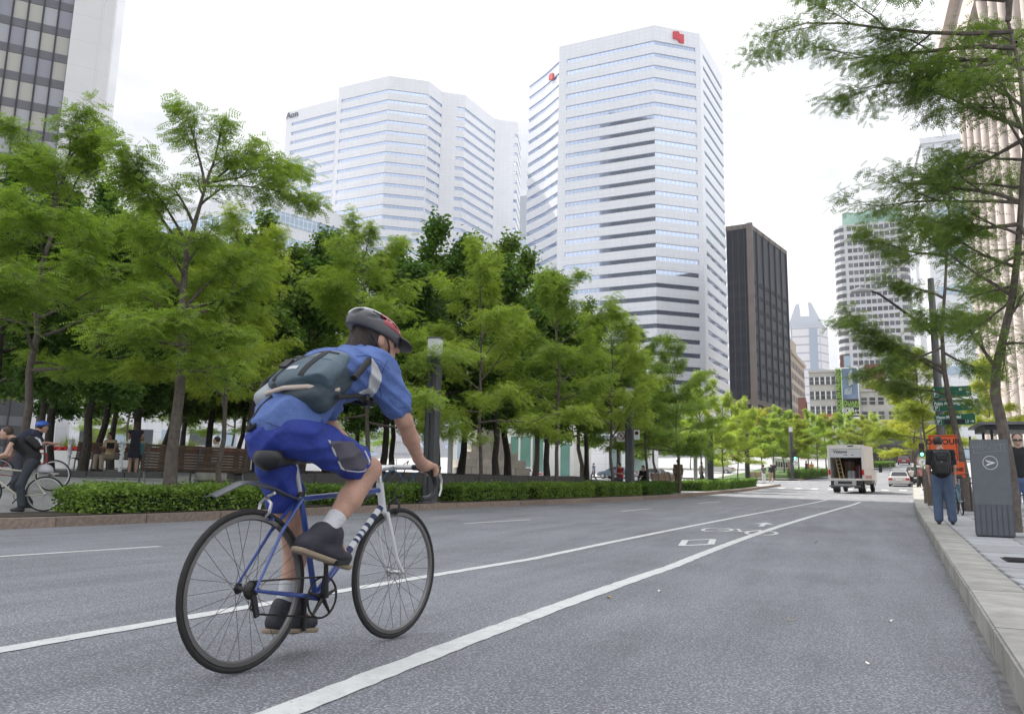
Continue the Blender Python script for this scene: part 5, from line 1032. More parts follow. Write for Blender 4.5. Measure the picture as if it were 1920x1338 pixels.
# messenger bag on the back
bag = thing('messenger_bag', 'teal grey messenger bag slung across the blue cyclist\'s back', 'bag', tuple(bike.location), -hd)
m_bag = mat('teal_canvas', (.03, .05, .068), .6, var=.15, vs=7, bump=.35, bs=25); m_flap = mat('teal_flap', (.06, .1, .13), .45, var=.15, vs=6, bump=.5, bs=12); m_web = mat('black_webbing', (.012, .012, .014), .7); m_trim = mat('beige_trim', (.5, .42, .35), .7); m_lin = mat('grey_lining', (.3, .33, .35), .6, bump=.4, bs=15)
BM = rotM('X', 38)@rotM('Z', 0); bcn = np.array([.045, .24, 1.222]); fr = lambda x, y, z: tuple(bcn+BM@np.array([x, y, z]))
org('body', m_bag, bag, [('b', fr(.01, 0, -.01), (.172, .145, .07), .05, BM), ('e', fr(0, .02, .03), (.17, .12, .075), BM)], .008, .04, disp=lambda P: (.006*np.sin(P[..., 0]*22+P[..., 1]*26)).astype(np.float32))
Vf, Ff = sdf([('b', fr(.015, .035, .045), (.18, .13, .058), .045, BM), ('e', fr(.04, .03, .06), (.17, .13, .066), BM)], .008, .04, clips=[(fr(0, 0, .008), tuple(BM@np.array([.12, .2, -1.]))), (fr(-.0, -.1, 0), tuple(BM@np.array([.25, -1., 0])))], disp=lambda P: (.005*np.sin(P[..., 0]*25-P[..., 1]*18)).astype(np.float32))
link(bpy.data.objects.new('flap', me_np('flap', Vf, Ff, m_flap, True)), bag); bvf = BVHTree.FromPolygons([tuple(map(float, v)) for v in Vf], [tuple(map(int, f)) for f in Ff]); nb_ = Vector(BM@np.array([0, 0, 1.]))
def webbing(name, pts, w, m, lift=.003):
    mb = MB(); side = None; P = []
    for q in pts:
        h = bvf.ray_cast(Vector(fr(q[0], q[1], .4)), -nb_)
        if h[0] is not None: P.append((h[0], h[1]))
    for k in range(len(P)):
        a = P[max(0, k-1)][0]; b = P[min(len(P)-1, k+1)][0]; t = (b-a).normalized(); n = P[k][1] if P[k][1].dot(nb_) > 0 else -P[k][1]; sd = t.cross(n).normalized()*w/2; c = P[k][0]+n*lift
        mb.v += [tuple(c-sd), tuple(c+sd), tuple(c+sd-n*.006), tuple(c-sd-n*.006)]
        if k: o = 4*(k-1); mb.f += [(o, o+1, o+5, o+4), (o+1, o+2, o+6, o+5), (o+3, o, o+4, o+7)]
    return mb.build(name, m, bag)
for x in (-.085, .085): webbing('flap_strap', [(x+.01*math.sin(y*20), y) for y in np.linspace(.13, -.11, 14)], .03, m_web)
webbing('reflective_tab', [(x, -.03) for x in np.linspace(-.03, .035, 5)], .022, m_refl); webbing('flap_binding', [(x, .118-.1*x*x) for x in np.linspace(-.15, .16, 14)], .012, m_web); webbing('seam', [(x, .05) for x in np.linspace(-.16, .17, 16)], .004, m_bag, .001)
MB().tube([fr(-.12, -.13, .055), fr(.0, -.125, .075), fr(.12, -.1, .06), fr(.168, -.06, .015), fr(.186, .0, -.02)], .011, 7).build('trim', m_trim, bag, smooth=True)
org('side_pocket', m_lin, bag, [('b', fr(-.16, -.07, .0), (.055, .085, .065), .04, BM)], .008, .03); MB().tube([fr(-.2, -.12, .03), fr(-.215, -.03, .06), fr(-.175, .05, .07)], .014, 6).build('binding', m_web, bag, smooth=True)
for a, b in ((-.1, .055), (.06, .05)): MB().box((0, 0, 0), (.045, .075, .012)).build('buckle', m_blk, bag, bevel=.003, loc=fr(a, b-.02, .117), rot=(R_(38), 0, .2)); 
MB().tube([fr(-.06, -.15, .05), fr(-.11, -.2, .02), fr(-.14, -.26, -.02), fr(-.12, -.3, -.03), fr(-.09, -.27, -.02)], .012, 6).build('loose_strap', m_web, bag, smooth=True)
MB().tube([fr(.2, .1, -.02), (.2, .5, 1.4), (.13, .6, 1.42), (-.0, .66, 1.29), (-.14, .56, 1.17), (-.2, .3, 1.13), fr(-.2, -.05, -.05)], .016, 7).build('shoulder_strap', m_web, bag, smooth=True); MB().tube([fr(.21, -.05, -.03), (.2, .42, 1.2), (.12, .58, 1.17), (.0, .6, 1.2)], .012, 6).build('chest_strap', m_web, bag, smooth=True); MB().box((.16, .53, 1.175), (.04, .05, .03)).build('strap_buckle', m_blk, bag, bevel=.004)
m_pole = mat('pole_grey', (.16, .155, .165), .45, .5, var=.15, vs=4)
# ------------------------------------------------------------------ people
def person(label, loc, rz, h=1.74, pose='stand', top=(.1, .1, .1), bot=(.05, .06, .1), hair=(.03, .02, .015), skin=(.5, .31, .22), vox=.018, sleeves=.55, legs='long', J=None, shoes=(.03, .03, .03), bulk=1., hairlong=False, cat='person', group=None, dress=False, headtilt=0, name='person'):
    s = h/1.75; t = thing(name, label, cat, loc, rz, group)
    j = dict(hL=(-.09, 0, .92), hR=(.09, 0, .92), kL=(-.1, .02, .5), kR=(.1, .02, .5), aL=(-.1, -.02, .085), aR=(.1, -.02, .085), sp=(0, 0, 1.0), ch=(0, 0, 1.3), nk=(0, .0, 1.47), hd=(0, .025, 1.625), sL=(-.175, 0, 1.42), sR=(.175, 0, 1.42), eL=(-.225, -.03, 1.14), eR=(.225, -.03, 1.14), wL=(-.22, .06, .9), wR=(.22, .06, .9), toe=(0, .15, -.05))
    if pose == 'walk': j.update(kL=(-.1, .2, .52), aL=(-.1, .22, .12), kR=(.1, .02, .5), aR=(.1, -.3, .13), eL=(-.23, -.12, 1.15), wL=(-.22, -.1, .92), eR=(.23, .08, 1.15), wR=(.22, .22, .96))
    if pose == 'sit': j.update(hL=(-.1, 0, .5), hR=(.1, 0, .5), kL=(-.12, .43, .5), kR=(.12, .43, .5), aL=(-.12, .42, .085), aR=(.12, .45, .085), sp=(0, -.04, .62), ch=(0, -.03, .9), nk=(0, .02, 1.07), hd=(0, .07, 1.21), sL=(-.175, -.01, 1.02), sR=(.175, -.01, 1.02), eL=(-.23, .05, .77), eR=(.23, .05, .77), wL=(-.1, .27, .8), wR=(.1, .27, .8))
    if pose == 'reach': j.update(eL=(-.2, .14, 1.2), wL=(-.12, .32, 1.25), eR=(.2, .16, 1.2), wR=(.12, .34, 1.25))
    if pose == 'pockets': j.update(eL=(-.27, -.05, 1.16), wL=(-.2, .05, .95), eR=(.27, -.05, 1.16), wR=(.2, .05, .95))
    if J: j.update(J)
    g = {k: np.array(v, float)*s for k, v in j.items()}; b = bulk*s
    fw = np.array([0, 1., 0]); mix = lambda a, c, q: tuple(g[a]*(1-q)+g[c]*q); tp = {k: tuple(v) for k, v in g.items()}
    hd = g['hd']; nose = hd+np.array([0, .1, -.01])*s
    mean_h = (g['hL']+g['hR'])/2
    ms = mat('skin_%.2f' % skin[0], skin, .55); mt_ = mat('cloth_%s' % (top,), top, .8, var=.12, vs=9, bump=.3, bs=18); mbm = mat('cloth_%s' % (bot,), bot, .8, var=.15, vs=7, bump=.3, bs=16); mh = mat('hair_%s' % (hair,), hair, .55, var=.3, vs=50); msh = mat('shoe_%s' % (shoes,), shoes, .6)
    P = [('c', tp['sp'], tp['ch'], .1*b, .115*b), ('c', tp['ch'], tp['nk'], .09*b, .06*b), ('c', tp['nk'], tp['hd'], .05*s, .05*s), ('e', tp['hd'], (.074*s, .093*s, .115*s)), ('c', tuple(hd+np.array([0, .04, -.075])*s), tuple(hd+np.array([0, .055, -.085])*s), .04*s, .034*s), ('c', tuple(hd+np.array([0, .09, .01])*s), tuple(hd+np.array([0, .102, -.02])*s), .011*s, .014*s)]
    P += [('e', tuple(hd+np.array([q*.075, 0, 0])*s), (.012*s, .02*s, .03*s)) for q in (-1, 1)]
    for q in 'LR':
        P += [('c', tp['h'+q], tp['k'+q], .075*b, .052*b), ('c', tp['k'+q], mix('k'+q, 'a'+q, .35), .052*b, .054*b), ('c', mix('k'+q, 'a'+q, .35), tp['a'+q], .054*b, .036*s), ('c', tp['s'+q], tp['e'+q], .046*b, .038*b), ('c', tp['e'+q], tp['w'+q], .039*b, .026*s)]
        d = g['w'+q]-g['e'+q]; d /= np.linalg.norm(d); w = g['w'+q]; sd = np.cross(d, [0, 0, 1.]); sd = sd/np.linalg.norm(sd) if np.linalg.norm(sd) > .1 else np.array([1., 0, 0]); sd = np.array([0, 1., 0]) if abs(d[2]) > .8 else sd
        P += [('c', tuple(w), tuple(w+d*.08*s), .024*s, .028*s)]
        for f_ in (-1.5, -.5, .5, 1.5): P.append(('c', tuple(w+d*.08*s+sd*f_*.015*s), tuple(w+d*(.165-.01*abs(f_))*s+sd*f_*.017*s), .0105*s, .0085*s))
        P.append(('c', tuple(w+d*.03*s+sd*.02*s), tuple(w+d*.09*s+sd*.055*s), .012*s, .01*s))
    org('body', ms, t, P, min(vox, .014) if vox < .02 else vox, .02*s)
    c = lambda a, r0, e, r1: ('c', a, e, r0*b, r1*b)
    Q = [c(tuple(mean_h+(g['ch']-mean_h)*.12-np.array([.045*s, 0, 0])), .115, tuple(mean_h+(g['ch']-mean_h)*.12+np.array([.045*s, 0, 0])), .115), c(tp['sp'], .135, tp['ch'], .145), c(tuple(g['ch']*.7+g['sL']*.3), .1, tuple(g['ch']*.7+g['sR']*.3), .1), c(tp['sL'], .068, tp['sR'], .068)]
    for q in 'LR':
        if sleeves > 0: Q.append(c(tp['s'+q], .066, mix('s'+q, 'e'+q, min(1, sleeves)), .058))
        if sleeves > 1: Q.append(c(tp['e'+q], .055, mix('e'+q, 'w'+q, sleeves-1), .042))
    cl = [(tuple(g['nk']+np.array([0, 0, .012])*s), tuple(g['nk']-g['ch']))]
    if dress: Q.append(c(tuple(mean_h), .15, tuple(mean_h-np.array([0, 0, .3*s])), .2)); cl.append((tuple(mean_h-np.array([0, 0, .36*s])), (0, 0, -1)))
    org('dress' if dress else 'shirt', mt_, t, Q, vox, .05*s, clips=cl)
    if legs:
        Q = [c(tuple(mean_h-np.array([.05*s, 0, 0])), .118, tuple(mean_h+np.array([.05*s, 0, 0])), .118)]; end = {'long': 1., 'short': None}[legs]
        for q in 'LR':
            if legs == 'long': Q += [c(tp['h'+q], .1, tp['k'+q], .078), c(tp['k'+q], .078, mix('k'+q, 'a'+q, .93), .07)]
            else: Q.append(c(tp['h'+q], .1, mix('h'+q, 'k'+q, .85), .085))
        org('trousers' if legs == 'long' else 'shorts', mbm, t, Q, vox, .035*s, clips=[(tuple(mean_h+(g['sp']-mean_h)*1.0+np.array([0, 0, .02])), tuple(g['sp']-mean_h+np.array([0, 0, .02])))] if pose != 'sit' else ())
    for q in 'LR':
        a = g['a'+q]; toe = a+g['toe']; org('shoe', msh, t, [('c', tuple(a+np.array([0, -.02, -.045])*s), tuple(toe), .038*s, .032*s), ('c', tuple(a+np.array([0, -.01, -.02])*s), tuple((a+toe)/2), .042*s, .036*s)], min(vox, .016), .02)
    Hh = [('e', tuple(hd+np.array([0, -.022, .03])*s), (.088*s, .098*s, .105*s))]
    if hairlong: Hh.append(('c', tuple(hd+np.array([0, -.07, 0])*s), tuple(hd+np.array([0, -.085, -.16])*s), .06*s, .045*s))
    org('hair', mh, t, Hh, min(vox, .016), .03, clips=[(tuple(hd+np.array([0, .035, .02])*s), (0, 1, -.55)), (tuple(hd+np.array([0, 0, -.06 if not hairlong else -.3])*s), (0, -.3, -1))])
    return t
def gp3(px, py, h=KH): p = gnd(px, py, h); return (float(p[0]), float(p[1]), gz(p[1])+h)
def face_to(p, q): return -math.atan2(q[0]-p[0], q[1]-p[1])
# ------------------------------------------------------------------ right pavement
mp_ = gp3(1772, 983); man = person('man in black shirt and jeans with backpack standing on the kerb', mp_, -.15, 1.66, 'stand', (.012, .012, .016), (.075, .11, .18), (.03, .018, .012), (.5, .31, .23), .013, .75, bulk=1.18, J=dict(hd=(-.03, .05, 1.62), aR=(.14, .03, .085), kR=(.12, .03, .5)))
bpk = thing('backpack', 'bulky black backpack worn by the man on the kerb', 'backpack', mp_, -.15); bpk.scale = (.91,)*3; m_bpk = mat('black_nylon', (.012, .012, .014), .5, var=.3, vs=12, bump=.3, bs=30)
org('body', m_bpk, bpk, [('b', (.03, -.25, 1.26), (.165, .1, .25), .07), ('e', (.03, -.29, 1.2), (.15, .09, .19))], .014, .05); org('front_pocket', m_bpk, bpk, [('b', (.03, -.36, 1.14), (.12, .05, .12), .04)], .012, .03); org('upper_pocket', m_bpk, bpk, [('b', (.03, -.34, 1.36), (.1, .04, .07), .03)], .012, .02); MB().tube([(-.1, -.345, 1.26), (.03, -.375, 1.275), (.16, -.345, 1.26)], .006, 5).build('zip', m_refl, bpk); MB().tube([(-.13, -.24, 1.42), (-.1, -.3, 1.46), (.03, -.32, 1.49), (.16, -.3, 1.46), (.19, -.24, 1.42)], .007, 5).build('zip', m_pole, bpk); MB().tube([(-.03, -.2, 1.51), (.03, -.21, 1.56), (.09, -.2, 1.51)], .01, 5).build('grab_loop', m_bpk, bpk)
for x in (-.15, .21): MB().tube([(x, -.2, 1.3), (x+(.02 if x > 0 else -.02), -.3, 1.2), (x, -.22, 1.08)], .008, 5).build('side_strap', m_bpk, bpk)
for x in (-.11, .15): MB().tube([(x, -.16, 1.5), (x, -.02, 1.54), (x, .12, 1.42), (x*1.1, .12, 1.2), (x*1.2, -.1, 1.08)], .02, 6).build('shoulder_strap', m_bpk, bpk, smooth=True)
for z in (1.06, 1.22, 1.36): MB().box((.03, -.385 if z < 1.2 else -.37, z), (.16, .008, .012)).build('reflective_tape', m_refl, bpk)
rp = gp3(1921, 992); person('man in dark top and sunglasses walking in at the right edge', rp, math.pi-.1, 1.68, 'stand', (.015, .015, .018), (.1, .15, .28), (.06, .05, .045), (.52, .33, .25), .014, 1.8)
sgl = thing('sunglasses', 'dark sunglasses on the man at the right edge', 'sunglasses', rp, math.pi-.1); sgl.scale = (.93,)*3; sgl.location.z -= .035; MB().box((0, .125, 1.69), (.15, .02, .04)).build('lenses', m_dark, sgl, bevel=.006); MB().tube([(-.078, .12, 1.7), (-.08, .0, 1.69)], .005, 5).build('temple', m_blk, sgl); MB().tube([(.078, .12, 1.7), (.08, .0, 1.69)], .005, 5).build('temple', m_blk, sgl)
# relay mail box
xp = gnd(1836, 1006, KH); mbw, mbd, mbh = .7, .42, 1.9; bxr = -.26
bz_ = gz(xp[1])+KH; mail = thing('mail_box', 'tall dark grey metal mail relay box with white round emblem', 'mail box', (float(xp[0])+.34, float(xp[1])+.2, bz_), 0)
mail.rotation_euler[2] = -.12; mail.scale = (.72, .72, .755); mail.location.x -= .1
m_mb = mat('mailbox_grey', (.1, .108, .125), .42, .2, var=.1, vs=5, bump=.1, bs=50); m_mbl = mat('mailbox_panel', (.12, .13, .145), .4, .2, var=.08, vs=5)
MB().bb(-mbw/2, mbw/2, -mbd/2, mbd/2, .02, mbh).build('body', m_mb, mail, bevel=.012); MB().bb(-mbw/2+.02, mbw/2-.02, -mbd/2+.02, mbd/2-.02, -.005, .02).build('plinth', m_blk, mail); MB().bb(-mbw/2+.005, mbw/2-.005, -mbd/2-.01, -mbd/2+.01, .62, mbh-.01).build('door', m_mbl, mail, bevel=.006)
ri = MB().box((0, 0, .31), (.085, .02, .56)).mesh('rib', m_mb, bevel=.006)
for k in range(7): inst('rib', ri, mail, (-mbw/2+.06+k*.0967, -mbd/2-.006, 0))
m_wd = mat('emblem_white', (.62, .63, .65), .6); yf = -mbd/2-.014
MB().tube([(.0+.13*math.cos(a), yf, 1.44+.13*math.sin(a)) for a in np.linspace(0, 2*math.pi, 41)[:-1]], .006, 6, closed=True).build('emblem_ring', m_wd, mail)
mb = MB(); mb.slab([(-.09, 1.5), (.1, 1.44), (-.09, 1.37), (-.045, 1.425), (.03, 1.44), (-.055, 1.455)], yf-.003, yf+.004); mb.build('emblem_wing', m_wd, mail)
gf = MB(); rg_ = random.Random(9); m_gr = mat('graffiti_paint', (.3, .31, .33), .7)
for pts in ([(-.3, 1.72), (-.28, 1.8), (-.2, 1.81), (-.22, 1.7), (-.29, 1.69), (-.27, 1.62)], [(-.31, 1.74), (-.1, 1.77)], [(-.17, 1.83), (-.16, 1.7)], [(-.1, 1.82), (-.12, 1.68), (-.04, 1.8), (-.03, 1.7)], [(0, 1.7), (.04, 1.83), (.08, 1.7), (.0, 1.75)], [(.1, 1.82), (.13, 1.7)], [(.15, 1.8), (.3, 1.81)], [(.22, 1.81), (.2, 1.7)], [(.27, 1.8), (.28, 1.71)], [(-.27, 1.63), (.3, 1.68)]): gf.tube([(x, yf+.003, z) for x, z in pts], .0035, 4)
tag(gf.build('graffiti', m_gr, mail), kind='stuff')
# direction signs, lamp post, detour sign
lp = gnd(1779, 975, KH); lx, ly = float(lp[0]), 27.; lx = xat(1772, ly); lz = gz(ly)+KH
lamp = thing('street_lamp', 'grey street lamp with long arm over the right side of road', 'street lamp', (lx, ly, lz)); ztp = zat(1768, 520, lx, ly)-lz
MB().tube([(0, 0, 0), (0, 0, .5), (0, 0, .52), (0, 0, ztp)], [.17, .16, .13, .09], 14).build('pole', m_pole, lamp, smooth=True)
arm = [(xat(1768, ly)-lx, 0, zat(1768, 625, lx, ly)-lz)]+[(xat(px, ly)-lx, 0, zat(px, py, lx, ly)-lz) for px, py in ((1735, 597), (1700, 572), (1668, 550), (1650, 545))]
MB().tube(arm, [.05, .045, .04, .035, .03], 8).build('arm', mat('dark_arm', (.04, .04, .045), .5), lamp, smooth=True)
e_ = arm[-1]; org('lamp_head', mat('lamp_head_grey', (.5, .51, .52), .4), lamp, [('c', (e_[0]+.05, 0, e_[2]), (e_[0]-.28, 0, e_[2]+.01), .06, .11), ('c', (e_[0]-.28, 0, e_[2]+.01), (e_[0]-.45, 0, e_[2]), .11, .08)], .02, .05, clips=[((0, 0, e_[2]-.05), (0, 0, -1))])
m_gs = mat('sign_green', (.01, .115, .065), .45); m_gw = mat('sign_white', (.72, .75, .73), .5); m_or = mat('sign_orange', (.62, .09, .015), .5); m_bkp = mat('sign_black', (.012, .012, .012), .5)
def green(px0, px1, py0, py1, l1, items, lab):
    x0, x1 = xat(px0, ly-.16), xat(px1, ly-.16); z0, z1 = zat(px0, py1, x0, ly), zat(px0, py0, x0, ly); w, h = x1-x0, z1-z0
    sg = thing('direction_sign', lab, 'sign', ((x0+x1)/2, ly-.15, (z0+z1)/2), .0, 'green direction signs on the lamp post'); sg.rotation_euler = (0, -.02, -.06)
    r = .06; pl = []
    for cx, cz, a0 in ((w/2-r, h/2-r, 0), (-w/2+r, h/2-r, 90), (-w/2+r, -h/2+r, 180), (w/2-r, -h/2+r, 270)):
        for a in (0, 30, 60, 90): pl.append((cx+r*math.cos(R_(a0+a)), cz+r*math.sin(R_(a0+a))))
    mb = MB(); mb.slab(pl, -.012, .012); mb.build('panel', m_gs, sg)
    for body, fx, fz, size in l1: text('lettering', body, size*h, m_gw, sg, (fx*w, -.014, fz*h), (math.pi/2, 0, 0), .002, 'LEFT', .82, .004)
    for kind, fx, fz in items:
        q = MB(); cx, cz, s_ = fx*w, fz*h, .15*h
        if kind == 'up': q.tube([(cx, -.016, cz-s_), (cx, -.016, cz+s_)], .012, 4); q.tube([(cx-s_*.8, -.016, cz+s_*.2), (cx, -.016, cz+s_), (cx+s_*.8, -.016, cz+s_*.2)], .012, 4)
        if kind == 'right': q.tube([(cx-s_, -.016, cz), (cx+s_, -.016, cz)], .012, 4); q.tube([(cx+s_*.2, -.016, cz+s_*.8), (cx+s_, -.016, cz), (cx+s_*.2, -.016, cz-s_*.8)], .012, 4)
        if kind == 'P': q.tube([(cx-.075, -.016, cz-.07), (cx+.075, -.016, cz-.07), (cx+.075, -.016, cz+.07), (cx-.075, -.016, cz+.07)], .007, 4, closed=True); text('lettering', 'P', .15, m_gw, sg, (cx, -.014, cz), (math.pi/2, 0, 0), .002, bold=.004)
        if kind == 'black': MB().bb(cx-.28, cx+.28, -.016, -.012, cz-.06, cz+.06).build('patch', m_bkp, sg); continue
        q.build('arrow' if kind != 'P' else 'parking_frame', m_gw, sg)
    return sg
green(1759, 1835, 726, 746, [('R', -.46, .22, .4), ('st', .2, .22, .4)], [('up', .41, -.16), ('P', -.41, -.2)], 'topmost green direction sign with upward arrow on the lamp post')
green(1760, 1836.5, 751, 771, [('Palais des Congrès', -.46, .2, .4)], [('right', .42, -.2), ('P', -.41, -.22)], 'middle green direction sign reading Palais des Congrès')
green(1761.5, 1839, 777, 797, [('Vieux-Montréal', -.46, .22, .4), ('1,1', .24, -.22, .34)], [('right', .42, -.22), ('P', -.4, -.22), ('black', .0, -.22)], 'lowest green direction sign reading Vieux-Montréal')
yd = 24.; xd0, xd1 = xat(1747, yd), xat(1802, yd); zd0, zd1 = zat(1775, 864, xd0, yd), zat(1775, 815, xd0, yd); wd_, hd_ = xd1-xd0, zd1-zd0; xc = (xd0+xd1)/2
ds_ = thing('detour_sign', 'orange detour sign with black arrow behind the man\'s head', 'sign', (xc, yd, gz(yd)+KH), -.05)
zc = (zd0+zd1)/2-gz(yd)-KH; MB().bb(-wd_/2, wd_/2, -.008, .008, zc-hd_/2, zc+hd_/2).build('panel', m_or, ds_, bevel=.004); MB().tube([(-wd_/2+.03, -.012, zc-hd_/2+.03), (wd_/2-.03, -.012, zc-hd_/2+.03), (wd_/2-.03, -.012, zc+hd_/2-.03), (-wd_/2+.03, -.012, zc+hd_/2-.03)], .008, 4, closed=True).build('border', m_bkp, ds_)
text('lettering', 'DÉTOUR', .2, m_bkp, ds_, (.0, -.012, zc+hd_*.23), (math.pi/2, 0, 0), .002, sx=1.0, bold=.006)
mb = MB(); mb.slab([(-.25, zc-.12), (.1, zc-.12), (.1, zc-.03), (.3, zc-.16), (.1, zc-.29), (.1, zc-.2), (-.25, zc-.2)], -.012, -.009); mb.build('arrow', m_bkp, ds_); MB().tube([(.1, .04, 0), (.1, .04, zc+hd_/2-.02)], .025, 6).build('post', m_pole, ds_)
xs_ = xat(1800, yd)-xc; zs_ = zat(1800, 880, xd1, yd)-gz(yd)-KH; od = thing('plate_sign', 'small orange plate hanging below the detour sign', 'sign', (xc, yd, gz(yd)+KH), -.05); MB().bb(xs_-.25, xs_+.15, -.03, -.015, zs_-.2, zs_+.2).build('panel', m_or, od, bevel=.004); text('lettering', 'NE', .13, m_bkp, od, (xs_+.03, -.035, zs_), (math.pi/2, 0, 0), .002, bold=.005)
# parked bicycle and rack behind the man
def simple_bike(label, loc, rz, mf, R=.335, group=None, seat=.9, mrim=None, name='bicycle', rack=False):
    b = thing(name, label, 'bicycle', loc, rz, group); wheel(b, (0, 0, R), R, mrim or m_alu, m_rub, 16, .016); wheel(b, (0, 1.04, R), R, mrim or m_alu, m_rub, 16, .016)
    f = MB(); bb2 = Vector((0, .43, .28)); sc = Vector((0, .28, .74)); ht = Vector((0, .86, .8)); hb_ = Vector((0, .89, .64))
    for a, c in ((bb2, sc), (sc, ht), (bb2, hb_), (hb_, ht)): f.tube([a, c], .016, 8)
    for s_ in (-1, 1): f.tube([bb2, (s_*.06, 0, R)], .009, 6); f.tube([sc, (s_*.06, 0, R)], .008, 6); f.tube([hb_, (s_*.05, .96, .45), (s_*.05, 1.04, R)], .011, 6)
    f.build('frame', mf, b, smooth=True); MB().tube([ht, (0, .84, .95), (0, .9, .98)], .012, 8).build('stem', m_alu, b); MB().tube([(-.29, .8, .99), (-.2, .86, 1.0), (0, .9, .98), (.2, .86, 1.0), (.29, .8, .99)], .013, 8).build('handlebar', m_blk, b, smooth=True)
    MB().tube([sc, (0, .25, seat)], .013, 8).build('seat_post', m_alu, b); org('saddle', m_blk, b, [('c', (-.045, .16, seat+.02), (.045, .16, seat+.02), .032, .032), ('c', (0, .18, seat+.02), (0, .36, seat+.01), .045, .018)], .014, .03)
    MB().tube([(.05, .43+.09*math.cos(a), .28+.09*math.sin(a)) for a in np.linspace(0, 2*math.pi, 21)[:-1]], .006, 5, closed=True).build('chainring', m_chr, b)
    for s_ in (-1, 1): MB().tube([(s_*.05, .43, .28), (s_*.07, .43+s_*.1, .28-s_*.13), (s_*.15, .43+s_*.1, .28-s_*.13)], .011, 6).build('crank', m_blk, b)
    if rack: MB().tube([(-.06, -.2, .72), (-.06, .22, .72), (.06, .22, .72), (.06, -.2, .72)], .007, 5, closed=True).build('rack', m_alu, b)
    return b
pb = gp3(1805, 966); simple_bike('blue bicycle parked end-on behind the man with backpack', (pb[0], pb[1], pb[2]), -.02, mat('teal_bike', (.05, .16, .22), .35))
rk = thing('bicycle_rack', 'black post rack beside the parked blue bicycle', 'rack', (pb[0]+.3, pb[1]+.2, pb[2])); MB().tube([(0, 0, 0), (0, 0, 1.9)], .025, 6).build('post', m_blk, rk); MB().tube([(0, 0, .75), (0, .5, .8), (0, .5, .1)], .02, 6).build('loop', m_blk, rk)
for z in (1.35, 1.6): MB().tube([(-.18, 0, z), (.18, 0, z)], .012, 5).build('rung', m_blk, rk)
m_wood = mat('post_wood', (.14, .11, .085), .8, var=.3, vs=10)
for i, (px, Y, h) in enumerate(((1737, 33, 1.25), (1744, 30, 1.15), (1752, 36, 1.2))):
    o = thing('timber_post', ['leftmost', 'middle', 'rightmost'][i]+' of three brown timber posts beside the backpack man', 'post', (xat(px, Y), Y, gz(Y)+KH), .1*i, 'timber posts on the right pavement'); MB().lathe([(.09, 0), (.09, h-.05), (.06, h)], 8).build('shaft', m_wood, o); MB().lathe([(.095, h*.7), (.095, h*.75)], 8).build('band', m_pole, o)
litter = thing('litter_bin', 'grey cylindrical litter bin behind the parked blue bicycle', 'bin', (xat(1802, 26), 26, gz(26)+KH)); MB().lathe([(.25, 0), (.27, .85), (.28, .9)], 14).build('body', m_pole, litter, smooth=True); MB().lathe([(.28, .9), (.2, .98), (.08, 1.0)], 14).build('lid', m_blk, litter, smooth=True)
ys = 27.; shl = thing('bus_shelter', 'dark roofed shelter at the right edge behind the mail box', 'shelter', (xat(1868, ys), ys, gz(ys)+KH)); zr = zat(1890, 806, xat(1890, ys), ys)-gz(ys)-KH
MB().bb(-.2, 3.2, -.2, 1.6, zr, zr+.14).build('roof', m_blk, shl, bevel=.01); MB().bb(-.35, 3.35, -.35, 1.75, zr+.14, zr+.22).build('roof_edge', m_pole, shl)
for x, y in ((0, 0), (3, 0), (0, 1.4), (3, 1.4)): MB().tube([(x, y, 0), (x, y, zr)], .04, 6).build('post', m_blk, shl)
m_glass = bpy.data.materials.new('clear_glass'); m_glass.use_nodes = True; pg = m_glass.node_tree.nodes['Principled BSDF']; pg.inputs['Base Color'].default_value = (.8, .86, .85, 1); pg.inputs['Transmission Weight'].default_value = .9; pg.inputs['Roughness'].default_value = .02; pg.inputs['IOR'].default_value = 1.1
MB().bb(.06, 2.94, 1.38, 1.395, .3, zr-.2).build('glass_pane', m_glass, shl); MB().bb(.2, 2.8, 1.0, 1.32, .42, .47).build('bench_board', m_wood, shl)
# ------------------------------------------------------------------ left: lamp columns
m_col = mat('column_grey', (.075, .077, .085), .5, .3, var=.15, vs=3); m_lbx = mat('light_box_white', (.62, .64, .65), .4)
def column(label, px, off, hh=4.75, at=None):
    x, y = at or rowpt(px, off); z = G(x, y); t = thing('lamp_column', label, 'lamp', (x, y, z), .12, 'square lamp columns along the square')
    w = .19; P = [(-w, -w+.05), (-w+.05, -w), (-.03, -w), (-.03, -w+.04), (.03, -w+.04), (.03, -w), (w-.05, -w), (w, -w+.05), (w, w-.05), (w-.05, w), (-w+.05, w), (-w, w-.05)]
    MB().prism(P, .03, hh-.55).build('shaft', m_col, t); MB().bb(-w-.06, w+.06, -w-.06, w+.06, 0, .03).build('base_plate', m_pole, t); MB().bb(-w+.01, w-.01, -w+.01, w-.01, hh-.54, hh).build('light_box', m_lbx, t, bevel=.02); MB().bb(-w, w, -w, w, hh, hh+.04).build('cap', m_pole, t); return t, x, y, z
column('nearest dark lamp column right behind the riding cyclist\'s arm', 806, .55, 4.75); _, cx, cy, cz = column('dark lamp column carrying two white parking signs', 1181, 1.15); column('third lamp column from the cyclist standing in a sunlit hedge', 1333, 1.4); column('fourth lamp column at the corner of the crossing', 1402, 1.4)
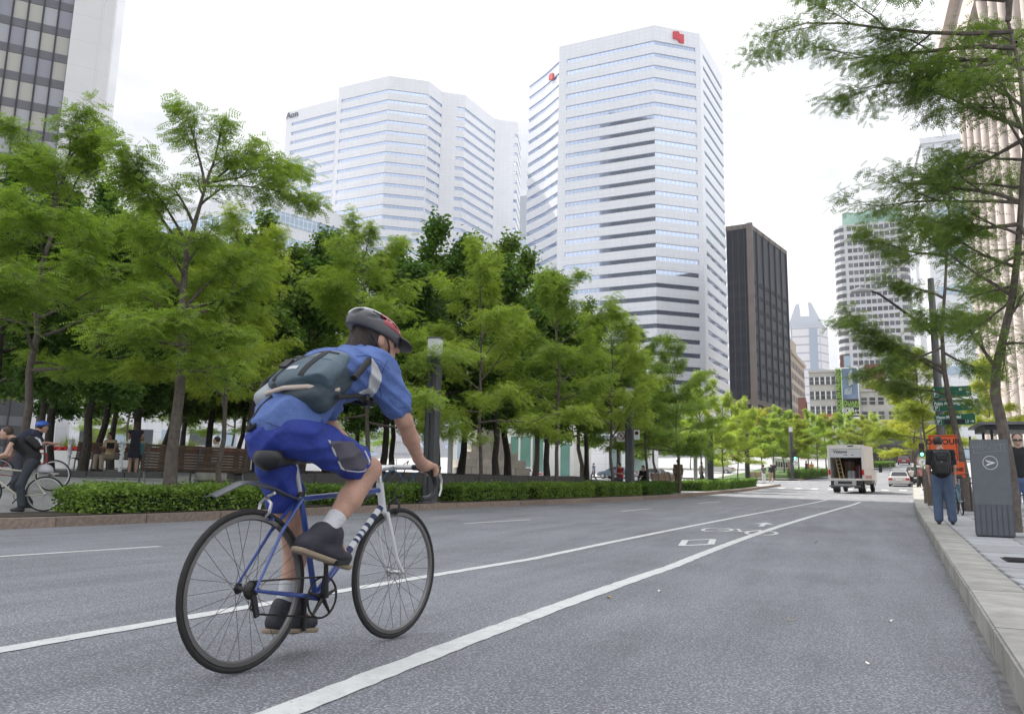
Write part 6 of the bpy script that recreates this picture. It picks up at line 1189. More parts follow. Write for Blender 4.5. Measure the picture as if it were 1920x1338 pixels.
# parking signs
sn = thing('no_parking_sign', 'white sign with red slashed circle left of the lamp column', 'sign', (xat(1165, cy-.05), cy-.05, zat(1165, 818, xat(1165, cy), cy))); MB().box((0, 0, 0), (.42, .015, .46)).build('panel', m_gw, sn, bevel=.004)
MB().tube([(.16*math.cos(a), -.012, .02+.16*math.sin(a)) for a in np.linspace(0, 2*math.pi, 25)[:-1]], .02, 5, closed=True).build('ring', m_hrd, sn); MB().tube([(-.11, -.015, .13), (.11, -.015, -.09)], .018, 5).build('slash', m_hrd, sn); text('symbol', 'P', .2, m_bkp, sn, (0, -.01, .02), (math.pi/2, 0, 0), .001); MB().box((.3, .02, 0), (.24, .02, .03)).build('bracket', m_pole, sn)
sn = thing('parking_sign', 'narrow white sign with dark dot right of the lamp column', 'sign', (xat(1195, cy), cy-.05, zat(1195, 815, xat(1195, cy), cy))); MB().box((0, 0, 0), (.26, .015, .44)).build('panel', m_gw, sn, bevel=.004); MB().lathe([(.085, -.012), (.085, -.008)], 20, c=(0, 0, .08), axis='y').build('ring', m_hrd, sn); MB().lathe([(.06, -.018), (.06, -.012)], 20, c=(0, 0, .08), axis='y').build('dot', m_bkp, sn); MB().box((-.2, .02, 0), (.18, .02, .03)).build('bracket', m_pole, sn)
# traffic light columns
def signal(label, x, y, z, h, rz=0):
    t = thing('traffic_light', label, 'traffic light', (x, y, z), rz, 'traffic lights'); MB().bb(-.17, .17, -.15, .15, .1, .98).build('housing', m_blk, t, bevel=.02)
    for zz_, c, e in ((.84, (.08, .01, .01), 0), (.54, (.09, .06, .01), 0), (.24, (.05, .7, .4), 5)):
        m = mat('lens_%.2f' % zz_, c, .3)
        if e: p = m.node_tree.nodes['Principled BSDF']; p.inputs['Emission Color'].default_value = (.1, 1, .55, 1); p.inputs['Emission Strength'].default_value = e
        ln = MB().lathe([(.1, -.17), (.11, -.145)], 14, c=(0, 0, zz_), axis='y').build('lens', m, t); MB().box((0, -.22, zz_+.12), (.24, .16, .015)).build('hood', m_blk, ln)
    MB().box((0, .2, .5), (.08, .16, .08)).build('bracket', m_blk, t); return t
Yq_ = 93.; tcx = xat(1487, Yq_); column('far dark lamp column with green traffic light beyond the crossing', 0, 0, 5.6, (tcx, Yq_)); signal('green traffic light on the far left lamp column', xat(1493.5, Yq_-.3), Yq_-.4, zat(1493, 863, tcx, Yq_), 1)
xg = xat(1733, 62); zg_ = gz(62)+KH; signal('green traffic light on the right near the parked cars', xg, 62, zat(1733, 858, xg, 62), 1); sp_ = thing('signal_post', 'slim grey post carrying the right hand traffic light', 'post', (xg+.05, 62.3, zg_)); MB().tube([(0, 0, 0), (0, 0, 4.4)], .06, 8).build('shaft', m_pole, sp_); MB().lathe([(.14, 0), (.12, .15)], 10).build('base', m_pole, sp_)
for px, py, Y, dy, lab in ((1494.5, 868, Yq_, -.3, 'round white arrow sign below the left green traffic light'), (1732, 864.5, 62, -.2, 'round white arrow sign below the right green traffic light')):
    x = xat(px, Y); s_ = thing('arrow_sign', lab, 'sign', (x, Y+dy, zat(px, py, x, Y)-.05)); MB().lathe([(.3, -.01), (.3, .01)], 20, axis='y').build('panel', m_gw, s_); MB().tube([(.26*math.cos(a), -.015, .26*math.sin(a)) for a in np.linspace(0, 2*math.pi, 21)[:-1]], .02, 4, closed=True).build('ring', m_gs, s_); MB().tube([(0, -.02, -.15), (0, -.02, .05), (.14, -.02, .05)], .025, 4).build('arrow', m_bkp, s_)
# ------------------------------------------------------------------ benches
m_slat = mat('bench_slat', (.1, .065, .045), .6, var=.35, vs=6, objvar=.2); m_slatl = mat('pale_slat', (.3, .2, .13), .65, var=.3, vs=6, objvar=.15); m_bst = mat('bench_steel', (.16, .17, .17), .45, .6)
def bench(label, x, y, rz, w=2.4, m=m_slat, ns=8, recline=.28):
    t = thing('park_bench', label, 'bench', (x, y, G(x, y)), rz, 'slatted park benches'); sl = MB().box((0, 0, 0), (w, .03, .062)).mesh('back_slat', m, bevel=.006); ss = MB().box((0, 0, 0), (w, .075, .03)).mesh('seat_slat', m, bevel=.006)
    for k in range(ns): z = .45+k*.072; inst('back_slat', sl, t, (0, .26+(z-.42)*recline, z), (-recline, 0, 0))
    for k in range(5): inst('seat_slat', ss, t, (0, .22-k*.088, .42))
    for x_ in (-w/2+.12, 0, w/2-.12): MB().tube([(x_, -.2, 0), (x_, -.16, .38), (x_, .2, .38), (x_, .3, .5), (x_, .3+.56*recline, 1.0)], .025, 6).build('frame', m_bst, t, smooth=True); MB().tube([(x_, .2, .38), (x_, .3, .02)], .025, 6).build('leg', m_bst, t)
    return t
# a bench's back is on its +y side
def spot(px, dist):
    d = ray(px, 925); ax = -CR[:2, 2]/np.linalg.norm(CR[:2, 2]); k = dist/float(d[:2]@ax); return float(d[0]*k), float(d[1]*k)
bx1, by1 = spot(358, 21.2); bench('long dark slatted bench seen from behind near the tall tree', bx1, by1, math.atan2(-bx1, by1)+math.pi+.32, 2.75, ns=9)
bx2, by2 = spot(190, 27.5); bench('slatted bench with the reading person sitting on it', bx2, by2, math.atan2(-bx2, by2)-.25, 2.0)
for px, dist, lab, w in ((1240, 46, 'pale slatted deck seat right of the dark seated figure', 1.0), (1262, 47, 'pale slatted deck seat beside the standing figure in brown', 1.0), (1420, 82, 'pale slatted bench far off near the crossing', 1.3)):
    x, y = spot(px, dist); bench(lab, x, y, math.atan2(-x, y)+math.pi*.9, w, m_slatl, 7, .5)
# ------------------------------------------------------------------ people on the left
x, y = spot(197, 27.3); toB = math.atan2(-bx2, by2)-.25
person('person in tan shirt sitting reading on the far slatted bench', (x, y-.0, G(x, y)-.02), toB+math.pi-.5, 1.75, 'sit', (.5, .38, .22), (.38, .32, .25), vox=.022, group='people in the square')
bk_ = thing('book', 'dark open book in the hands of the tan shirted reader', 'book', (x+.25, y-.28, G(x, y)+.86), toB); MB().box((0, 0, 0), (.12, .02, .2), (.3, 0, 0)).build('left_page', m_blk, bk_); MB().box((.11, .03, 0), (.12, .02, .2), (.3, 0, .5)).build('right_page', m_blk, bk_)
x, y = spot(244, 25.5); person('woman in short black dress standing with her back turned', (x, y, G(x, y)), math.atan2(-x, y), 1.68, 'reach', (.015, .016, .03), vox=.02, sleeves=0, legs=None, dress=True, hairlong=True, hair=(.06, .035, .02), group='people in the square')
x, y = spot(257, 26); person('child in teal shirt half hidden beside the woman in black dress', (x, y, G(x, y)), math.atan2(-x, y), 1.2, 'stand', (.05, .16, .18), (.03, .03, .04), vox=.02, group='people in the square')
x, y = spot(402, 24); person('dark-haired person in white shirt sitting beyond the slatted bench', (x, y, G(x, y)+.02), math.atan2(-x, y)+1.3, 1.75, 'sit', (.62, .63, .62), (.1, .1, .12), vox=.02, group='people in the square')
st_ = thing('stone_bench', 'low stone bench under the person in white shirt', 'bench', (x, y, G(x, y)), .4); MB().bb(-.5, .5, -.3, .25, .05, .4).build('block', m_kerbR, st_, bevel=.02); MB().bb(-.45, .45, -.25, .2, 0, .05).build('foot', m_joint, st_)
def ppl(px, dist, label, pose, top, bot, h=1.72, rz=0., **k):
    x, y = spot(px, dist); dz = 0. if k.pop('road', False) else KH
    return person(label, (x, y, G(x, y)+dz-KH), math.atan2(-x, y)+rz, h, pose, top, bot, vox=k.pop('vox', .026), group='people in the square', **k)
ppl(1272, 43.5, 'person in brown standing in the paving gap between hedges', 'stand', (.17, .12, .075), (.1, .075, .05), 1.75, 0., vox=.022, sleeves=1.8)
ppl(1207, 41.5, 'figure in black sitting behind the hedge by the lamp column', 'sit', (.012, .012, .014), (.02, .02, .022), 1.8, 2.6, sleeves=1.9, hairlong=True); ppl(1163, 41, 'person in red top sitting behind the lamp column', 'sit', (.4, .03, .05), (.05, .05, .06), 1.7, 2.2)
ppl(1316, 62, 'person in dark green trousers walking on the sunlit plaza', 'walk', (.5, .5, .48), (.03, .06, .04), 1.75, -1.2); ppl(1433, 74, 'pedestrian in grey top and white trousers at the corner', 'stand', (.13, .13, .15), (.6, .6, .58), 1.72, .4); ppl(1447, 80, 'pedestrian in black jacket and tan trousers at the corner', 'walk', (.03, .03, .035), (.4, .3, .18), 1.75, .2, sleeves=1.8); ppl(1452, 86, 'businessman in dark suit walking behind the corner pedestrians', 'walk', (.02, .02, .025), (.03, .03, .035), 1.8, 3.0, sleeves=1.8)
ppl(1514, 95, 'pedestrian in dark maroon clothes left of the truck', 'stand', (.12, .03, .03), (.03, .03, .035), 1.75, 1.); ppl(1524, 93, 'pedestrian in orange top left of the truck', 'stand', (.6, .26, .06), (.03, .03, .04), 1.7, 0.); ppl(1113, 75, 'distant person in blue walking past the white wall', 'walk', (.1, .14, .25), (.05, .06, .09), 1.72, 1.); ppl(1481, 93, 'pedestrian in pale pink top beside the far lamp column', 'stand', (.5, .3, .3), (.1, .1, .13), 1.68, 2.)
ppl(1711, 74, 'person in white top and dark trousers beside the white car', 'walk', (.62, .58, .58), (.03, .03, .05), 1.72, .5, road=True); ppl(1729, 66, 'woman in pink and black on the far right pavement', 'stand', (.45, .2, .22), (.02, .02, .025), 1.65, 0., hairlong=True, hair=(.3, .2, .1))
# leaning cyclists at the far left
m_crm = mat('cream_paint', (.6, .55, .45), .35); m_redp = mat('red_paint', (.3, .025, .025), .35)
dl = 15.6; x, y = spot(84, dl); fA = math.atan2(-x, y)+R_(82); bA = simple_bike('cream bicycle held by the person in black tank top', (x, y, G(x, y)), fA, m_crm, rack=True)
px_, py_ = x+(-math.sin(fA))*.36, y+math.cos(fA)*.36
person('person in black tank top and dark jeans leaning over a bicycle', (px_, py_-.02, G(px_, py_)), fA, 1.78, 'stand', (.012, .012, .014), (.03, .038, .05), (.05, .03, .02), vox=.016, sleeves=0, bulk=.95, J=dict(sp=(0, -.12, 1.02), ch=(0, .12, 1.24), nk=(0, .27, 1.35), hd=(0, .38, 1.44), sL=(-.17, .22, 1.3), sR=(.17, .22, 1.3), eL=(-.24, .3, 1.04), eR=(.24, .3, 1.04), wL=(-.2, .5, .98), wR=(.2, .5, .98), hL=(-.1, -.1, .9), hR=(.1, -.1, .9), kR=(.17, .16, .52), aR=(.2, -.12, .14), kL=(-.16, .02, .48), aL=(-.2, -.05, .085)))
sb_ = thing('sling_bag', 'black and white sling bag on the back of the tank top person', 'bag', (px_, py_-.02, G(px_, py_)), fA); org('body', m_web, sb_, [('b', (0, -.1, 1.3), (.15, .16, .07), .05, rotM('X', 40))], .014, .03); MB().tube([(-.12, -.24, 1.25), (-.02, -.18, 1.36), (.1, -.1, 1.4), (.16, .05, 1.34)], .022, 6).build('white_stripe', m_refl, sb_, smooth=True)
hm = thing('spare_helmet', 'grey helmet resting on the rear rack of the cream bicycle', 'helmet', (x, y, G(x, y)), fA); org('shell', mat('silver_helmet', (.4, .4, .43), .35), hm, [('e', (0, .05, .77), (.12, .16, .13))], .014, .03, clips=[((0, 0, .735), (0, 0, -1))]); MB().tube([(-.1, .05, .74), (0, .0, .73), (.1, .05, .74)], .008, 5).build('strap', m_blk, hm)
x2, y2 = spot(-12, dl+1.1); fB = math.atan2(-x2, y2)-R_(85); simple_bike('red bicycle behind the cream one at far left', (x2, y2, G(x2, y2)), fB, m_redp)
px2, py2 = x2+(-math.sin(fB))*.35, y2+math.cos(fB)*.35
pB = person('rider in dark shirt and blue helmet reaching right over the red bicycle', (px2, py2, G(px2, py2)), fB, 1.72, 'stand', (.02, .022, .05), (.04, .045, .06), vox=.018, sleeves=.8, J=dict(sp=(0, -.02, 1.02), ch=(0, .16, 1.2), nk=(0, .3, 1.3), hd=(0, .4, 1.38), sL=(-.17, .26, 1.24), sR=(.17, .26, 1.24), eL=(-.22, .4, 1.04), eR=(.22, .4, 1.04), wL=(-.18, .6, 1.04), wR=(.18, .6, 1.04)))
org('helmet', mat('blue_helmet', (.02, .1, .5), .35, coat=.4), pB, [('e', (0, .375, 1.405), (.1, .14, .1))], .014, .03, clips=[((0, .37, 1.39), (0, .2, -1))])
# ------------------------------------------------------------------ square: fountain jets, walls, planters, monument
m_jet = mat('white_water', (.75, .79, .82), .35, bump=.5, bs=40)
bs = [(122, 27), (221, 25)]
for i, (px, dist) in enumerate(bs):
    x, y = spot(px, dist); nr = np.random.default_rng(i); t = thing('fountain_jet', ['left white fountain jet beside the bicycles', 'right white fountain jet in front of the woman in black'][i], 'fountain', (x, y, G(x, y))); P = []
    for k in range(70):
        q = nr.random(); r = .025+.07*q**2; a = nr.uniform(0, 6.28); P.append(('e', (r*math.cos(a), r*math.sin(a), .1+.95*q), (.02+.02*nr.random(),)*3))
    V, Fq = sdf([('c', (0, 0, 0), (.01, 0, .85), .02, .045)]+P, .016, .02); link(bpy.data.objects.new('water_plume', me_np('water_plume', V, Fq, m_jet, True)), t); MB().lathe([(.06, 0), (.05, .03)], 10).build('nozzle', m_iron, t)
x0, y0 = spot(90, 22.8); x1, y1 = spot(330, 23.4); be = thing('basin_edge', 'low dark stone edge in front of the fountain jets', 'kerb', ((x0+x1)/2, (y0+y1)/2, G(x0, y0)), math.atan2(y1-y0, x1-x0)); ln = math.hypot(x1-x0, y1-y0)
m_dst = mat('dark_granite', (.09, .088, .09), .6, var=.2, vs=8, objvar=.15); blk = MB().box((0, 0, .07), (.98, .35, .16)).mesh('stone', m_dst, bevel=.01)
for k in range(int(ln)): inst('stone', blk, be, (-ln/2+.5+k, 0, 0))
def low_wall(label, pts, h, w, m, name='low_wall', step=1.2):
    t = None
    for (xa, ya), (xb, yb) in zip(pts[:-1], pts[1:]):
        ln = math.hypot(xb-xa, yb-ya); n = max(1, int(ln/step)); me = MB().box((0, 0, h/2-.1), (ln/n-.01, w, h+.2)).mesh('stone', m, bevel=.012)
        if t is None: t = thing(name, label, 'wall', ((xa+xb)/2, (ya+yb)/2, G((xa+xb)/2, (ya+yb)/2)))
        for k in range(n):
            f = (k+.5)/n; x, y = xa+(xb-xa)*f, ya+(yb-ya)*f; inst('stone', me, t, (x-t.location.x, y-t.location.y, G(x, y)-t.location.z), (0, 0, math.atan2(yb-ya, xb-xa)))
    return t
low_wall('long low dark wall at the front edge of the grove', [rowpt(430, 4.3), rowpt(760, 4.3), rowpt(1090, 4.3)], .42, .35, m_dst)
low_wall('white low planter wall behind the fountain jets', [spot(60, 46), spot(330, 48), spot(560, 56)], 1.0, .4, m_wf, step=2.5)
fl = np.random.default_rng(4); m_flw = mat('red_petals', (.5, .02, .03), .6, var=.3, vs=20)
for (a, b, lab) in ((spot(60, 46.3), spot(330, 48.3), 'band of red flowers along the left half of white planter'), (spot(331, 48.3), spot(560, 56.3), 'band of red flowers along the right half of white planter')):
    n = 2600; f = fl.random(n); P = np.stack([a[0]+(b[0]-a[0])*f+fl.normal(0, .15, n), a[1]+(b[1]-a[1])*f+fl.normal(0, .25, n), np.zeros(n)], 1); P[:, 2] = np.array([G(a_, b_) for a_, b_ in P[:, :2]])+1.0+fl.random(n)*.22
    V, Fq = scatter(maple_leaf(), P, fl.uniform(0, 6.28, n), fl.normal(0, .5, n), fl.normal(0, .5, n), fl.uniform(.1, .18, n)); tag(link(bpy.data.objects.new('flower_bed', me_np('flower_bed', V, Fq, m_flw))), lab, 'flowers', kind='stuff')
for i, (px, dist) in enumerate(((55, 50), (118, 50), (165, 51), (240, 51), (300, 52), (350, 52))):
    x, y = spot(px, dist); n = 260; a = fl.uniform(0, 6.28, n); P = np.stack([fl.normal(0, .22, n), fl.normal(0, .22, n), fl.random(n)*.2], 1); V, Fq = scatter((np.array([(0, -.02, 0), (1, 0, .1), (1, .005, .1), (0, .02, 0)]), np.array([(0, 1, 2, 3)])), P, a, fl.normal(-1.1, .25, n), fl.normal(0, .3, n), fl.uniform(.8, 1.4, n))
    g_ = thing('grass_clump', ORD[i]+' tall ornamental grass clump from the left behind the red flowers', 'plant', (x, y, G(x, y)+.6), 0, 'ornamental grasses'); link(bpy.data.objects.new('blades', me_np('blades', V, Fq, lf_yel)), g_); MB().lathe([(.3, -.6), (.34, 0)], 10).build('root_mound', m_soil, g_)
# stepped stone monument
mx_, my_ = spot(914, 60); mon = thing('stone_monument', 'stepped pale stone monument base seen between the grove trunks', 'monument', (mx_, my_, G(mx_, my_)), math.atan2(-mx_, my_)+.2); m_mst = mat('pale_stone', (.5, .46, .42), .8, var=.15, vs=2, objvar=.1)
for k, (w, d, z0, z1, n) in enumerate(((5.4, 4, 0, .65, 5), (4.9, 3.5, .65, 1.25, 4), (3.8, 2.8, 1.25, 1.8, 3), (3.0, 2.2, 1.8, 2.5, 2), (2.2, 1.6, 2.5, 4.2, 1))):
    me = MB().box((0, 0, 0), (w/n-.02, d, z1-z0-.015)).mesh('stone', m_mst, bevel=.02)
    for i in range(n): inst('stone', me, mon, (-w/2+(i+.5)*w/n, 0, (z0+z1)/2))
# white walls and pavilion in the background of the square
def wallbox(name, label, px0, px1, d0, d1, h, m, dep=3., cat='building', strips=()):
    xa, ya = spot(px0, d0); xb, yb = spot(px1, d1); an = math.atan2(yb-ya, xb-xa); t = thing(name, label, cat, ((xa+xb)/2, (ya+yb)/2, gz((ya+yb)/2)), an); ln = math.hypot(xb-xa, yb-ya)
    extr('wall', [(-ln/2, 0), (ln/2, 0), (ln/2, dep), (-ln/2, dep)], 0, h, m, t); extr('coping', [(-ln/2-.1, -.1), (ln/2+.1, -.1), (ln/2+.1, dep+.1), (-ln/2-.1, dep+.1)], h, h+.2, m_wf, t)
    for a, b, z0, z1, mm in strips: extr('window', [(ln*(a-.5), -.08), (ln*(b-.5), -.08), (ln*(b-.5), .1), (ln*(a-.5), .1)], z0, z1, mm, t)
    return t, ln
gg = MATS['pale_glass']; m_gg = mat('green_glass', (.2, .38, .34), .1, .4)
wallbox('white_pavilion', 'low white pavilion with green glass seen behind the grove', 845, 1075, 92, 86, 6.2, m_wf, 6, strips=((.05, .14, .2, 4.5, gg), (.5, .56, .2, 4.8, m_gg), (.58, .66, .2, 4.8, m_gg), (.68, .76, .2, 4.8, m_gg), (.9, .97, .4, 4, m_gg)))
wallbox('white_annex', 'plain white annex wall right of the green glass pavilion', 1080, 1235, 105, 104, 4.2, m_wpan, 6, strips=((.4, .55, .4, 3, gg), (.7, .85, .4, 3, gg)))
wallbox('grey_podium', 'long pale grey podium wall behind the left half of grove', 120, 560, 98, 96, 7.5, m_wpan2, 8, strips=tuple((.04+.12*k, .12+.12*k, .8, 5.5, gg if k % 2 else m_lw) for k in range(8)))
wallbox('blue_kiosk', 'small kiosk with blue roof beyond the slatted bench', 362, 420, 52, 52, 2.4, m_mst, 2.2, 'kiosk', strips=((.1, .9, 2.0, 2.4, mat('kiosk_blue', (.05, .16, .4), .5)),))
wallbox('balustrade', 'white balustrade at the far side of the crossing', 1455, 1484, 112, 116, 1.5, m_wf, .4, 'wall', strips=tuple((.05+.16*k, .13+.16*k, .5, 1.2, m_lw) for k in range(6)))
for px, d, h, lab in ((842, 56, 3.4, 'left'), (1305, 66, 3.2, 'middle'), (1326, 70, 3.6, 'right')):
    x, y = spot(px, d); s_ = thing('slim_pylon', 'slim pale metal pylon, %s of three beyond the hedges' % lab, 'post', (x, y, G(x, y)), 0, 'slim pylons'); MB().bb(-.14, .14, -.14, .14, .05, h).build('shaft', m_alu, s_, bevel=.02); MB().bb(-.2, .2, -.2, .2, 0, .05).build('base', m_pole, s_)
rr = thing('bicycle_rack', 'blue looped bicycle rack at the foot of the nearest lamp column', 'rack', (*rowpt(768, 2.9), G(*rowpt(768, 2.9))), .5)
for k in (-.55, .35): MB().tube([(k-.35, 0, 0), (k-.35, 0, .45), (k-.2, 0, .72), (k, 0, .8), (k+.2, 0, .72), (k+.35, 0, .45), (k+.35, 0, 0)], .025, 8).build('loop', mat('rack_blue', (.05, .14, .3), .4), rr, smooth=True)
x, y = rowpt(1248, 3.2); bn = thing('litter_bin', 'round brown litter bin between the two deck seats', 'bin', (x, y, G(x, y))); MB().lathe([(.28, 0), (.3, .8), (.32, .85)], 14).build('body', m_wood, bn, smooth=True); MB().lathe([(.32, .85), (.2, .95)], 14).build('lid', m_blk, bn, smooth=True)
# ------------------------------------------------------------------ vehicles
m_trw = mat('truck_white', (.6, .59, .56), .45, var=.08, vs=1.5); m_trd = mat('truck_dark', (.03, .03, .032), .6); m_tail = mat('tail_light', (.5, .01, .02), .3); m_int = mat('truck_interior', (.12, .06, .045), .8, var=.3, vs=2); m_lad = mat('ladder_wood', (.55, .42, .2), .6)
ty = 57.; tp0 = atY(1589, 926, ty); tr = thing('box_truck', 'white box truck with open back driving away up the street', 'truck', (float(tp0[0]), ty, gz(ty+2)-.03), -R_(10)); tr.rotation_euler[0] = R_(1.6)
Wt, z0, z1, Lb = 1.08, .92, 3.0, 4.3
for nm, b in (('floor', (-Wt, Wt, 0, Lb, z0-.1, z0)), ('roof', (-Wt, Wt, 0, Lb, z1, z1+.08)), ('left_side', (-Wt, -Wt+.06, 0, Lb, z0, z1)), ('right_side', (Wt-.06, Wt, 0, Lb, z0, z1)), ('bulkhead', (-Wt+.06, Wt-.06, Lb-.06, Lb, z0, z1))): MB().bb(*b).build(nm, m_int if nm == 'bulkhead' else m_trw, tr)
for nm, b in (('rear_frame', (-Wt-.03, -Wt+.12, -.06, .06, z0-.12, z1+.1)), ('rear_frame', (Wt-.12, Wt+.03, -.06, .06, z0-.12, z1+.1)), ('rear_header', (-Wt+.12, Wt-.12, -.06, .06, z1-.16, z1+.1)), ('sill', (-Wt+.12, Wt-.12, -.08, .04, z0-.12, z0+.02))): MB().bb(*b).build(nm, m_trw, tr, bevel=.01)
rd = MB().bb(-Wt+.13, Wt-.13, -.02, .03, z1-.72, z1-.17).build('roll_door', mat('door_grey', (.55, .57, .6), .5), tr)
for k in range(3): MB().bb(-Wt+.13, Wt-.13, -.028, -.02, z1-.7+k*.17, z1-.69+k*.17).build('door_joint', m_pole, rd)
text('lettering', 'Visions', .3, m_bkp, rd, (-.32, -.03, z1-.34), (math.pi/2, 0, 0), .003, bold=.004); MB().bb(-.1, .12, -.026, -.02, z1-.58, z1-.54).build('print_line', m_pole, rd); MB().bb(.35, .5, -.026, -.02, z1-.58, z1-.54).build('print_line', m_pole, rd)
for x in (-1.02, 1.02): MB().bb(x-.06, x+.06, -.1, -.05, z0+.25, z0+.58).build('tail_light', m_tail, tr, bevel=.01)
MB().bb(-.75, .6, -.25, -.02, .5, z0-.12).build('tail_lift', m_alu, tr); MB().bb(-.5, .35, -.27, -.25, .58, .76).build('lift_recess', m_trd, tr); MB().bb(-1.05, .85, -.3, .05, .4, .5).build('bumper', m_pole, tr, bevel=.02); MB().bb(-.3, .1, .2, Lb, .35, z0-.1).build('chassis', m_trd, tr)
MB().bb(.45, .95, -.02, .04, .3, .78).build('mud_flap', m_trd, tr); MB().bb(-.98, -.55, -.02, .04, .3, .78).build('mud_flap', m_trd, tr)
def truckwheel(x, y, w): 
    q = MB().lathe([(.3, -w/2), (.42, -w/2+.03), (.42, w/2-.03), (.3, w/2)], 20, c=(x, y, .42), axis='x').build('wheel', m_rub, tr, smooth=True); MB().lathe([(.22, w/2-.02), (.2, w/2+.01), (.06, w/2+.03)], 16, c=(x, y, .42), axis='x').build('rim', m_alu, q, smooth=True)
for x in (-.78, .78): truckwheel(x, .9, .42)
for x in (-.88, .88): truckwheel(x, 4.9, .26)
cab = MB(); cab.slabx([(4.4, .55), (4.4, 2.4), (5.1, 2.4), (5.5, 1.55), (6.3, 1.35), (6.4, .55)], -.98, .98); cab.build('cab', m_trw, tr, bevel=.05)
MB().bb(.985, 1.0, 4.55, 5.2, 1.55, 2.2).build('side_window', m_dark, tr); MB().bb(-.9, .9, 6.3, 6.5, .45, .75).build('front_bumper', m_pole, tr)
for s_ in (1, -1): MB().tube([(s_*.98, 5.2, 1.6), (s_*1.35, 5.15, 1.55)], .025, 6).build('mirror_arm', m_blk, tr); MB().bb(*sorted((s_*1.3, s_*1.52)), 5.1, 5.16, 1.35, 1.85).build('mirror', m_blk, tr, bevel=.02)
for k in range(3): MB().bb(Wt, Wt+.02, .4+k*.8, .5+k*.8, 1.5, 1.58).build('side_marker', m_gw, tr)
MB().bb(Wt, Wt+.015, .1, 3.2, z0+.0, z0+.22).build('red_stripe', m_redp, tr); MB().bb(.15, .5, -.07, -.05, z1-.02, z1+.05).build('number_plate_lamp', m_blk, tr)
def cargo(name, lab, cat): return thing(name, lab, cat, tuple(tr.location), -R_(10))
ld = cargo('ladder', 'wooden ladder leaning inside the open truck', 'ladder')
for dx in (0, .26): MB().tube([(-.5+dx, .5, z0+.03), (-.8+dx, .7, z1-.45)], .03, 6).build('rail', m_lad, ld)
for k in range(6): f = (k+.5)/6; MB().tube([(-.5-.3*f, .5+.2*f, z0+.03+1.6*f), (-.24-.3*f, .5+.2*f, z0+.03+1.6*f)], .018, 5).build('rung', m_lad, ld)
for i, (x, y, w, h, c, lab) in enumerate(((.1, 1.2, .45, .55, (.45, .47, .52), 'pale grey wrapped load in the middle of the truck'), (.55, 1.6, .5, .9, (.2, .05, .06), 'dark red crate on the right inside the truck'), (-.15, 2.2, .6, 1.2, (.25, .14, .08), 'tall brown carton at the back inside the truck'))):
    b = cargo('carton', lab, 'box'); MB().bb(x-w/2, x+w/2, y, y+.5, z0+.01, z0+h).build('body', mat('carton%d' % i, c, .8), b, bevel=.02); MB().bb(x-.03, x+.03, y-.005, y+.5, z0+.02, z0+h+.004).build('tape', m_lin, b)
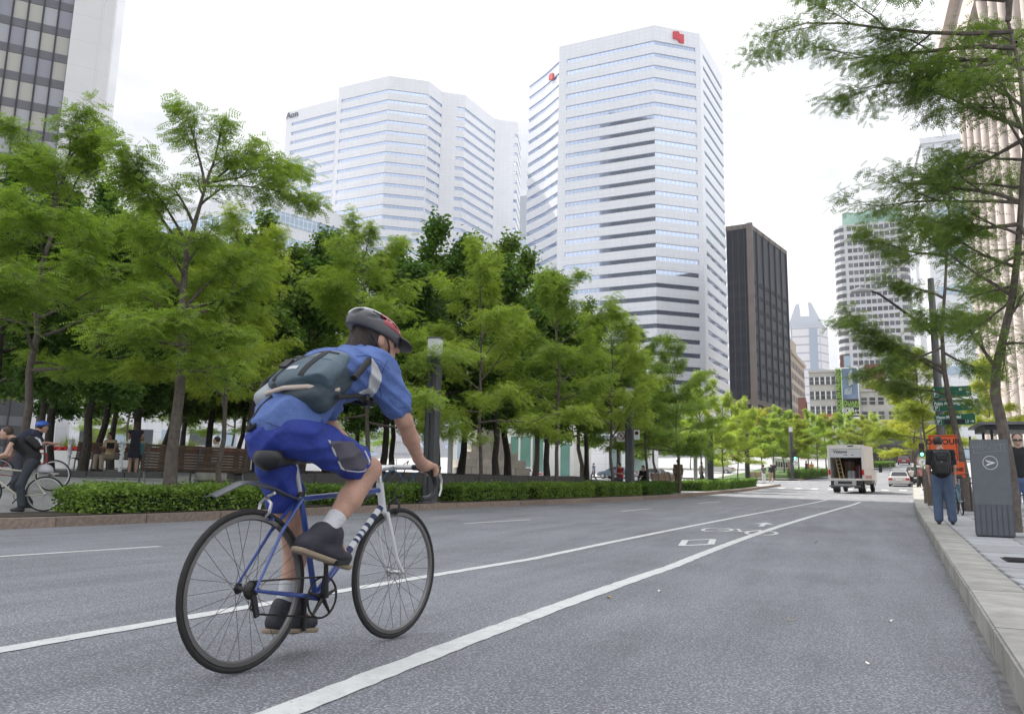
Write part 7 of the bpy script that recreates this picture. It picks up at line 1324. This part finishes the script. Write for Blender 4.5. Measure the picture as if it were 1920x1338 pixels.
def car(label, px, py, Y, rz, col, suv=False, group='parked and moving cars', back=True, at=None, name='car'):
    if at: x, yy = at; z = gz(yy)
    else: x = float(atY(px, py, Y)[0]); yy = Y; z = gz(Y)
    t = thing(name, label, 'car', (x, yy, z), rz, group); t.rotation_euler[0] = math.atan2(gz(yy+2)-gz(yy), 2) if abs(math.cos(rz)) > .8 else 0; mp = mat('car_%s' % (col,), col, .25, .1, coat=.8)
    h = .12 if suv else 0; prof = [(-2.15, .35), (-2.2, .6), (-2.15, .88+h), (-1.5, .96+h), (1.0, .92+h), (2.0, .76+h), (2.2, .55), (2.15, .3), (-1.9, .25)]
    MB().slabx([(a, b) for a, b in prof], -.88, .88).build('body', mp, t, bevel=.07)
    cz = 1.42+2.2*h; c = MB(); ro = [(-1.75 if suv else -1.45, .93+h, .8), (-1.45 if suv else -.95, cz-.03, .62), (-.5, cz, .62), (.25, cz-.04, .62), (1.05, .9+h, .8)]
    c.v = [(-w, a, b) for a, b, w in ro]+[(w, a, b) for a, b, w in ro]; c.f = [(0, 1, 2, 3, 4), (9, 8, 7, 6, 5), (0, 5, 6, 1), (1, 6, 7, 2), (2, 7, 8, 3), (3, 8, 9, 4)]; c.build('cabin', mp, t, bevel=.03)
    a, b = ro[0], ro[1]; g = MB(); f0, f1 = .18, .9; q = lambda f: (a[0]+(b[0]-a[0])*f-.03, a[1]+(b[1]-a[1])*f+.012, (a[2]+(b[2]-a[2])*f)-.08)
    y0_, z0_, w0 = q(f0); y1_, z1_, w1 = q(f1); g.v = [(-w0, y0_, z0_), (w0, y0_, z0_), (w1, y1_, z1_), (-w1, y1_, z1_)]; g.f = [(0, 1, 2, 3)]; g.build('rear_window', m_dark, t)
    a, b = ro[4], ro[3]; g = MB(); q2 = lambda f: (a[0]+(b[0]-a[0])*f+.03, a[1]+(b[1]-a[1])*f+.012, (a[2]+(b[2]-a[2])*f)-.08); y0_, z0_, w0 = q2(f0); y1_, z1_, w1 = q2(f1); g.v = [(-w0, y0_, z0_), (w0, y0_, z0_), (w1, y1_, z1_), (-w1, y1_, z1_)]; g.f = [(0, 1, 2, 3)]; g.build('windscreen', m_dark, t)
    for s_ in (-1, 1):
        g = MB(); g.v = [(s_*.79, -1.2, .98+h), (s_*.79, .8, .98+h), (s_*.655, .22, cz-.1), (s_*.655, -.9, cz-.1)]; g.f = [(0, 1, 2, 3)]; g.build('side_window', m_dark, t)
        MB().bb(*sorted((s_*.55, s_*.86)), -2.23, -2.1, .66+h, .82+h).build('tail_light', m_tail, t, bevel=.01); MB().bb(*sorted((s_*.5, s_*.82)), 2.05, 2.2, .58+h, .7+h).build('headlight', m_gw, t, bevel=.01); MB().bb(*sorted((s_*.86, s_*1.02)), .75, .85, .95+h, 1.07+h).build('mirror', mp, t, bevel=.02)
        for y in (-1.35, 1.35):
            w = MB().lathe([(.2, -.1), (.31, -.08), (.31, .08), (.2, .1)], 18, c=(s_*.8, y, .31), axis='x').build('wheel', m_rub, t, smooth=True); MB().lathe([(.2, .1 if s_ > 0 else -.1), (.05, .12 if s_ > 0 else -.12)], 12, c=(s_*.8, y, .31), axis='x').build('rim', m_alu, w)
    MB().bb(-.26, .26, -2.24, -2.2, .62, .74).build('number_plate', m_gw, t); MB().bb(-.86, .86, -2.25, -2.1, .36, .52).build('bumper', m_trd if suv else mp, t, bevel=.03); return t
car('white sedan stopped on the right beside a pedestrian', 1688, 913, 83, -.1, (.6, .58, .58)); car('black car parked ahead of the white sedan', 1717, 905, 88, -.12, (.03, .03, .035), True); car('dark red car waiting far up the hill on the left', 1695, 876, 146, -.06, (.16, .03, .035)); car('dark red car farthest right up the hill', 1729, 876, 142, -.06, (.17, .035, .04)); 
car('silver car parked far right up the rising street', 1748, 880, 128, -.1, (.35, .36, .38))
for px, d, col, lab, rz in ((1157, 92, (.12, .17, .24), 'blue grey car parked by the white annex wall', 1.3), (1222, 84, (.3, .31, .32), 'silver car parked behind the seated figure in black', 1.4), (1345, 105, (.55, .55, .55), 'white car passing behind the sunlit trees', 1.5), (985, 84, (.5, .5, .52), 'pale car glimpsed behind the grove near the pavilion', 1.4)):
    x, y = spot(px, d); car(lab, 0, 0, 0, rz, col, at=(x, y))
sp2 = thing('speed_post', 'slim signpost on the kerb beyond the truck', 'sign', (xat(1672, 120), 120, gz(120)+.1)); MB().tube([(0, 0, 0), (0, 0, 3.2)], .05, 6).build('post', m_pole, sp2); MB().box((0, -.06, 2.7), (.7, .03, .7)).build('panel', m_bkp, sp2); MB().box((0, -.08, 2.7), (.3, .02, .1)).build('mark', m_gw, sp2)
# ------------------------------------------------------------------ city haze
hz = MB().bb(-1300, 1300, -160, 1300, -1.1, 240).build('haze', None); tag(hz, kind='stuff')
m = bpy.data.materials.new('air'); m.use_nodes = True; m.node_tree.nodes.clear(); o = m.node_tree.nodes.new('ShaderNodeOutputMaterial'); v = m.node_tree.nodes.new('ShaderNodeVolumePrincipled'); v.inputs['Color'].default_value = (.93, .95, 1, 1); v.inputs['Density'].default_value = .00015; v.inputs['Anisotropy'].default_value = .3; m.node_tree.links.new(v.outputs[0], o.inputs['Volume']); hz.data.materials.append(m)
